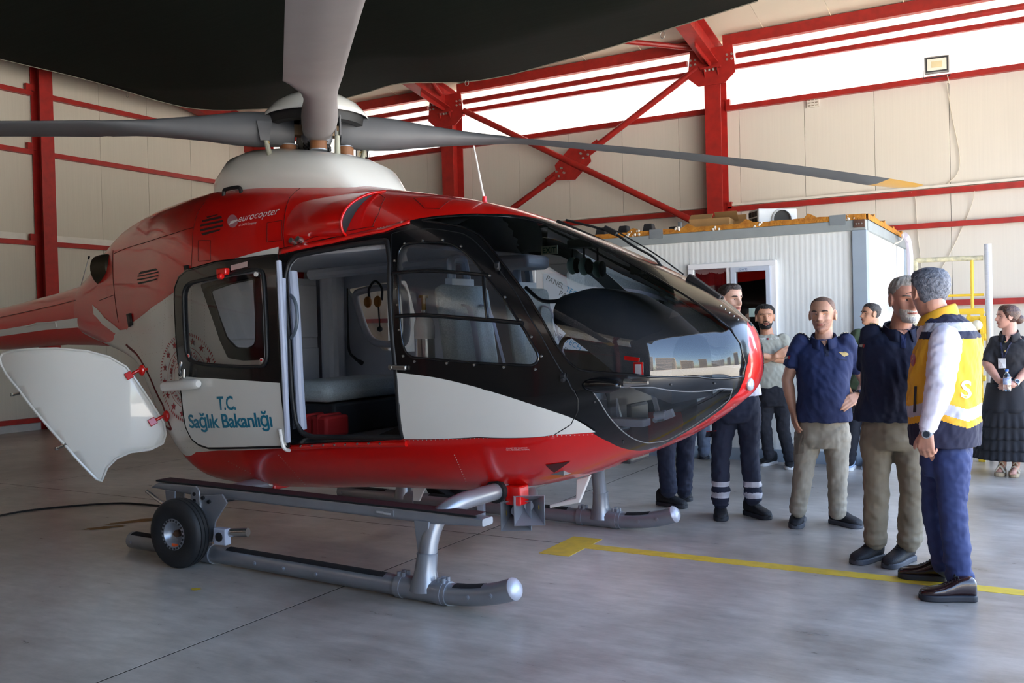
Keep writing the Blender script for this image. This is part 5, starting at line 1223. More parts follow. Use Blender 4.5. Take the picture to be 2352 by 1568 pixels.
strip('wiper_arm', [wz(1300, 505, .05), wz(1400, 532, .05), wz(1455, 565, .05), wz(1500, 590, .05), wz(1520, 612, .05)], .007, RUB, wp1)
strip('wiper_rod', [wz(1415, 530, .03), wz(1500, 580, .03), wz(1570, 630, .03)], .004, RUB, wp1)
q = MB(); q.box(wz(1403, 530, .05), (.09, .03, .03), Matrix.Rotation(.5, 3, 'Y')); q.build('wiper_joint', RUB, wp1, bevel=.005)
q = MB(); a = wz(1572, 630, .02); c = wz(1652, 688, .02); q.bar(a+(c-a)*.1, c, .03, .045, (0, 0, 1)); q.bar(a+np.array([0, .05, 0])+(c-a)*.1, c+np.array([0, .05, 0]), .02, .035, (0, 0, 1)); q.build('wiper_motor_arm', RUB, heli, bevel=.006)
q = MB(); c = wz(1706, 742, .0); q.ball(c, (.022, .03, .02), 10, 7); q.ball(c+np.array([.025, .02, -.012]), (.02, .025, .018), 10, 7); q.build('nozzle_block', RUB, heli, True)
q = MB(); a = wz(1690, 735, -.02); c = wz(1648, 705, -.02); 
for k in range(5): q.ball(hit(1655+10*k, 702+8*k), .006, 7, 5)
q.build('post_screws', STL, heli, True)
# ---------------------------------------------------------------- site container, things on its roof, yellow stair
CYF, CX0, CX1, CYB = 9.35, -7.2, -1.43, 12.45
cw = pm('white_ribbed_panel', (226, 230, 230), .45, var=.02, vscale=3); cg_ = pm('container_grey', (150, 158, 160), .5, var=.06); cb = pm('container_post_blue', (152, 166, 180), .45, var=.04)
foam = pm('orange_foam', (196, 134, 46), .9, var=.25, vscale=18, bump=.8, bscale=60, col2=(160, 98, 30)); pvc = pm('white_pvc', (238, 240, 244), .3, var=.01)
ct = thing('site_container', 'white ribbed site container with grey roof beam and blue corner post', 'container', (0, 0, 0))
MB().bb((CX0, CYF, 0), (CX1, CYF+.06, .125)).build('base_rail', cb, ct)
MB().bb((CX1-.06, CYF+.06, 0), (CX1, CYB, .125)).build('base_rail', cb, ct)
MB().bb((CX0, CYF-.01, 2.275), (CX1, CYF+.08, 2.375)).build('roof_beam', cg_, ct, bevel=.006)
MB().bb((CX1-.08, CYF+.08, 2.275), (CX1+.01, CYB, 2.375)).build('roof_beam', cg_, ct, bevel=.006)
MB().bb((CX1-.13, CYF-.015, .0), (CX1+.005, CYF+.12, 2.275)).build('corner_post', cb, ct, bevel=.006)
MB().bb((CX1-.10, CYB-.12, .0), (CX1, CYB, 2.275)).build('corner_post', cb, ct, bevel=.006)
MB().bb((CX1-.11, CYF-.022, 2.30), (CX1-.01, CYF-.01, 2.375)).build('corner_plate', pm('rust_plate', (96, 66, 54), .6, var=.2), ct)
for i in range(3): MB().cyl((CX1-.085+.025*i, CYF-.03, 2.335), (CX1-.085+.025*i, CYF-.02, 2.335), .008, 8).build('plate_bolt', bolt, ct)
def ribbed(x0, x1, z0, z1, parent):
    V = []; F = []; n = max(2, int(round((x1-x0)/.0130)))
    for i in range(n+1):
        x = x0+(x1-x0)*i/n; d = .0012 if (i//2) % 2 else 0
        V += [(x, CYF+.02-d, z0), (x, CYF+.02-d, z1)]
    F = [(2*i, 2*i+2, 2*i+3, 2*i+1) for i in range(n)]
    V += [(x0, CYF+.06, z0), (x0, CYF+.06, z1), (x1, CYF+.06, z0), (x1, CYF+.06, z1)]; k = 2*(n+1); F += [(k, 0, 1, k+1), (2*n, k+2, k+3, 2*n+1), (k+2, k, k+1, k+3)]
    return obj('wall_panel', V, F, cw, parent)
WX0, WX1, WZ0, WZ1 = -3.20, -2.285, .92, 2.035
DX0, DX1 = -5.10, -4.12
edges = [CX0, -6.2, DX0, DX1, WX0, WX1, -1.56]
seams_ = [-3.19, -2.36]
ribbed(CX0, -6.15, .125, 2.275, ct); ribbed(-6.146, DX0, .125, 2.275, ct); ribbed(DX1, WX0-.004, .125, 2.275, ct)
ribbed(WX0, -2.364, WZ1, 2.275, ct); ribbed(-2.36, WX1, WZ1, 2.275, ct); ribbed(WX0, WX1, .125, WZ0, ct); ribbed(WX1, -1.56, .125, 2.275, ct); ribbed(DX0, DX1, 2.2, 2.275, ct)
for k in range(3): MB().bb((CX1-.05, CYF+.12+k*1.0, .125), (CX1-.02, CYF+.116+(k+1)*1.0, 2.275)).build('wall_panel', cw, ct)
MB().bb((CX0, CYF+.06, 2.33), (CX1, CYB, 2.385)).build('roof_sheet', cg_, ct)
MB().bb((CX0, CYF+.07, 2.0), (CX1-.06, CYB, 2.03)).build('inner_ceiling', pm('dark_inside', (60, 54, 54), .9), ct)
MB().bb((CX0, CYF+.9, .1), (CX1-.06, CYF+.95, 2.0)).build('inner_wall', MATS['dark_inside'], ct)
# ragged foam edge of the roof sandwich
random.seed(3); V = []; F = []; n = 150
for i in range(n+1):
    x = CX0+(CX1-CX0)*i/n; hb = .048+.008*random.random(); ph = (x*1.0+.15) % .62
    if ph < .10: hb += .045*math.sin(PI*ph/.10)
    V += [(x, CYF-.005-.008*random.random(), 2.376), (x, CYF-.004-.008*random.random(), 2.376+hb), (x, CYF+.10, 2.376+hb), (x, CYF+.10, 2.376)]
for i in range(n):
    for k in range(3): F.append((i*4+k, i*4+k+1, (i+1)*4+k+1, (i+1)*4+k))
F += [(3, 2, 1, 0), (n*4, n*4+1, n*4+2, n*4+3)]
obj('foam_edge', V, F, foam, ct, True, 40)
V = []; F = []; n = 80
for i in range(n+1):
    y = CYF+(CYB-CYF)*i/n; hb = .046+.012*random.random(); ph = (y+.1) % .7
    if ph < .12: hb += .03*math.sin(PI*ph/.12)
    V += [(CX1+.02, y, 2.376), (CX1+.02, y, 2.376+hb), (CX1-.09, y, 2.376+hb), (CX1-.09, y, 2.376)]
for i in range(n):
    for k in range(3): F.append((i*4+k, (i+1)*4+k, (i+1)*4+k+1, i*4+k+1))
obj('foam_edge', V, F, foam, ct, True, 40)
white_f = pm('dried_foam_white', (236, 228, 216), .9, bump=.6, bscale=60)
for px in (1441, 1552, 1740, 1645, 1950, 1463):
    p = onY(px, 527, CYF-.01); q = MB()
    for k in range(6): q.ball((p[0]+random.uniform(-.05, .05), CYF-.005, 2.41+random.uniform(-.03, .025)), random.uniform(.008, .019), 8, 6)
    q.build('foam_blob', white_f, ct, True)
for px in (1508, 1925): p = onY(px, 535, CYF); MB().box((p[0], CYF-.012, 2.385), (.15, .01, .10)).build('roof_clip', pm('zinc', (150, 160, 166), .4, metal=.4), ct)
# window of the container
wi = thing('window', 'white framed window with a red curtain and a dark glazed sash', None, ((WX0+WX1)/2, CYF, WZ0))
wi.parent = ct
ww = (WX1-WX0)/2; wh_ = WZ1-WZ0; y_ = -.03
for nm, a, c in (('frame_head', (-ww, wh_-.055), (ww, wh_)), ('frame_sill', (-ww, 0), (ww, .055)), ('frame_jamb', (-ww, .055), (-ww+.06, wh_-.055)), ('frame_jamb', (ww-.06, .055), (ww, wh_-.055)), ('mullion', (-.05, .055), (.0, wh_-.055))):
    MB().bb((a[0], y_, a[1]), (c[0], .05, c[1])).build(nm, pvc, wi, bevel=.005)
sash = MB()
for a, c in (((.0, .055), (.045, wh_-.055)), ((ww-.10, .055), (ww-.06, wh_-.055)), ((.045, wh_-.10), (ww-.10, wh_-.055)), ((.045, .055), (ww-.10, .10))): sash.bb((a[0], y_-.015, a[1]), (c[0], .04, c[1]))
so_ = sash.build('sash_frame', pm('film_pvc', (196, 206, 222), .35), wi)
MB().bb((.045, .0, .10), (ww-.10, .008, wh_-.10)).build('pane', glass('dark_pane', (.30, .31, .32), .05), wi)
MB().bb((-ww+.06, .0, .055), (-.05, .008, wh_-.055)).build('pane', glass('clear_pane', (.85, .86, .87), .0), wi)
V = []; F = []; n = 24
for i in range(n+1):
    x = -ww+.06+(ww-.11)*i/n; V += [(x, .06+.012*math.sin(i*1.1), .1), (x, .06+.012*math.sin(i*1.1), wh_-.075-.022*abs(math.sin(i*.27)))]
obj('red_curtain', V, [(2*i, 2*i+2, 2*i+3, 2*i+1) for i in range(n)], pm('curtain_red', (112, 26, 34), .9, var=.3, vscale=5, col2=(60, 22, 30)), wi, True)
V = []; F = []
for i in range(n+1):
    x = -ww+.06+(ww-.11)*i/n; V += [(x, .05, wh_-.085-.022*abs(math.sin(i*.27))), (x, .05, wh_-.055)]
obj('curtain_edge', V, [(2*i, 2*i+2, 2*i+3, 2*i+1) for i in range(n)], pm('lace_white', (214, 204, 202), .9), wi, True)
MB().bb((.17, -.004, .55), (.235, .0, .64)).build('note', pm('note_green', (172, 196, 188), .7), wi)
def wtext(s, x, z, size, rot, m, par, y=y_-.017):
    V_, F_ = text_mesh(s, size, 'CENTER'); c, s2 = math.cos(rot), math.sin(rot)
    return obj('film_print', [(x+u*c-v*s2, y, z+u*s2+v*c) for u, v in V_], F_, m, par)
blu = pm('blue_print', (60, 84, 140), .5)
wtext('[DWT]', .13, wh_-.09, .03, 0, blu, wi); wtext('[DWT]', .022, wh_-.28, .03, -PI/2, blu, wi); wtext('DWT', .022, .42, .03, -PI/2, blu, wi)
# door with printed protective film
dr = thing('door', 'white door under printed protective film', None, ((DX0+DX1)/2, CYF, .1))
dr.parent = ct
dw = (DX1-DX0)/2; fm = pm('film_sheet', (214, 226, 238), .35, var=.02); dz = 2.1
for a, c in (((-dw, 0), (-dw+.07, dz)), ((dw-.07, 0), (dw, dz)), ((-dw+.07, dz-.07), (dw-.07, dz))): MB().bb((a[0], -.02, a[1]), (c[0], .05, c[1])).build('door_frame', pvc, dr, bevel=.006)
MB().bb((-dw+.075, -.01, 0.005), (dw-.075, .04, dz-.075)).build('door_leaf', pvc, dr, bevel=.005)
for a, c in (((-dw+.17, 1.50), (dw-.17, dz-.17)), ((-dw+.17, .12), (dw-.17, 1.40))): MB().bb((a[0], -.016, a[1]), (c[0], -.01, c[1])).build('door_panel', fm, dr, bevel=.003)
tgr = pm('film_grey_print', (110, 116, 122), .6); tbl = pm('film_blue_print', (48, 150, 206), .6); ll = pm('film_line_print', (170, 178, 186), .6)
def tech(x, z, rot=-.5):
    c, s2 = math.cos(rot), math.sin(rot)
    wtext('PANEL', x, z, .085, rot, tgr, dr, -.018); wtext('TECH', x+.265*c, z+.265*s2, .085, rot, tbl, dr, -.018)
    for k in range(3):
        ox, oz = x+.39*c+(.03-.022*k)*-s2, z+.39*s2+(.03-.022*k)*c
        q = MB(); q.bar((ox, -.0175, oz), (ox+.09*c, -.0175, oz+.09*s2), .002, .003); q.build('film_line', ll, dr)
for x, z in ((-.20, 1.22), (.02, .98), (-.24, .88), (.05, .70), (-.22, .60), (-.18, 1.80), (-.02, 1.62)): tech(x, z)
# things lying on the container roof
RZ = 2.388
card = pm('cardboard', (172, 132, 84), .85, var=.08); blkp = pm('black_plastic', (44, 46, 50), .6, var=.1)
pa = thing('plastic_pallet', 'black plastic pallet with upturned feet on a yellow frame, on the container roof', 'pallet', (-4.02, 9.85, RZ))
MB().box((0, 0, .015), (.95, .6, .03)).build('pallet_frame', pm('pallet_yellow', (170, 146, 40), .7, var=.2), pa)
MB().box((-.02, 0, .045), (.80, .5, .025)).build('pallet_deck', blkp, pa)
for x in (-.34, -.06, .24):
    q = MB(); q.box((x, -.12, .105), (.13, .13, .10), None, .72); q.build('pallet_foot', blkp, pa, bevel=.01)
for x in (-.20, .10): MB().box((x, -.12, .067), (.10, .12, .03), None, .8).build('pallet_rib', blkp, pa, bevel=.006)
for x, lb in ((-3.50, 'taller one beside the pallet'), (-3.37, 'lower one nearer the box')):  # loose plastic feet lying beside the pallet
    t = thing('plastic_foot', 'loose black tapered plastic foot on the container roof, '+lb, 'block', (x, 9.75, RZ))
    MB().box((0, 0, .05 if x < -3.4 else .03), (.11, .11, .10 if x < -3.4 else .06), None, .75).build('block_body', blkp, t, bevel=.008); MB().box((0, 0, .1 if x < -3.4 else .06), (.07, .07, .006)).build('block_cap', blkp, t)
for x, h_, lb in ((-4.47, .17, 'left of the pallet'), (-3.64, .22, 'between pallet and loose feet'), (-3.16, .12, 'beside the cardboard box')):
    o = MB().box((x, 10.35, RZ+h_/2), (.035, .035, h_)).build('metal_upright', cg_); tag(o, 'short grey metal upright on the container roof, '+lb, 'post')
bxx = thing('cardboard_box', 'open brown cardboard box lying on the container roof', 'box', (-3.08, 9.80, RZ), .12)
for nm, c_, d_ in (('box_side', (0, -.17, .075), (.42, .006, .15)), ('box_side', (0, .17, .075), (.42, .006, .15)), ('box_side', (-.21, 0, .075), (.006, .34, .15)), ('box_side', (.21, 0, .075), (.006, .34, .15)), ('box_bottom', (0, 0, .004), (.42, .34, .008))): MB().box(c_, d_).build(nm, card, bxx)
for a, nrm in (((-.1, -.10, .175), .5), ((.14, .10, .19), -.6)):
    q = MB(); q.box(a, (.24, .16, .005), Matrix.Rotation(nrm, 3, 'X')); q.build('box_flap', card, bxx)
q = MB(); q.box((.16, .19, .11), (.36, .005, .20)); q.build('box_flap', card, bxx)
ac = thing('air_conditioner', 'white air conditioner outdoor unit on the container roof', 'air conditioner', (-2.50, 10.1, RZ), -.9)
MB().box((0, 0, .12), (.26, .44, .24)).build('casing', pm('ac_white', (226, 228, 228), .4), ac, bevel=.012)
for i in range(3):
    for j in range(3): MB().box((-.085+.075*i, -.222, .05+.07*j), (.06, .006, .055)).build('grille_opening', pm('grille_dark', (58, 56, 54), .8), ac)
q = MB(); q.lathe([(.11, 0), (.115, .02), (.10, .03), (.10, .0)], (.13, .04, .12), (1, 0, 0), 24); q.build('fan_ring', MATS['ac_white'], ac, True); MB().cyl((.131, .04, .12), (.134, .04, .12), .10, 20).build('fan_grille', MATS['grille_dark'], ac, True)
# conduit at the container's rear corner
t = MB(); t.tube(smoothline([onY(2093, 690, 11.6), onY(2091, 600, 11.6), onY(2086, 555, 11.6), onY(2078, 540, 11.3)], 5), .035, 10); t.build('conduit', pm('lilac_conduit', (206, 200, 214), .6), ct, True)
MB().tube(smoothline([onY(2075, 535, 11.2), onY(2070, 552, 11.0), onY(2055, 560, 10.6), onY(2050, 566, 10.3)], 6), .008, 6).build('roof_cable', cab, ct, True)
# yellow wheeled maintenance stair
ys = pm('yellow_steel', (228, 188, 50), .45, var=.06); wrap = pm('wrapped_pole', (190, 192, 200), .5, bump=.5, bscale=1, stretch=(4, 4, 60)); wrapf = pm('foam_wrap', (214, 206, 170), .8, var=.2, vscale=20, col2=(150, 146, 130), bump=.4, bscale=50)
stair = thing('stair_platform', 'yellow wheeled maintenance stair with wrapped grey pole and padded rail', 'stair', (0, 0, 0))
YS = 10.65
pT = onY(2270, 560, YS); pB = onY(2272, 1010, YS)
MB().tube([(pT[0], YS, .35), (pT[0]-.005, YS, pT[2])], .036, 14).build('wrapped_pole', wrap, stair, True)
xl = onY(2103, 590, YS)[0]; xr = pT[0]-.05; zr_ = 2.02
MB().tube([(xl, YS, zr_+.01), (xr, YS, zr_)], .026, 12).build('padded_rail', wrapf, stair, True)
MB().tube([(xl, YS, 1.3), (xl, YS, zr_+.02)], .024, 12).build('padded_post', wrapf, stair, True)
xm = onY(2232, 600, YS)[0]
MB().tube([(xm, YS, 1.5), (xm, YS, zr_-.02)], .017, 10).build('guard_post', ys, stair, True)
MB().tube([(xl, YS, 1.645), (xr, YS, 1.64)], .013, 10).build('guard_rail', ys, stair, True)
MB().bb((xl-.02, YS-.02, 1.44), (xr+.0, YS+.02, 1.50)).build('platform_edge', ys, stair, bevel=.005)
MB().bb((xl-.02, YS+.02, 1.45), (xr, YS+.7, 1.47)).build('platform_deck', ys, stair)
MB().bb((xm-.06, YS-.03, 1.17), (xr+.02, YS-.01, 1.42)).build('kick_plate', pm('yellow_tread', (222, 182, 44), .6, bump=.6, bscale=120), stair)
for k, z in enumerate((1.19, .98, .77, .56, .35, .14)):
    y2 = YS-.12*k; MB().bb((xl+.1, y2-.12, z), (xr+.02, y2+.02, z+.05)).build('tread', MATS['yellow_tread'], stair, bevel=.004)
for x in (xl+.08, xr-.02, xr-.14): MB().bar((x, YS+.02, 1.44), (x, YS-.62, .08), .03, .07).build('stringer', ys, stair)
MB().bb((xr-.10, YS+.02, .12), (xr-.02, YS+.06, 1.40)).build('back_leg', ys, stair)
for a, c in (((xl, YS-.62, .10), (xr+.05, YS-.58, .16)),): MB().bb(a, c).build('base_beam', ys, stair)
MB().bb((xr-.04, YS-.64, .0), (xr+.02, YS-.58, .13)).build('foot', ys, stair, bevel=.004)
for x, y in ((xr+.06, YS-.3), (xr-.25, YS-.3)):
    q = MB(); q.lathe([(.001, -.02), (.06, -.02), (.066, 0), (.06, .02), (.001, .02)], (x, y, .067), (1, 0, 0), 20); q.build('castor', RUB, stair, True)
q = MB(); pb_ = onY(2232, 748, YS-.12)
for k in range(7): q.ball((pb_[0]+random.uniform(-.06, .06), YS-.10+random.uniform(-.02, .02), 1.28+random.uniform(-.02, .05)), random.uniform(.04, .065), 10, 7)
tag(q.build('plastic_bundle', pm('milky_plastic', (226, 216, 190), .5, var=.1), None, True), 'crumpled milky plastic bundle on the yellow stair', 'bag')
# cable on the floor at the left
cable([gnd(-60, 1200)+np.array([0, 0, .008]), gnd(40, 1178)+np.array([0, 0, .008]), gnd(150, 1165)+np.array([0, 0, .008]), gnd(280, 1157)+np.array([0, 0, .008]), gnd(400, 1164)+np.array([0, 0, .008]), gnd(520, 1152)+np.array([0, 0, .008]), gnd(640, 1122)+np.array([0, 0, .008])], .008, RUB, 'black cable trailing over the floor behind the wheel')
# apartment blocks across the apron (mirrored in the nose)
bw = pm('block_wall', (196, 180, 164), .8); bg_ = pm('block_glass', (90, 100, 112), .3)
bl = [(-78, 190, 20, 26), (-66, 170, 24, 30), (-57, 185, 18, 42), (-48, 160, 26, 34), (-38, 175, 20, 28), (-27, 190, 22, 36), (-15, 165, 26, 24), (-2, 185, 20, 30), (12, 175, 24, 38), (26, 190, 26, 27)]
for i, (az, ds, w_, h_) in enumerate(bl):
    t = thing('apartment_block', 'beige apartment block across the apron, mirrored tiny in the nose glass', 'building', (X1+ds*math.cos(math.radians(az)), 4+ds*math.sin(math.radians(az)), 0), math.radians(az), 'apartment blocks beyond the apron')
    MB().bb((-8, -w_/2, 0), (8, w_/2, h_)).build('block_body', bw, t)
    for k in range(int(h_//3.2)): MB().bb((-8.3, -w_/2+1, 1.2+3.2*k), (-8, w_/2-1, 2.8+3.2*k)).build('window_row', bg_, t)
# ---------------------------------------------------------------- people
def remesh(mb, voxel, smooth=3, disp=0.0, dscale=0.1, sfac=.5, long=3.2, tilt=.35):
    """one continuous surface round all the pieces; disp adds drawn-out cloth folds"""
    me = bpy.data.meshes.new('t'); me.from_pydata(mb.V, [], mb.F); o = bpy.data.objects.new('t', me); C.objects.link(o); es = []
    r = o.modifiers.new('r', 'REMESH'); r.mode = 'VOXEL'; r.voxel_size = voxel
    if smooth: s = o.modifiers.new('s', 'SMOOTH'); s.factor = sfac; s.iterations = smooth
    if disp:
        for ds_, st_, tl in ((dscale, disp, tilt), (dscale*.55, disp*.6, -tilt*1.4)):
            e = bpy.data.objects.new('e', None); C.objects.link(e); e.scale = (ds_, ds_, ds_*long); e.rotation_euler = (tl, tl*.8, random.random()*6); e.location = (random.random(), random.random(), 0); es.append(e)
            tx = bpy.data.textures.new('fold', 'CLOUDS'); tx.noise_scale = 1.0; tx.noise_depth = 1
            d = o.modifiers.new('d', 'DISPLACE'); d.texture = tx; d.strength = st_; d.mid_level = .5; d.texture_coords = 'OBJECT'; d.texture_coords_object = e
        bpy.context.view_layer.update()
    dg = bpy.context.evaluated_depsgraph_get(); m2 = bpy.data.meshes.new_from_object(o.evaluated_get(dg))
    bpy.data.objects.remove(o); bpy.data.meshes.remove(me)
    for e in es: bpy.data.objects.remove(e)
    return m2
def meshobj(name, me, mats, parent, fn=None):
    me.name = name
    for m_ in (mats if isinstance(mats, (list, tuple)) else [mats]): me.materials.append(m_)
    n = len(me.polygons); me.polygons.foreach_set('use_smooth', np.ones(n, bool))
    if fn is not None:
        c = np.empty(n*3); me.polygons.foreach_get('center', c); me.polygons.foreach_set('material_index', fn(c.reshape(-1, 3)).astype(np.int32))
    me.update(); o = bpy.data.objects.new(name, me); C.objects.link(o); o.parent = parent; return o
def ell_loft(mb, secs, seg=24, n_=2.3):
    """secs: (centre, right-vector, forward-vector, half width, half depth)"""
    V = []
    for c, r, f, w_, d_ in secs:
        for k in range(seg):
            a = 2*PI*k/seg; cs, sn = math.cos(a), math.sin(a)
            V.append(np.array(c)+np.array(r)*w_*math.copysign(abs(cs)**(2/n_), cs)+np.array(f)*d_*math.copysign(abs(sn)**(2/n_), sn))
    m = len(secs); F = [(i*seg+k, i*seg+(k+1) % seg, (i+1)*seg+(k+1) % seg, (i+1)*seg+k) for i in range(m-1) for k in range(seg)]
    F += [tuple(reversed(range(seg))), tuple((m-1)*seg+k for k in range(seg))]
    mb.add(V, F)
def limb(mb, P_, R_, seg=14, endball=True):
    mb.tube(P_, R_, seg)
    for p, r in list(zip(P_, R_))[:None if endball else -1]: mb.ball(p, r*.99, 12, 8)
HT = np.array([0, .08, .2, .30, .40, .5, .60, .72, .85, .94, 1.0])
HF = np.array([.070, .083, .087, .086, .084, .081, .086, .083, .066, .044, .008])
HB = np.array([.020, .035, .055, .070, .084, .094, .100, .101, .086, .060, .008])
HW = np.array([.026, .044, .057, .064, .069, .072, .075, .0755, .066, .048, .008])
def head_r(t, ph, face=True):
    """radius of the head at height fraction t and azimuth ph (0 = nose)"""
    f, b_, w_ = (np.interp(t, HT, a) for a in (HF, HB, HW)); c, s = np.cos(ph), np.sin(ph); d = np.where(c > 0, f, b_)
    r = 1/np.sqrt((c/d)**2+(s/w_)**2)
    if face:
        g = lambda t0, st, p0, sp: np.exp(-((t-t0)/st)**2-((np.abs(ph)-p0)/sp)**2)
        r = r+.031*g(.355, .055, 0, .17)+.020*g(.45, .08, 0, .13)+.008*g(.54, .05, 0, .15)     # nose
        r = r-.013*g(.495, .05, .40, .20)+.008*g(.575, .03, .38, .32)+.006*g(.36, .08, .66, .22)   # sockets, brow, cheek
        r = r+.008*g(.238, .022, 0, .26)+.007*g(.193, .022, 0, .22)-.006*g(.215, .011, 0, .28)-.007*g(.15, .03, 0, .25)+.009*g(.06, .05, 0, .28)
    return r
class Person:
    def __init__(s, label, foot_px, scale=1.0):
        g = gnd(*foot_px); s.G = g; s.tc = vn(np.array([-g[0], -g[1], 0])); s.rc = np.array([-s.tc[1], s.tc[0], 0])
        if s.rc@RC[0] < 0: s.rc = -s.rc
        s.t = thing('person', label, 'person', tuple(g)); s.k = scale
    def P(s, px, py, d=0.0):
        r_ = ray(px, py); p0 = s.G+s.tc*d; t = ((p0-CAM)@s.tc)/(r_@s.tc); return CAM+r_*t-s.G
    def F(s, px, py):
        p = gnd(px, py)-s.G; return p
    def dirv(s, deg): a = math.radians(deg); return s.tc*math.cos(a)+s.rc*math.sin(a)
    def frame(s, deg):
        f = s.dirv(deg); r = np.cross(f, (0, 0, 1)); return f, r
    # ---- head: loft with face, joined later into the body
    def head(s, mb, chin, crown, deg, pitch=0.0, sx=1.0):
        f, r = s.frame(deg); ax = vn(crown-chin); 
        u = np.array([0, 0, 1.0]); R_ = np.array(Matrix.Rotation(math.radians(pitch), 3, Vector(r)))
        f = R_@f; u = R_@u; s.hf, s.hr, s.hu = f, r, u
        s.hs = float(np.linalg.norm(crown-chin))/.232; s.hs = max(.85, min(1.12, s.hs)); s.hsx = sx
        mid_ = (chin+crown)/2; s.ho = mid_-u*.116*s.hs-f*.0
        nt_, npz = 44, 64; V = []
        for i in range(nt_+1):
            t = i/nt_
            for k in range(npz):
                ph = -PI+2*PI*k/npz; rr_ = float(head_r(t, ph)); V.append(s.hpt(t, ph, rr_))
        F = [(i*npz+k, i*npz+(k+1) % npz, (i+1)*npz+(k+1) % npz, (i+1)*npz+k) for i in range(nt_) for k in range(npz)]
        F += [tuple(reversed(range(npz))), tuple(nt_*npz+k for k in range(npz))]
        mb.add(V, F)
        for sd in (-1, 1):       # ears
            c = s.hpt(.46, sd*1.62, float(head_r(.46, 1.62))+.004); e = []
            for k in range(12):
                a = 2*PI*k/12; e.append(c+u*(.030*math.sin(a)+.002)*s.hs+(-f)*(.017*math.cos(a)+.008*math.sin(a)*0.4)*s.hs+r*sd*.008)
            mb.tube(e+[e[0]], .0065*s.hs, 6); mb.ball(c+r*sd*.002, .012*s.hs, 8, 6)
    def hpt(s, t, ph, rr_):
        return s.ho+s.hu*(t*.232*s.hs)+s.hs*rr_*(s.hf*math.cos(ph)+s.hr*math.sin(ph)*s.hsx)
    def cap(s, name, mask, thick, mat, jit=0.0, res=(48, 72), seed=1, t0=0.0, t1=1.0):
        """hair or beard: part of the head's surface raised by thick(t, ph)"""
        rnd = random.Random(seed); nt_, npz = res; V = []; idx = {}; F = []
        for i in range(nt_+1):
            for k in range(npz):
                t = t0+(t1-t0)*i/nt_; ph = -PI+2*PI*k/npz; m_ = mask(t, ph)
                th = thick(t, ph)*min(1, m_*4)+rnd.uniform(-jit, jit) if m_ > 0 else -.006
                V.append(s.hpt(t, ph, float(head_r(t, ph, t < .62))+th))
        for i in range(nt_):
            for k in range(npz):
                k2 = (k+1) % npz; q = [(i, k), (i, k2), (i+1, k2), (i+1, k)]
                if any(mask(t0+(t1-t0)*a/nt_, -PI+2*PI*b_/npz) > 0 for a, b_ in q): F.append(tuple(a*npz+b_ for a, b_ in q))
        if t1 >= 1.0: F.append(tuple(nt_*npz+k for k in range(npz)))
        return obj(name, V, F, mat, s.t, True, 180)
    def face(s, brow_m, eyes=True, lips=True):
        if eyes:
            for sd in (-1, 1):
                c = s.hpt(.502, sd*.40, float(head_r(.502, .40))-.0060); q = MB(); q.ball(c, .0118*s.hs, 12, 8); e = q.build('eye', pm('eye_white', (206, 198, 192), .3), s.t, True)
                q = MB(); c2 = c+s.hf*.0090*s.hs; q.ball(c2, .0058*s.hs, 10, 6); q.build('iris', pm('iris_dark', (46, 32, 26), .2), e, True)
                q = MB(); q.tube([s.hpt(.525, sd*(.40+.17*u_), float(head_r(.525, .40+.17*u_))-.001-.002*abs(u_)) for u_ in np.linspace(-1, 1, 7)], .0032*s.hs, 6); q.build('eyelid', s.skin, e, True)
        for sd in (-1, 1):
            q = MB(); q.tube([s.hpt(.585+.012*(1-u_*u_), sd*(.40+.24*u_), float(head_r(.585, .40+.24*u_))+.001) for u_ in np.linspace(-1, 1, 8)], [.002, .0038, .0045, .0045, .004, .004, .003, .002], 6); q.build('eyebrow', brow_m, s.t, True)
        if lips:
            for tt, rd_ in ((.232, .0042), (.20, .005)):
                q = MB(); q.tube([s.hpt(tt, ph, float(head_r(tt, ph))-.0015) for ph in np.linspace(-.27, .27, 8)], [.0015, rd_*.8, rd_, rd_, rd_, rd_, rd_*.8, .0015], 6); q.build('lip', pm('lip_skin', (160, 96, 84), .5), s.t, True)
    # ---- hand: palm and five fingers
    def hand(s, mb, wrist, d, pn, curl=.35, thumb=1, size=1.0):
        d = vn(d); pn = vn(pn-d*(pn@d)); lat = np.cross(d, pn)*thumb; k = size*s.k
        for i, (o_, L_) in enumerate(((-.030, .082), (-.010, .088), (.010, .085), (.029, .076))):
            kn = wrist+d*L_*k+lat*(-o_)*k; mb.tube([wrist+lat*(-o_)*.55*k, kn], [.016*k, .0135*k], 8); mb.ball(kn, .013*k, 8, 6)
            p = kn; ang = 0; ls = [(.042, .026, .020), (.047, .029, .021), (.043, .027, .020), (.034, .021, .018)][i]
            spr = -o_*.9
            for j, l_ in enumerate(ls):
                ang += curl*(.7 if j == 0 else 1.0); dd = vn(d*math.cos(ang)+pn*math.sin(ang)+lat*spr*(1 if ang < 1 else .2))
                q = p+dd*l_*k; mb.tube([p, q], [(.0098-.0009*j)*k, (.0090-.0009*j)*k], 8); mb.ball(q, (.0088-.0009*j)*k, 7, 5); p = q
        b0 = wrist+d*.022*k+lat*.022*k; p = b0; dd = vn(d*.70+lat*.62+pn*.35)
        for j, l_ in enumerate((.042, .032, .026)):
            q = p+dd*l_*k; mb.tube([p, q], [(.0135-.0015*j)*k, (.012-.0015*j)*k], 8); mb.ball(q, (.0115-.0013*j)*k, 7, 5); p = q; dd = vn(dd+d*.25+pn*curl*.35)
    def build_body(s, mb, voxel=.0062):
        me = remesh(mb, voxel, 2, 0, .1, .45); return meshobj('body', me, s.skin, s.t)
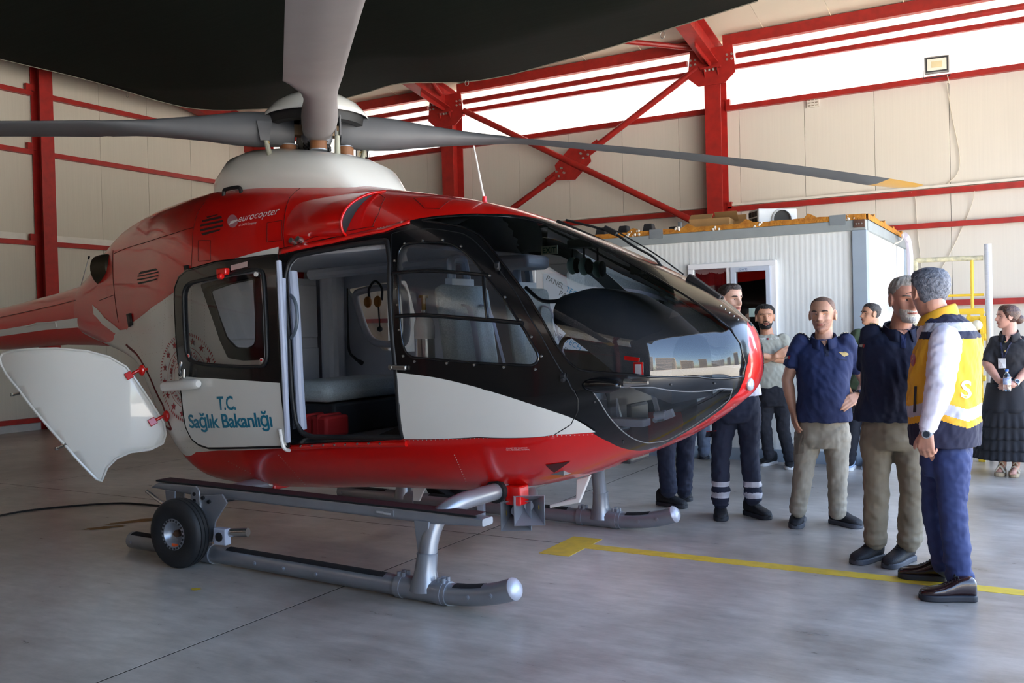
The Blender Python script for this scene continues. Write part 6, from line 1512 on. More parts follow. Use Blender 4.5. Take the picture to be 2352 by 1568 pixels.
    # ---- shoes
    def shoe(s, heel, toe, upper, sole, h=.11, wide=.048, laces=None, nm='shoe'):
        heel = np.array([heel[0], heel[1], 0.0]); toe = np.array([toe[0], toe[1], 0.0]); L_ = float(np.linalg.norm(toe-heel)); d = (toe-heel)/L_
        L_ = max(.25, min(.31, L_)); toe = heel+d*L_; r = np.cross(d, (0, 0, 1)); up = np.array([0, 0, 1.0])
        prof = [(-.015, .30, .55), (.0, .62, .85), (.06, .86, 1.0), (.16, .80, 1.02), (.30, .80, .98), (.45, .86, .72), (.60, .98, .54), (.75, 1.0, .46), (.88, .90, .38), (.96, .66, .28), (1.0, .30, .16)]
        V = []; seg = 20
        for t, w_, h_ in prof:
            for k in range(seg):
                a = 2*PI*k/seg; c, sn = math.cos(a), math.sin(a)
                V.append(heel+d*L_*t+r*wide*w_*math.copysign(abs(c)**.75, c)+up*(.02+h*h_*(.5+.5*math.copysign(abs(sn)**.8, sn))))
        m = len(prof); F = [(i*seg+k, (i+1)*seg+k, (i+1)*seg+(k+1) % seg, i*seg+(k+1) % seg) for i in range(m-1) for k in range(seg)]
        F += [tuple(range(seg)), tuple(reversed([(m-1)*seg+k for k in range(seg)]))]
        o = obj(nm, V, F, upper, s.t, True, 70)
        out = []
        for t, w_, _ in prof: out.append((t, wide*w_*1.08+.002))
        poly = [(L_*t, w_) for t, w_ in out]+[(L_*t, -w_) for t, w_ in reversed(out)]
        q = MB(); q.prism(poly, heel, d, r, up, .032); q.build('sole', sole, o, True, 50, bevel=.006)
        if laces:
            q = MB()
            for t in (.36, .42, .48, .54):
                zc_ = .02+h*np.interp(t, [p[0] for p in prof], [p[2] for p in prof])+.002; q.tube([heel+d*L_*t+r*.022+up*(zc_-.008), heel+d*L_*t+up*zc_, heel+d*L_*t-r*.022+up*(zc_-.008)], .003, 5)
            p0 = heel+d*L_*.33+up*(.02+h*.92)
            for sd in (-1, 1): q.tube(smoothline([p0, p0+r*sd*.02+up*.012, p0+r*sd*.035-up*.004, p0+r*sd*.012-up*.004], 4), .0028, 5)
            q.build('laces', laces, o, True)
        return o
    # ---- trousers
    def trousers(s, hipL, hipR, kneeL, kneeR, ankL, ankR, deg, mat, waist=None, fit=1.0, cuff=.075, flare=0.0, crotch=None, fn=None, mats=None, depth=.125, wid=None, name='trousers'):
        f, r = s.frame(deg); hc = (hipL+hipR)/2; q = MB(); w_ = wid or (float(np.linalg.norm((hipL-hipR)[:2]))/2+.085)
        top = waist if waist is not None else hc+np.array([0, 0, .10])
        ell_loft(q, [(hc-np.array([0, 0, .10]), r, f, w_*.86, depth*.92), (hc-np.array([0, 0, .04]), r, f, w_*1.0, depth*1.05), (hc+np.array([0, 0, .03]), r, f, w_, depth*1.05), (top, r, f, w_*.93, depth*.98)])
        for h_, k_, a_ in ((hipL, kneeL, ankL), (hipR, kneeR, ankR)):
            th = [h_+(k_-h_)*t for t in np.linspace(0, 1, 7)]; sh = [k_+(a_-k_)*t for t in np.linspace(0, 1, 25)][1:]
            R1 = [.096*fit, .100*fit, .095*fit, .088*fit, .081*fit, .076*fit, .074*fit]
            R2 = [(.074+(cuff-.074)*t)*fit+.005*math.sin(t*38)*min(1, max(0, t-.5)*3) for t in np.linspace(0, 1, 25)][1:]
            limb(q, th+sh, R1+R2, 18, False)
        me = remesh(q, .0075, 2, .016, .065, .5, 3.6, .8)
        return meshobj(name, me, mats or mat, s.t, fn)
    # ---- shirt or tee: torso plus short or long sleeves
    def torso_secs(s, hem, neck, deg, w_sh, belly=0.0, chest=0.0, flare=0.0, lean=None, hemw=None):
        f, r = s.frame(deg); L_ = neck-hem; o = []
        tab = [(0, .172+flare, .125+belly*.6), (.12, .170+flare, .128+belly*.9), (.30, .164, .126+belly), (.50, .168, .122+belly*.8), (.68, .182, .124+chest), (.82, .188, .112+chest*.6), (.91, w_sh*.86, .088), (.97, w_sh*.52, .070), (1.0, .075, .062)]
        for t, w_, d_ in tab: o.append((hem+L_*t+f*(belly*.5*math.sin(PI*min(1, t*1.4))), r, f, w_*s.bw, d_*s.bw))
        return o
    def top(s, hem, neck, deg, arms, mat, w_sh=.20, belly=0.0, chest=0.0, flare=0.0, slv=.62, slr=.068, voxel=.0085, disp=.012, fn=None, mats=None, name='shirt', secs=None):
        q = MB(); ell_loft(q, secs or s.torso_secs(hem, neck, deg, w_sh, belly, chest, flare), 30)
        for (sh, el, wr) in arms:
            pts = [sh+(el-sh)*t for t in np.linspace(0, min(1, slv), 6)]
            if slv > 1: pts += [el+(wr-el)*t for t in np.linspace(0, slv-1, 8)[1:]]
            n = len(pts); rad = [slr*(1.0 if i > 0 else .95) for i in range(n)] if slv <= 1 else [slr*(1.0-.38*i/(n-1)) for i in range(n)]
            limb(q, pts, rad, 16, False); q.ball(sh, slr*1.0, 14, 10)
        me = remesh(q, voxel, 3, disp*1.35, .055); return meshobj(name, me, mats or mat, s.t, fn)
    def collar(s, neck, deg, mat, r=.066, h=.03, open_=.5, nm='collar', tilt=.02):
        f, rr = s.frame(deg); V = []; F = []; n = 22
        for i in range(n+1):
            a = open_*.5+(2*PI-open_)*i/n; dr = f*math.cos(a)+rr*math.sin(a); z0 = -.01-.03*math.cos(a)
            front_ = max(0, math.cos(a))
            V += [neck+dr*r*1.0+np.array([0, 0, z0+h]), neck+dr*(r+.014)+np.array([0, 0, z0+h+.004]), neck+dr*(r+.030+.012*front_)+np.array([0, 0, z0-.012-.02*front_])]
        F = [(i*3+k, (i+1)*3+k, (i+1)*3+k+1, i*3+k+1) for i in range(n) for k in range(2)]
        o = obj(nm, V, F, mat, s.t, True, 70); md = o.modifiers.new('s', 'SOLIDIFY'); md.thickness = .004; return o
    def skeleton(s, mb, hipc, neck, chin, deg, arms, legs=True, under=.86):
        """body core hidden by clothes, continuous from feet to neck"""
        f, r = s.frame(deg); L_ = neck-hipc
        ell_loft(mb, [(hipc-np.array([0, 0, .08]), r, f, .12, .08), (hipc, r, f, .135, .09), (hipc+L_*.4, r, f, .125, .085), (hipc+L_*.75, r, f, .145, .088), (hipc+L_*.93, r, f, .11, .06), (neck+np.array([0, 0, .0]), r, f, .06, .055)], 20)
        base = s.ho+s.hu*.05*s.hs-s.hf*.028*s.hs
        limb(mb, [neck-np.array([0, 0, .05]), neck+(base-neck)*.5, base], [.066, .058, .056], 16)
        for sh, el, wr in arms:
            n = 6; limb(mb, [neck-np.array([0, 0, .10]), sh-np.array([0, 0, .03])], [.035, .035]); limb(mb, [sh+(el-sh)*t for t in np.linspace(.08, 1, 5)]+[el+(wr-el)*t for t in (.25, .5, .75, 1)], [.036, .046, .046, .042, .039, .041, .037, .031, .027])
    def legs_core(s, mb, pairs, hipc):
        for h_, k_, a_ in pairs: limb(mb, [hipc, h_, h_+(k_-h_)*.5, k_, k_+(a_-k_)*.4, k_+(a_-k_)*.85], [.06, .055, .05, .036, .034, .026])
def skinm(nm, c): return pm(nm, c, .5, var=.05, vscale=14, col2=tuple(int(x*.88) for x in c), bump=.04, bscale=200)
SK1 = skinm('skin_tan', (200, 148, 120)); SK2 = skinm('skin_ruddy', (208, 152, 128)); SK3 = skinm('skin_warm', (206, 152, 122)); SK4 = skinm('skin_fair', (216, 168, 144)); SK5 = skinm('skin_rosy', (212, 156, 136))
NAVY = pm('navy_polo', (30, 42, 84), .85, var=.08, vscale=5, bump=.25, bscale=18); NAVY2 = pm('dark_navy_polo', (24, 31, 58), .85, var=.08, vscale=5, bump=.25, bscale=18)
KHA = pm('khaki_trousers', (150, 142, 128), .85, var=.08, vscale=6, bump=.3, bscale=14); OLV = pm('olive_khaki_trousers', (134, 124, 106), .85, var=.08, vscale=6, bump=.3, bscale=14)
BLU = pm('blue_suit_trousers', (46, 60, 108), .75, var=.06, vscale=4, bump=.25, bscale=9); NVT = pm('navy_work_trousers', (30, 36, 58), .85, var=.08, vscale=6, bump=.25, bscale=14)
DNM = pm('dark_jeans', (34, 36, 46), .9, var=.15, vscale=10, bump=.2, bscale=40); GBT = pm('grey_blue_trousers', (72, 82, 100), .85, bump=.25, bscale=14)
BSH = pm('black_shoe', (28, 29, 34), .7, var=.1, vscale=30, bump=.3, bscale=150); GSO = pm('grey_sole', (72, 74, 82), .7); DSO = pm('dark_sole', (36, 38, 46), .6); LTH = pm('oxblood_leather', (44, 24, 24), .2, var=.1, coat=.6)
LAC = pm('black_lace', (24, 25, 30), .8); WSO = pm('white_sole', (222, 222, 224), .6); BLS = pm('pale_blue_shoe', (150, 170, 196), .7)
HBK = pm('black_hair', (26, 22, 22), .6, var=.3, vscale=60, bump=.8, bscale=120); HBR = pm('brown_hair', (58, 42, 34), .55, var=.3, vscale=60, bump=.8, bscale=120, col2=(36, 26, 22)); HGY = pm('grey_hair', (132, 136, 146), .65, var=.35, vscale=55, bump=1.0, bscale=110, col2=(74, 78, 90))
HSV = pm('silver_hair', (176, 168, 158), .5, var=.2, vscale=30, bump=.7, bscale=60, col2=(134, 124, 112)); BWH = pm('white_beard', (220, 214, 202), .8, var=.12, vscale=60, bump=.9, bscale=110); STB = pm('stubble', (176, 128, 106), .7, var=.2, vscale=120, col2=(146, 106, 90)); HAU = pm('auburn_hair', (86, 56, 44), .45, var=.25, vscale=40, bump=.6, bscale=70, col2=(58, 38, 32))
WCH = pm('watch_steel', (196, 198, 202), .25, metal=.8); GOLD = pm('gold_braid', (186, 160, 96), .5, bump=.3, bscale=200); WBR = pm('white_braid', (222, 214, 190), .6, bump=.3, bscale=200)
def quad(s, name, pts, mat, th=.004, nrm=None):
    """small flat badge lifted off the cloth"""
    P_ = [np.array(p, float) for p in pts]; n = vn(nrm) if nrm is not None else s.tc; k = len(P_)
    V = P_+[p+n*th for p in P_]; F = [tuple(range(k)), tuple(reversed(range(k, 2*k)))]+[(i, i+k, (i+1) % k+k, (i+1) % k) for i in range(k)]
    return obj(name, V, F, mat, s.t)
def snap(o, p, d, off=.004):
    """drop a point onto a garment along -d"""
    ok, loc, nr, i = o.ray_cast(Vector(p+d*.4), Vector(-d)); return (np.array(loc)+np.array(nr)*off, np.array(nr)) if ok else (p, d)
def decal(s, name, o, pxs, mat, off=.004, d=None, sub=3):
    """outline in photo pixels dropped on the garment surface"""
    d = s.tc if d is None else d; P_ = []
    k = len(pxs); c = np.mean(np.array(pxs, float), 0); D_ = []
    for i in range(k):
        a = np.array(pxs[i], float); b_ = np.array(pxs[(i+1) % k], float)
        for j in range(sub): D_.append(a+(b_-a)*j/sub)
    V = []; rings = (1.0, .5)
    for q_ in rings:
        for a in D_:
            x, y = c+(a-c)*q_; r_ = vn(ray(x, y)); o0 = CAM-s.G
            ok, loc, nr, i = o.ray_cast(Vector(o0), Vector(r_)); V.append(np.array(loc)-r_*off if ok else s.P(x, y))
    r_ = vn(ray(*c)); ok, loc, nr, i = o.ray_cast(Vector(CAM-s.G), Vector(r_)); V.append(np.array(loc)-r_*off if ok else s.P(*c))
    n = len(D_); F = [(i, (i+1) % n, n+(i+1) % n, n+i) for i in range(n)]+[(n+i, n+(i+1) % n, 2*n) for i in range(n)]
    return obj(name, V, F, mat, s.t)
def textdecal(s, name, o, txt, pa, pb, mat, off=.003, bold=.0, hs=1.0):
    V_, F_ = text_mesh(txt, 1.0, 'LEFT', bold); U = np.array(V_); x0, x1 = U[:, 0].min(), U[:, 0].max(); pa = np.array(pa, float); pb = np.array(pb, float); e1 = (pb-pa)/(x1-x0); e2 = np.array([e1[1], -e1[0]])*hs
    V = []
    for u, v in V_:
        x, y = pa+e1*(u-x0)+e2*v; r_ = vn(ray(x, y)); ok, loc, nr, i = o.ray_cast(Vector(CAM-s.G), Vector(r_)); V.append(np.array(loc)-r_*off if ok else s.P(x, y))
    return obj(name, V, F_, mat, s.t)
def watch(s, wrist, d, m_=WCH, face_m=None):
    q = MB(); q.tube([wrist-d*.012, wrist+d*.012], .034, 18); o = q.build('watch_strap', m_, s.t, True)
    c = wrist+vn(s.tc-d*(s.tc@d))*.033; q = MB(); n_ = vn(s.tc-d*(s.tc@d)); q.cyl(c-n_*.004, c+n_*.008, .021, 18); q.build('watch_case', WCH, o, True); q = MB(); q.cyl(c+n_*.008, c+n_*.0095, .016, 16); q.build('watch_dial', face_m or pm('dial_dark', (40, 44, 52), .2), o, True)
up3 = np.array([0, 0, 1.0])
def epaulette(s, g, sh, neck, base, stripe, n):
    d = vn(np.array([*(sh-neck)[:2], 0])); P_ = []
    for t in (.045, .085, .125, .16):
        o_ = neck+d*t; ok, loc, nr, i = g.ray_cast(Vector(o_+up3*.3), Vector(-up3)); P_.append(np.array(loc)+up3*.004 if ok else o_)
    b_ = MB(); sd = np.cross(d, up3)
    for i in range(3): b_.bar(P_[i], P_[i+1], .05, .007, up3)
    e = b_.build('epaulette', base, s.t)
    for k in range(n):
        t = .93-.155*k; j = min(2, int(t*3)); q = P_[j]+(P_[j+1]-P_[j])*(t*3-j); c = MB(); c.bar(q-vn(P_[j+1]-P_[j])*.005+up3*.003, q+vn(P_[j+1]-P_[j])*.005+up3*.003, .052, .006, up3); c.build('shoulder_stripe', stripe, e)
def hairmask(line_f, line_s, line_b, ear=1.5):
    def m(t, ph):
        a = abs(ph); l = np.interp(a, [0, .7, 1.15, 1.45, 1.8, 2.2, PI], [line_f, line_f, line_s+.1, line_s, line_b+.12, line_b, line_b]); return t-l
    return m

# 1 -- pilot, bald, navy polo, hand on hip
p = Person('bald man in navy pilot polo with one hand on his hip, khaki trousers', (1890, 1212)); p.skin = SK1; p.bw = 1.02
b = MB(); chin, crown = p.P(1890, 763), p.P(1889, 681); p.head(b, chin, crown, -14, 0)
neck = p.P(1892, 778); shL, shR = p.P(1838, 787), p.P(1944, 786); elL, wrL = p.P(1808, 872, .02), p.P(1821, 942, .06); elR, wrR = p.P(1990, 882, -.14), p.P(1972, 907, .06)
hipc = p.P(1889, 985); arms = [(shL, elL, wrL), (shR, elR, wrR)]
hL, hR = p.P(1858, 992), p.P(1922, 992); kL, kR = p.P(1845, 1085, .03), p.P(1924, 1086, .02); aL, aR = p.P(1833, 1178, .02), p.P(1923, 1180, .0)
p.skeleton(b, hipc, neck, chin, 0, arms); p.legs_core(b, ((hL, kL, aL), (hR, kR, aR)), hipc)
p.hand(b, wrL, vn(p.P(1829, 990, .08)-wrL), vn(p.rc*.8-p.tc*.3), .28, -1); p.hand(b, wrR, vn(p.P(1945, 925, .14)-wrR), vn(-p.tc*.9-up3*.2), .18, 1)
p.build_body(b); p.face(pm('dark_brow', (52, 38, 32), .8))
p.cap('cropped_hair', hairmask(.86, .55, .22), lambda t, ph: .0025, pm('shaved_hair', (120, 92, 78), .7, var=.2, vscale=80), 0, seed=2)
p.cap('stubble_beard', lambda t, ph: min(.36-t, 1.25-abs(ph)) if not (.19 < t < .24 and abs(ph) < .3) else -1, lambda t, ph: .0022, STB, 0, t1=.40)
hem = p.P(1890, 966)
sh = p.top(hem, neck, 0, arms, NAVY, .185, .045, .01, .012, .66, .062, disp=.010)
p.collar(neck+p.tc*.012, 0, NAVY, .068, .03, .55)
tr = p.trousers(hL, hR, kL, kR, aL, aR, 0, KHA, None, .92, .060)
p.shoe(p.F(1838, 1193)+p.tc*.02, p.F(1824, 1219), BSH, GSO, laces=LAC); p.shoe(p.F(1910, 1200), p.F(1976, 1214), BSH, GSO, laces=LAC)
decal(p, 'placket', sh, [(1892, 786), (1903, 786), (1904, 818), (1895, 818)], NAVY2); decal(p, 'throat', sh, [(1880, 776), (1904, 774), (1895, 795)], SK1, .006)
decal(p, 'wing_badge', sh, [(1926, 808), (1938, 809), (1940, 807), (1948, 811), (1949, 815), (1939, 819), (1933, 814)], GOLD); decal(p, 'pocket_edge', sh, [(1924, 823), (1945, 826), (1945, 828), (1924, 825)], NAVY2)
epaulette(p, sh, shL, neck, NAVY2, WBR, 4); epaulette(p, sh, shR, neck, NAVY2, WBR, 4)
decal(p, 'sleeve_logo', sh, [(1810, 817), (1816, 816), (1813, 825), (1809, 823)], REDP); decal(p, 'sleeve_logo', sh, [(1801, 820), (1810, 818), (1808, 823), (1801, 824)], WBR)
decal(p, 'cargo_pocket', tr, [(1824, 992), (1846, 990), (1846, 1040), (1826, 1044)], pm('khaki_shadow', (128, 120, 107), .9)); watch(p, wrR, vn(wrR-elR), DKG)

# 2 -- bearded man, white hair tied back, hands behind back
p = Person('white bearded man with slicked silver hair and navy polo, hands behind back', (2030, 1290)); p.skin = SK2; p.bw = 1.06
b = MB(); chin, crown = p.P(2086, 737, .05), p.P(2080, 633); p.head(b, chin, crown, 20, -8)
neck = p.P(2066, 757); shL, shR = p.P(2002, 772), p.P(2122, 774, .0); elL, wrL = p.P(1990, 880, -.10), p.P(2030, 925, -.26); elR, wrR = p.P(2128, 882, -.12), p.P(2085, 925, -.26)
hipc = p.P(2047, 985); arms = [(shL, elL, wrL), (shR, elR, wrR)]
hL, hR = p.P(2015, 992), p.P(2086, 992); kL, kR = p.P(2012, 1126, .03), p.P(2096, 1128, .03); aL, aR = p.P(2010, 1245, .0), p.P(2088, 1250, .0)
p.skeleton(b, hipc, neck, chin, 14, arms); p.legs_core(b, ((hL, kL, aL), (hR, kR, aR)), hipc)
p.hand(b, wrL, vn(p.rc-up3*.4), -p.tc, .4, 1); p.hand(b, wrR, vn(-p.rc-up3*.4), -p.tc, .4, -1)
p.build_body(b); p.face(pm('grey_brow', (120, 108, 98), .8))
p.cap('slicked_hair', hairmask(.80, .56, .16), lambda t, ph: .010+.004*math.sin(ph*18)*.5, HSV, .0008, seed=5)
p.cap('beard', lambda t, ph: (min(.30-t, .95-abs(ph)) if not (.192 < t < .232 and abs(ph) < .28) else -1), lambda t, ph: .010+.026*max(0, (.12-t)/.12)*math.exp(-(ph/.6)**2), BWH, .0015, t1=.34, seed=4)
p.cap('moustache', lambda t, ph: min(.285-t, t-.232, .36-abs(ph))*3, lambda t, ph: .010, BWH, .002, t0=.22, t1=.30, res=(14, 72), seed=6)
hem = p.P(2042, 964); sh = p.top(hem, neck, 10, arms, NAVY2, .20, .05, .02, .015, .70, .068)
p.collar(neck+p.tc*.012, 18, NAVY2, .072, .03, .7)
tr = p.trousers(hL, hR, kL, kR, aL, aR, 5, OLV, None, .96, .068)
p.shoe(p.F(2022, 1281), p.F(1960, 1297), BSH, GSO, laces=LAC); p.shoe(p.F(2092, 1284), p.F(2036, 1307), BSH, GSO, laces=LAC)
decal(p, 'throat', sh, [(2052, 752), (2090, 756), (2077, 768)], SK2, .006); decal(p, 'placket', sh, [(2070, 770), (2082, 768), (2080, 800), (2070, 798)], NAVY)
epaulette(p, sh, shL, neck, NAVY2, GOLD, 4); epaulette(p, sh, shR, neck, NAVY2, GOLD, 4)
decal(p, 'sleeve_logo', sh, [(1981, 790), (1987, 791), (1984, 799), (1982, 798)], REDP); decal(p, 'sleeve_logo', sh, [(1974, 791), (1981, 791), (1981, 797), (1974, 796)], WBR)

# 3 -- man in yellow and navy vest, back three-quarter view
p = Person('grey haired man in yellow and navy reflective vest, blue trousers, seen from behind', (2165, 1352)); p.skin = SK2; p.bw = 1.0
b = MB(); chin, crown = p.P(2108, 724), p.P(2139, 614); p.head(b, chin+p.rc*.055, crown-p.rc*.01, -146, -6)
neck = p.P(2156, 722); shN, shF = p.P(2172, 780, .16), p.P(2140, 770, -.17); elN, wrN = p.P(2158, 895, .26), p.P(2128, 990, .24); elF, wrF = p.P(2152, 870, -.20), p.P(2158, 930, -.08)
hipc = p.P(2170, 1040); arms = [(shN, elN, wrN), (shF, elF, wrF)]
hN, hF = p.P(2186, 1048, .085), p.P(2160, 1048, -.085); kN, kF = p.P(2188, 1165, .08), p.P(2148, 1168, -.08); aN, aF = p.P(2206, 1342, .06), p.P(2172, 1306, -.09)
p.skeleton(b, hipc, neck, chin, -105, arms); p.legs_core(b, ((hN, kN, aN), (hF, kF, aF)), hipc)
p.hand(b, wrN, vn(-up3*1.0-p.rc*.05), vn(-p.tc*.9+p.rc*.35), .95, -1, 1.05); p.hand(b, wrF, p.rc, p.tc, .9, 1)
p.build_body(b)
p.cap('short_hair', hairmask(.84, .60, .20), lambda t, ph: .012+.004*t, HGY, .003, seed=9)
f_, r_ = p.frame(-105)
def vfn(c):
    z = c[:, 2]; u = c@p.rc; v = c@p.tc; o = np.full(len(c), 0)
    o[(z < 1.392) & (z >= 1.347)] = 2; o[z < 1.31] = 1
    tri_ = lambda a: np.abs(((a+.02) % .30)-.15)/.15
    ch = .895+.05*tri_(u); o[(z < ch+.06) & (z > ch)] = 2; o[z < ch-.035] = 0
    return o
YEL = pm('vest_yellow', (240, 178, 44), .7, var=.05, vscale=5, bump=.25, bscale=9); VNV = pm('vest_navy', (34, 36, 62), .8, bump=.2, bscale=20); REF = pm('reflective_grey', (190, 190, 200), .4, var=.04); WSH = pm('white_shirt', (232, 228, 244), .8, var=.02, bump=.35, bscale=9)
hem = p.P(2156, 1020); secs = [(hem+(neck-hem)*t+f_*dx, r_, f_, w_, d_) for t, w_, d_, dx in ((0, .18, .165, -.03), (.15, .182, .172, -.03), (.35, .182, .172, -.025), (.55, .19, .168, -.03), (.72, .198, .156, -.045), (.84, .190, .135, -.055), (.93, .15, .105, -.045), (1.0, .08, .075, -.02))]
ve = p.top(hem, neck, -105, [], YEL, secs=secs, voxel=.0048, disp=.010, fn=vfn, mats=[VNV, YEL, REF], name='vest')
q = MB()
for a_, c_, w_ in arms:
    pts_ = [a_+(c_-a_)*t for t in np.linspace(0, 1, 6)]+[c_+(w_-c_)*t for t in np.linspace(0, .90, 8)[1:]]; rad = [.078, .080, .076, .072, .070, .068, .064, .060, .056, .052, .048, .044, .042]; limb(q, pts_, rad, 16)
me = remesh(q, .0075, 2, .012, .045, .5, 2.8, .8); sv = meshobj('shirt_sleeves', me, WSH, p.t)
q = MB(); q.tube([wrN-vn(wrN-elN)*.075, wrN-vn(wrN-elN)*.022], [.047, .044], 16); q.build('shirt_cuff', WSH, p.t, True)
# standing yellow collar, navy lining
V = []; F = []; n = 26
for i in range(n+1):
    a = .4+(2*PI-.8)*i/n; d_ = f_*math.cos(a)+r_*math.sin(a); bk_ = -math.cos(a); V += [neck+d_*.100+up3*(-.05+.01*bk_), neck+d_*.080+up3*(.012+.03*bk_), neck+d_*.074+up3*(.016+.034*bk_)]
F = [(i*3+k, (i+1)*3+k, (i+1)*3+k+1, i*3+k+1) for i in range(n) for k in range(2)]
o = obj('vest_collar', V, F, YEL, p.t, True, 70); md = o.modifiers.new('s', 'SOLIDIFY'); md.thickness = .008
decal(p, 'pocket_zip', ve, [(2100, 887), (2106, 887), (2103, 947), (2097, 947)], DKG, .005); decal(p, 'round_badge', ve, [(2097+6*math.cos(a), 826+15*math.sin(a)) for a in np.linspace(0, 2*PI, 14)[:-1]], REDP, .005)
textdecal(p, 'back_lettering', ve, 'S', (2208, 913), (2232, 913), pm('vest_print_white', (250, 246, 226), .6), .006, .02)
tr = p.trousers(hN, hF, kN, kF, aN, aF, -105, BLU, None, .92, .072, wid=.125, depth=.118)
p.shoe(p.F(2240, 1378), p.F(2112, 1376), LTH, DSO, .10, .05, LAC); p.shoe(p.F(2178, 1334), p.F(2091, 1327), LTH, DSO, .10, .05, LAC)
watch(p, wrN-up3*.008, vn(wrN-elN)); q = MB(); ex1 = p.hpt(.50, -1.45 if p.hr@p.tc < 0 else 1.45, .079); q.tube([ex1, ex1+p.hf*.06*p.hs], .0018, 6); q.build('glasses_arm', DKG, p.t, True)

# 4 -- man beyond the nose, navy trousers with reflective bands
p = Person('dark haired man behind the helicopter nose, navy trousers with reflective shin bands', (1700, 1190)); p.skin = SK4; p.bw = .98
b = MB(); chin, crown = p.P(1683, 722), p.P(1674, 651); p.head(b, chin, crown, 42, -3)
neck = p.P(1674, 738); shL, shR = p.P(1632, 758), p.P(1702, 758); elL, wrL = p.P(1622, 840), p.P(1640, 905, .1); elR, wrR = p.P(1704, 830, -.1), p.P(1712, 880, -.15)
hipc = p.P(1692, 928); arms = [(shL, elL, wrL), (shR, elR, wrR)]
hL, hR = p.P(1668, 936), p.P(1718, 936); kL, kR = p.P(1655, 1040, .02), p.P(1722, 1030); aL, aR = p.P(1655, 1158, .0), p.P(1730, 1148, .0)
p.skeleton(b, hipc, neck, chin, 25, arms); p.legs_core(b, ((hL, kL, aL), (hR, kR, aR)), hipc); p.hand(b, wrL, vn(p.rc*.5-up3), p.rc, .3, 1); p.hand(b, wrR, -up3, -p.rc, .3, -1)
p.build_body(b); p.face(pm('dark_brow', (52, 38, 32), .8))
p.cap('swept_hair', hairmask(.80, .56, .24), lambda t, ph: .012+.020*max(0, math.cos(ph))*max(0, t-.7)*3, HBR, .004, seed=12)
p.cap('stubble_beard', lambda t, ph: min(.34-t, 1.2-abs(ph)) if not (.19 < t < .24 and abs(ph) < .3) else -1, lambda t, ph: .0022, STB, 0, t1=.38)
sh = p.top(p.P(1692, 908), neck, 22, arms, WSH, .19, .0, .0, .01, .6, .07)
def bands(c):
    z = c[:, 2]; o = np.zeros(len(c)); u = c@p.rc; sl_ = z-u*.25
    o[((z > .155) & (z < .195)) | ((z > .235) & (z < .275))] = 1; return o
tr = p.trousers(hL, hR, kL, kR, aL, aR, 20, NVT, None, .94, .066, fn=bands, mats=[NVT, REF])
decal(p, 'pocket_flap', tr, [(1622, 992), (1645, 990), (1642, 1003), (1620, 1004)], pm('flap_navy', (26, 28, 44), .8)); decal(p, 'flap_piping', tr, [(1622, 990), (1646, 988), (1646, 990), (1622, 992)], REDP)
p.shoe(p.F(1654, 1178), p.F(1658, 1206), BSH, DSO, laces=LAC); p.shoe(p.F(1714, 1180), p.F(1768, 1194), BSH, DSO, laces=LAC)

# 5 -- arms crossed, grey tee
p = Person('black bearded young man in grey T-shirt with his arms crossed', (1785, 1075)); p.skin = SK3; p.bw = .98
b = MB(); chin, crown = p.P(1759, 757), p.P(1755, 698); p.head(b, chin, crown, 8, 2)
neck = p.P(1763, 768); shL, shR = p.P(1733, 783), p.P(1798, 782); elL, wrL = p.P(1735, 832, .06), p.P(1782, 818, .20); elR, wrR = p.P(1806, 828, .06), p.P(1752, 816, .22)
hipc = p.P(1777, 905); arms = [(shL, elL, wrL), (shR, elR, wrR)]
hL, hR = p.P(1760, 908), p.P(1796, 908); kL, kR = p.P(1757, 978, .02), p.P(1798, 978); aL, aR = p.P(1766, 1050), p.P(1815, 1058)
p.skeleton(b, hipc, neck, chin, 8, arms); p.legs_core(b, ((hL, kL, aL), (hR, kR, aR)), hipc); p.hand(b, wrL, vn(p.rc*.8+up3*.45), -p.tc, .25, -1); p.hand(b, wrR, vn(-p.rc*.9-up3*.1), -p.tc, .3, 1)
p.build_body(b); p.face(HBK)
p.cap('short_hair', hairmask(.78, .52, .22), lambda t, ph: .013, HBK, .003, seed=14)
p.cap('beard', lambda t, ph: (min(.33-t, 1.4-abs(ph)) if not (.185 < t < .245 and abs(ph) < .30) and not (t > .245 and abs(ph) > .42 and abs(ph) < .95) else -1), lambda t, ph: .006, HBK, .0015, t1=.36, seed=3)
TEE = pm('grey_tee', (166, 168, 158), .9, var=.04, bump=.25, bscale=14); sh = p.top(p.P(1777, 890), neck, 5, arms, TEE, .19, .0, .0, .012, .62, .070)
textdecal(p, 'chest_lettering', sh, 'TOMMY', (1737, 781), (1760, 780), pm('tee_white_print', (236, 236, 232), .7), .003); textdecal(p, 'chest_lettering', sh, 'HILFIGER', (1766, 780), (1790, 778), MATS['tee_white_print'], .003)
decal(p, 'chest_flag', sh, [(1760.5, 776), (1763, 776), (1763, 780), (1760.5, 780)], pm('flag_navy', (24, 28, 60), .6)); decal(p, 'chest_flag', sh, [(1763, 776), (1765.5, 776), (1765.5, 780), (1763, 780)], REDP)
tr = p.trousers(hL, hR, kL, kR, aL, aR, 5, DNM, None, .86, .058)
for h0, t0 in (((1780, 1064), (1747, 1071)), ((1812, 1068), (1817, 1083))):
    so_ = p.shoe(p.F(*h0), p.F(*t0), BSH, WSO, laces=pm('white_lace', (226, 226, 226), .8))

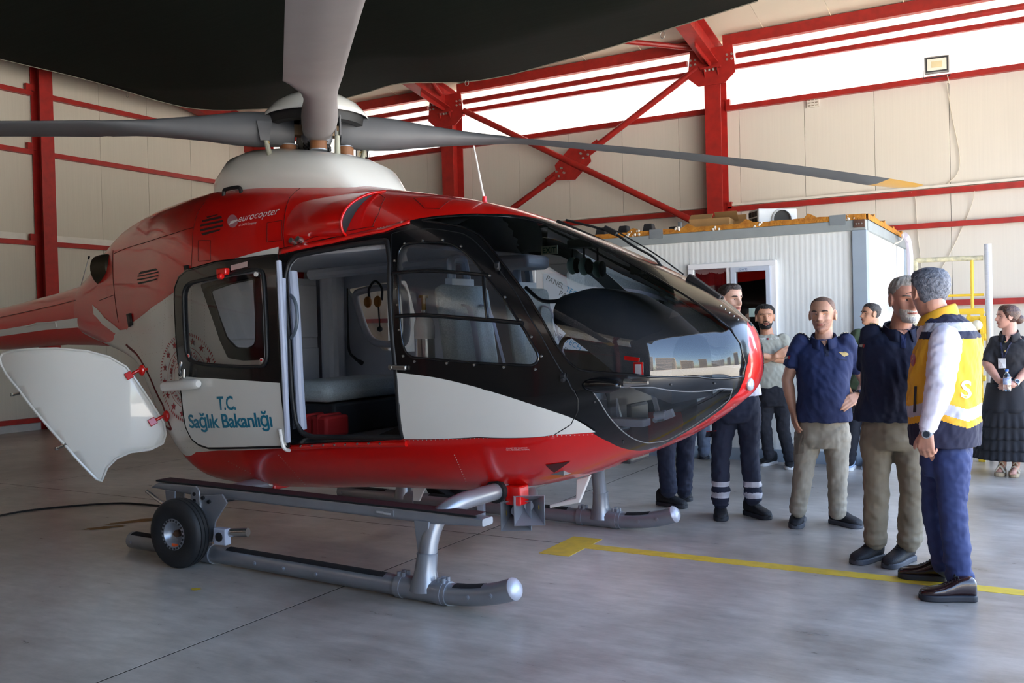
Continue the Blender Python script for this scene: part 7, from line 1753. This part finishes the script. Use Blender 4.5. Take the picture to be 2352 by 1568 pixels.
# 6 -- crossed legs beyond the nose
p = Person('person in navy work trousers with crossed ankles, legs showing under the nose', (1545, 1165)); p.skin = SK3; p.bw = .95
b = MB(); chin, crown = p.P(1560, 765), p.P(1556, 705); p.head(b, chin, crown, 30, 0)
neck = p.P(1558, 778); shL, shR = p.P(1522, 792), p.P(1598, 792); elL, wrL = p.P(1515, 860), p.P(1540, 900, .15); elR, wrR = p.P(1602, 860), p.P(1570, 900, .15)
hipc = p.P(1556, 935); arms = [(shL, elL, wrL), (shR, elR, wrR)]; hL, hR = p.P(1536, 945), p.P(1576, 945); kL, kR = p.P(1530, 1040, .05), p.P(1574, 1045, -.05); aL, aR = p.P(1536, 1130, .05), p.P(1570, 1130, -.10)
kR2 = p.P(1552, 1050, -.05)
p.skeleton(b, hipc, neck, chin, 20, arms); p.legs_core(b, ((hL, kL, aL), (hR, kR, aR)), hipc); p.hand(b, wrL, p.rc, -p.tc, .4, 1); p.hand(b, wrR, -p.rc, -p.tc, .4, -1); p.build_body(b)
p.cap('short_hair', hairmask(.80, .54, .22), lambda t, ph: .012, HBK, .003, seed=15); p.face(HBK)
p.top(p.P(1556, 920), neck, 15, arms, NVT, .19, 0, 0, .01, 1.7, .066)
p.trousers(hL, hR, kL, kR, aL, aR, 15, NVT, None, .95, .068)
p.shoe(p.F(1512, 1158), p.F(1576, 1168), BSH, DSO, laces=LAC); p.shoe(p.F(1570, 1138)+p.tc*.02, p.F(1578, 1152), BSH, DSO, .12)

# 7 -- grey-blue trousers, hidden behind the nose
p = Person('person in grey blue trousers by the container, mostly hidden by the nose', (1596, 1080)); p.skin = SK3; p.bw = .95
b = MB(); chin, crown = p.P(1600, 752), p.P(1598, 702); p.head(b, chin, crown, 20, 0)
neck = p.P(1599, 762); shL, shR = p.P(1570, 775), p.P(1630, 775); elL, wrL = p.P(1565, 830), p.P(1585, 865, .15); elR, wrR = p.P(1634, 830), p.P(1612, 865, .15)
hipc = p.P(1598, 895); arms = [(shL, elL, wrL), (shR, elR, wrR)]; hL, hR = p.P(1582, 902), p.P(1614, 902); kL, kR = p.P(1580, 975), p.P(1615, 975); aL, aR = p.P(1578, 1045), p.P(1617, 1040)
p.skeleton(b, hipc, neck, chin, 15, arms); p.legs_core(b, ((hL, kL, aL), (hR, kR, aR)), hipc); p.hand(b, wrL, p.rc, -p.tc, .4, 1); p.hand(b, wrR, -p.rc, -p.tc, .4, -1); p.build_body(b, .008)
p.cap('short_hair', hairmask(.80, .54, .22), lambda t, ph: .012, HBR, .003, seed=16); p.face(HBR)
p.top(p.P(1598, 885), neck, 10, arms, NVT, .19, 0, 0, .01, .7, .068)
p.trousers(hL, hR, kL, kR, aL, aR, 15, GBT, None, .90, .062)
p.shoe(p.F(1575, 1054), p.F(1573, 1072), BSH, DSO, laces=WSO); p.shoe(p.F(1617, 1046), p.F(1619, 1060), BSH, DSO)

# 8 -- green tee, behind the pilots
p = Person('man in green T-shirt looking left, standing behind the two pilots', (1960, 1094)); p.skin = SK3; p.bw = .98
b = MB(); chin, crown = p.P(1994, 744), p.P(2004, 697); p.head(b, chin, crown, -62, 4)
neck = p.P(2000, 757); shL, shR = p.P(1972, 772), p.P(2030, 772); elL, wrL = p.P(1953, 838), p.P(1950, 890, .08); elR, wrR = p.P(2034, 838), p.P(2020, 890, .08)
hipc = p.P(1985, 905); arms = [(shL, elL, wrL), (shR, elR, wrR)]; hL, hR = p.P(1968, 910), p.P(2004, 910); kL, kR = p.P(1960, 985), p.P(2000, 985); aL, aR = p.P(1950, 1062), p.P(1998, 1060)
p.skeleton(b, hipc, neck, chin, -30, arms); p.legs_core(b, ((hL, kL, aL), (hR, kR, aR)), hipc); p.hand(b, wrL, vn(p.rc*.2-up3), p.rc, .4, 1); p.hand(b, wrR, -up3, -p.rc, .4, -1); p.build_body(b)
p.face(HBK); p.cap('short_hair', hairmask(.80, .56, .26), lambda t, ph: .012+.01*max(0, t-.8), pm('ash_hair', (74, 70, 70), .6, var=.3, vscale=60, bump=.8, bscale=120), .003, seed=17)
GRN = pm('green_tee', (62, 78, 58), .9, var=.06, bump=.25, bscale=14); p.top(p.P(1982, 892), neck, -25, arms, GRN, .19, .02, 0, .012, .62, .070)
p.trousers(hL, hR, kL, kR, aL, aR, -25, DNM, None, .86, .058); p.shoe(p.F(1956, 1074), p.F(1944, 1082), BLS, WSO); p.shoe(p.F(2002, 1070), p.F(1990, 1080), BLS, WSO)

# 9 -- woman in black tiered dress
p = Person('woman in black tiered dress with lanyard holding a water bottle', (2318, 1088)); p.skin = SK5; p.bw = .86; p.k = .92
b = MB(); chin, crown = p.P(2303, 752), p.P(2322, 700); p.head(b, chin, crown, -68, 0, .96)
neck = p.P(2318, 768); shL, shR = p.P(2288, 784), p.P(2346, 786); elL, wrL = p.P(2266, 835, .05), p.P(2294, 874, .20); elR, wrR = p.P(2362, 846, .05), p.P(2332, 880, .20)
hipc = p.P(2318, 905); arms = [(shL, elL, wrL), (shR, elR, wrR)]; hL, hR = p.P(2304, 915), p.P(2336, 915); kL, kR = p.P(2302, 990), p.P(2336, 990); aL, aR = p.P(2303, 1068), p.P(2334, 1070)
p.skeleton(b, hipc, neck, chin, -12, arms)
for h_, k_, a_ in ((hL, kL, aL), (hR, kR, aR)): limb(b, [hipc, h_, h_+(k_-h_)*.5, k_, k_+(a_-k_)*.4, a_], [.08, .072, .062, .046, .044, .032])
for a_, tp_ in ((aL, p.F(2296, 1092)), (aR, p.F(2327, 1097))):      # feet
    t2 = np.array([tp_[0], tp_[1], .045]); limb(b, [a_, a_*.6+t2*.4-up3*.0, t2], [.032, .030, .022])
    for k in range(5): q0 = t2+p.rc*(-.022+.011*k); b.tube([q0-vn(t2-a_)*.01, q0+vn(np.array([*(t2-a_)[:2], 0]))*.022-up3*.012], [.008, .0065], 7)
p.hand(b, wrL, vn(p.P(2316, 884, .25)-wrL), vn(-p.tc*.8+up3*.2), .45, 1, .92); p.hand(b, wrR, vn(p.P(2308, 888, .25)-wrR), vn(-p.tc*.8), .45, -1, .92)
p.build_body(b); p.face(pm('brown_brow', (70, 48, 40), .8))
p.cap('parted_hair', hairmask(.74, .34, .10), lambda t, ph: .016+.012*math.exp(-((abs(ph)-2.6)/.7)**2-((t-.5)/.3)**2), HAU, .002, seed=21)
q = MB(); bp_ = p.hpt(.36, PI, .105); q.ball(bp_, (.05, .05, .045), 12, 9); q.tube(smoothline([p.hpt(.72, .9, .088), p.hpt(.45, .85, .088), p.hpt(.2, .9, .082)], 5), .006, 6); q.build('hair_bun', HAU, p.t, True)
BKD = pm('black_dress', (36, 36, 42), .85, var=.1, vscale=6, bump=.35, bscale=14)
f_, r_ = p.frame(-12); hem = p.P(2316, 905)
dr_ = p.top(hem, neck, -12, arms, BKD, .175, .01, .03, .0, .92, .058, name='dress_bodice')
for nm, za, zb2, ra, rb, yw in (('dress_skirt', p.P(2316, 880)[2], p.P(2316, 945)[2], .150, .205, 8), ('dress_tier', p.P(2316, 940)[2], p.P(2316, 978)[2], .195, .235, 22), ('dress_tier', p.P(2316, 972)[2], p.P(2316, 1005)[2], .215, .255, 24), ('dress_tier', p.P(2316, 999)[2], p.P(2316, 1030)[2], .235, .272, 26), ('dress_tier', p.P(2316, 1024)[2], p.P(2316, 1052)[2], .25, .288, 28)):
    V = []; F = []; n = 120; m = 6; cc = p.P(2312, 960)
    for j in range(m+1):
        t = j/m; R0 = ra+(rb-ra)*t
        for i in range(n):
            a = 2*PI*i/n; R1 = R0*(1+.045*t*math.sin(a*yw+.7*math.sin(a*3))+.02*math.sin(a*5)); d_ = f_*math.cos(a)*.80+r_*math.sin(a); V.append(np.array([cc[0], cc[1], za+(zb2-za)*t])+d_*R1)
    F = [(j*n+i, (j+1)*n+i, (j+1)*n+(i+1) % n, j*n+(i+1) % n) for j in range(m) for i in range(n)]
    o = obj(nm, V, F, BKD, p.t, True, 180); md = o.modifiers.new('s', 'SOLIDIFY'); md.thickness = .004
p.collar(neck+p.tc*.008, -12, BKD, .062, .03, .8)
decal(p, 'throat', dr_, [(2308, 764), (2326, 765), (2312, 786)], SK5, .006)
LAN = pm('lanyard_print', (52, 54, 84), .7, var=.3, vscale=40)
for a, c in (((2299, 786), (2303, 822)), ((2326, 778), (2305, 822))): decal(p, 'lanyard', dr_, [(a[0]-2, a[1]), (a[0]+2, a[1]), (c[0]+2, c[1]), (c[0]-2, c[1])], LAN, .008)
decal(p, 'name_badge', dr_, [(2292, 823), (2310, 823), (2311, 845), (2293, 846)], pm('badge_white', (232, 234, 238), .4), .012)
for y in (785, 806, 848, 897, 914, 935): decal(p, 'dress_button', dr_, [(2309+2*math.cos(a), y+2*math.sin(a)) for a in np.linspace(0, 2*PI, 9)[:-1]], GOLD, .012, sub=1)
watch(p, wrR, vn(wrR-elR))
for a_, tp_ in ((aL, (2296, 1093)), (aR, (2327, 1098))):
    t2 = p.F(*tp_); hl = np.array([a_[0], a_[1], 0])-p.tc*.03; d_ = vn(np.array([*(t2-hl)[:2], 0])); rr_ = np.cross(d_, up3)
    q = MB(); poly = [(-.02, .03), (.10, .036), (.20, .042), (.235, .025), (.24, 0), (.235, -.025), (.20, -.042), (.10, -.036), (-.02, -.03)]; q.prism(poly, hl, d_, rr_, up3, .035); so_ = q.build('sandal', pm('cork_sole', (188, 164, 132), .8), p.t, bevel=.006)
    q = MB(); q.tube(smoothline([hl+d_*.17-rr_*.042+up3*.03, hl+d_*.16+up3*.085, hl+d_*.17+rr_*.042+up3*.03], 5), .009, 6); q.build('sandal_strap', pm('pale_gold_strap', (206, 192, 170), .5), so_, True); q = MB(); q.tube(smoothline([hl+d_*.07-rr_*.035+up3*.04, hl+d_*.09+up3*.115, hl+d_*.07+rr_*.035+up3*.04], 5), .008, 6); q.build('sandal_strap', pm('pale_gold_strap', (206, 192, 170), .5), so_, True)
bc = p.G+p.P(2313, 872, .27)
bt = thing('water_bottle', 'small clear water bottle with blue cap held in her clasped hands', 'bottle', tuple(bc-up3*.10))
q = MB(); q.lathe([(.001, 0), (.028, 0), (.031, .01), (.031, .05), (.029, .06), (.031, .07), (.031, .12), (.024, .145), (.012, .16), (.012, .175)], (0, 0, 0), (0, 0, 1), 20); q.build('bottle_body', glass('bottle_plastic', (.82, .9, .95), .05), bt, True)
q = MB(); q.lathe([(.0315, .06), (.0315, .115)], (0, 0, 0), (0, 0, 1), 20); q.build('bottle_label', pm('label_blue', (70, 110, 190), .4, var=.4, vscale=30, col2=(220, 226, 236)), bt, True)
q = MB(); q.cyl((0, 0, .172), (0, 0, .192), .015, 14); q.build('bottle_cap', pm('cap_blue', (50, 110, 200), .4), bt, True)
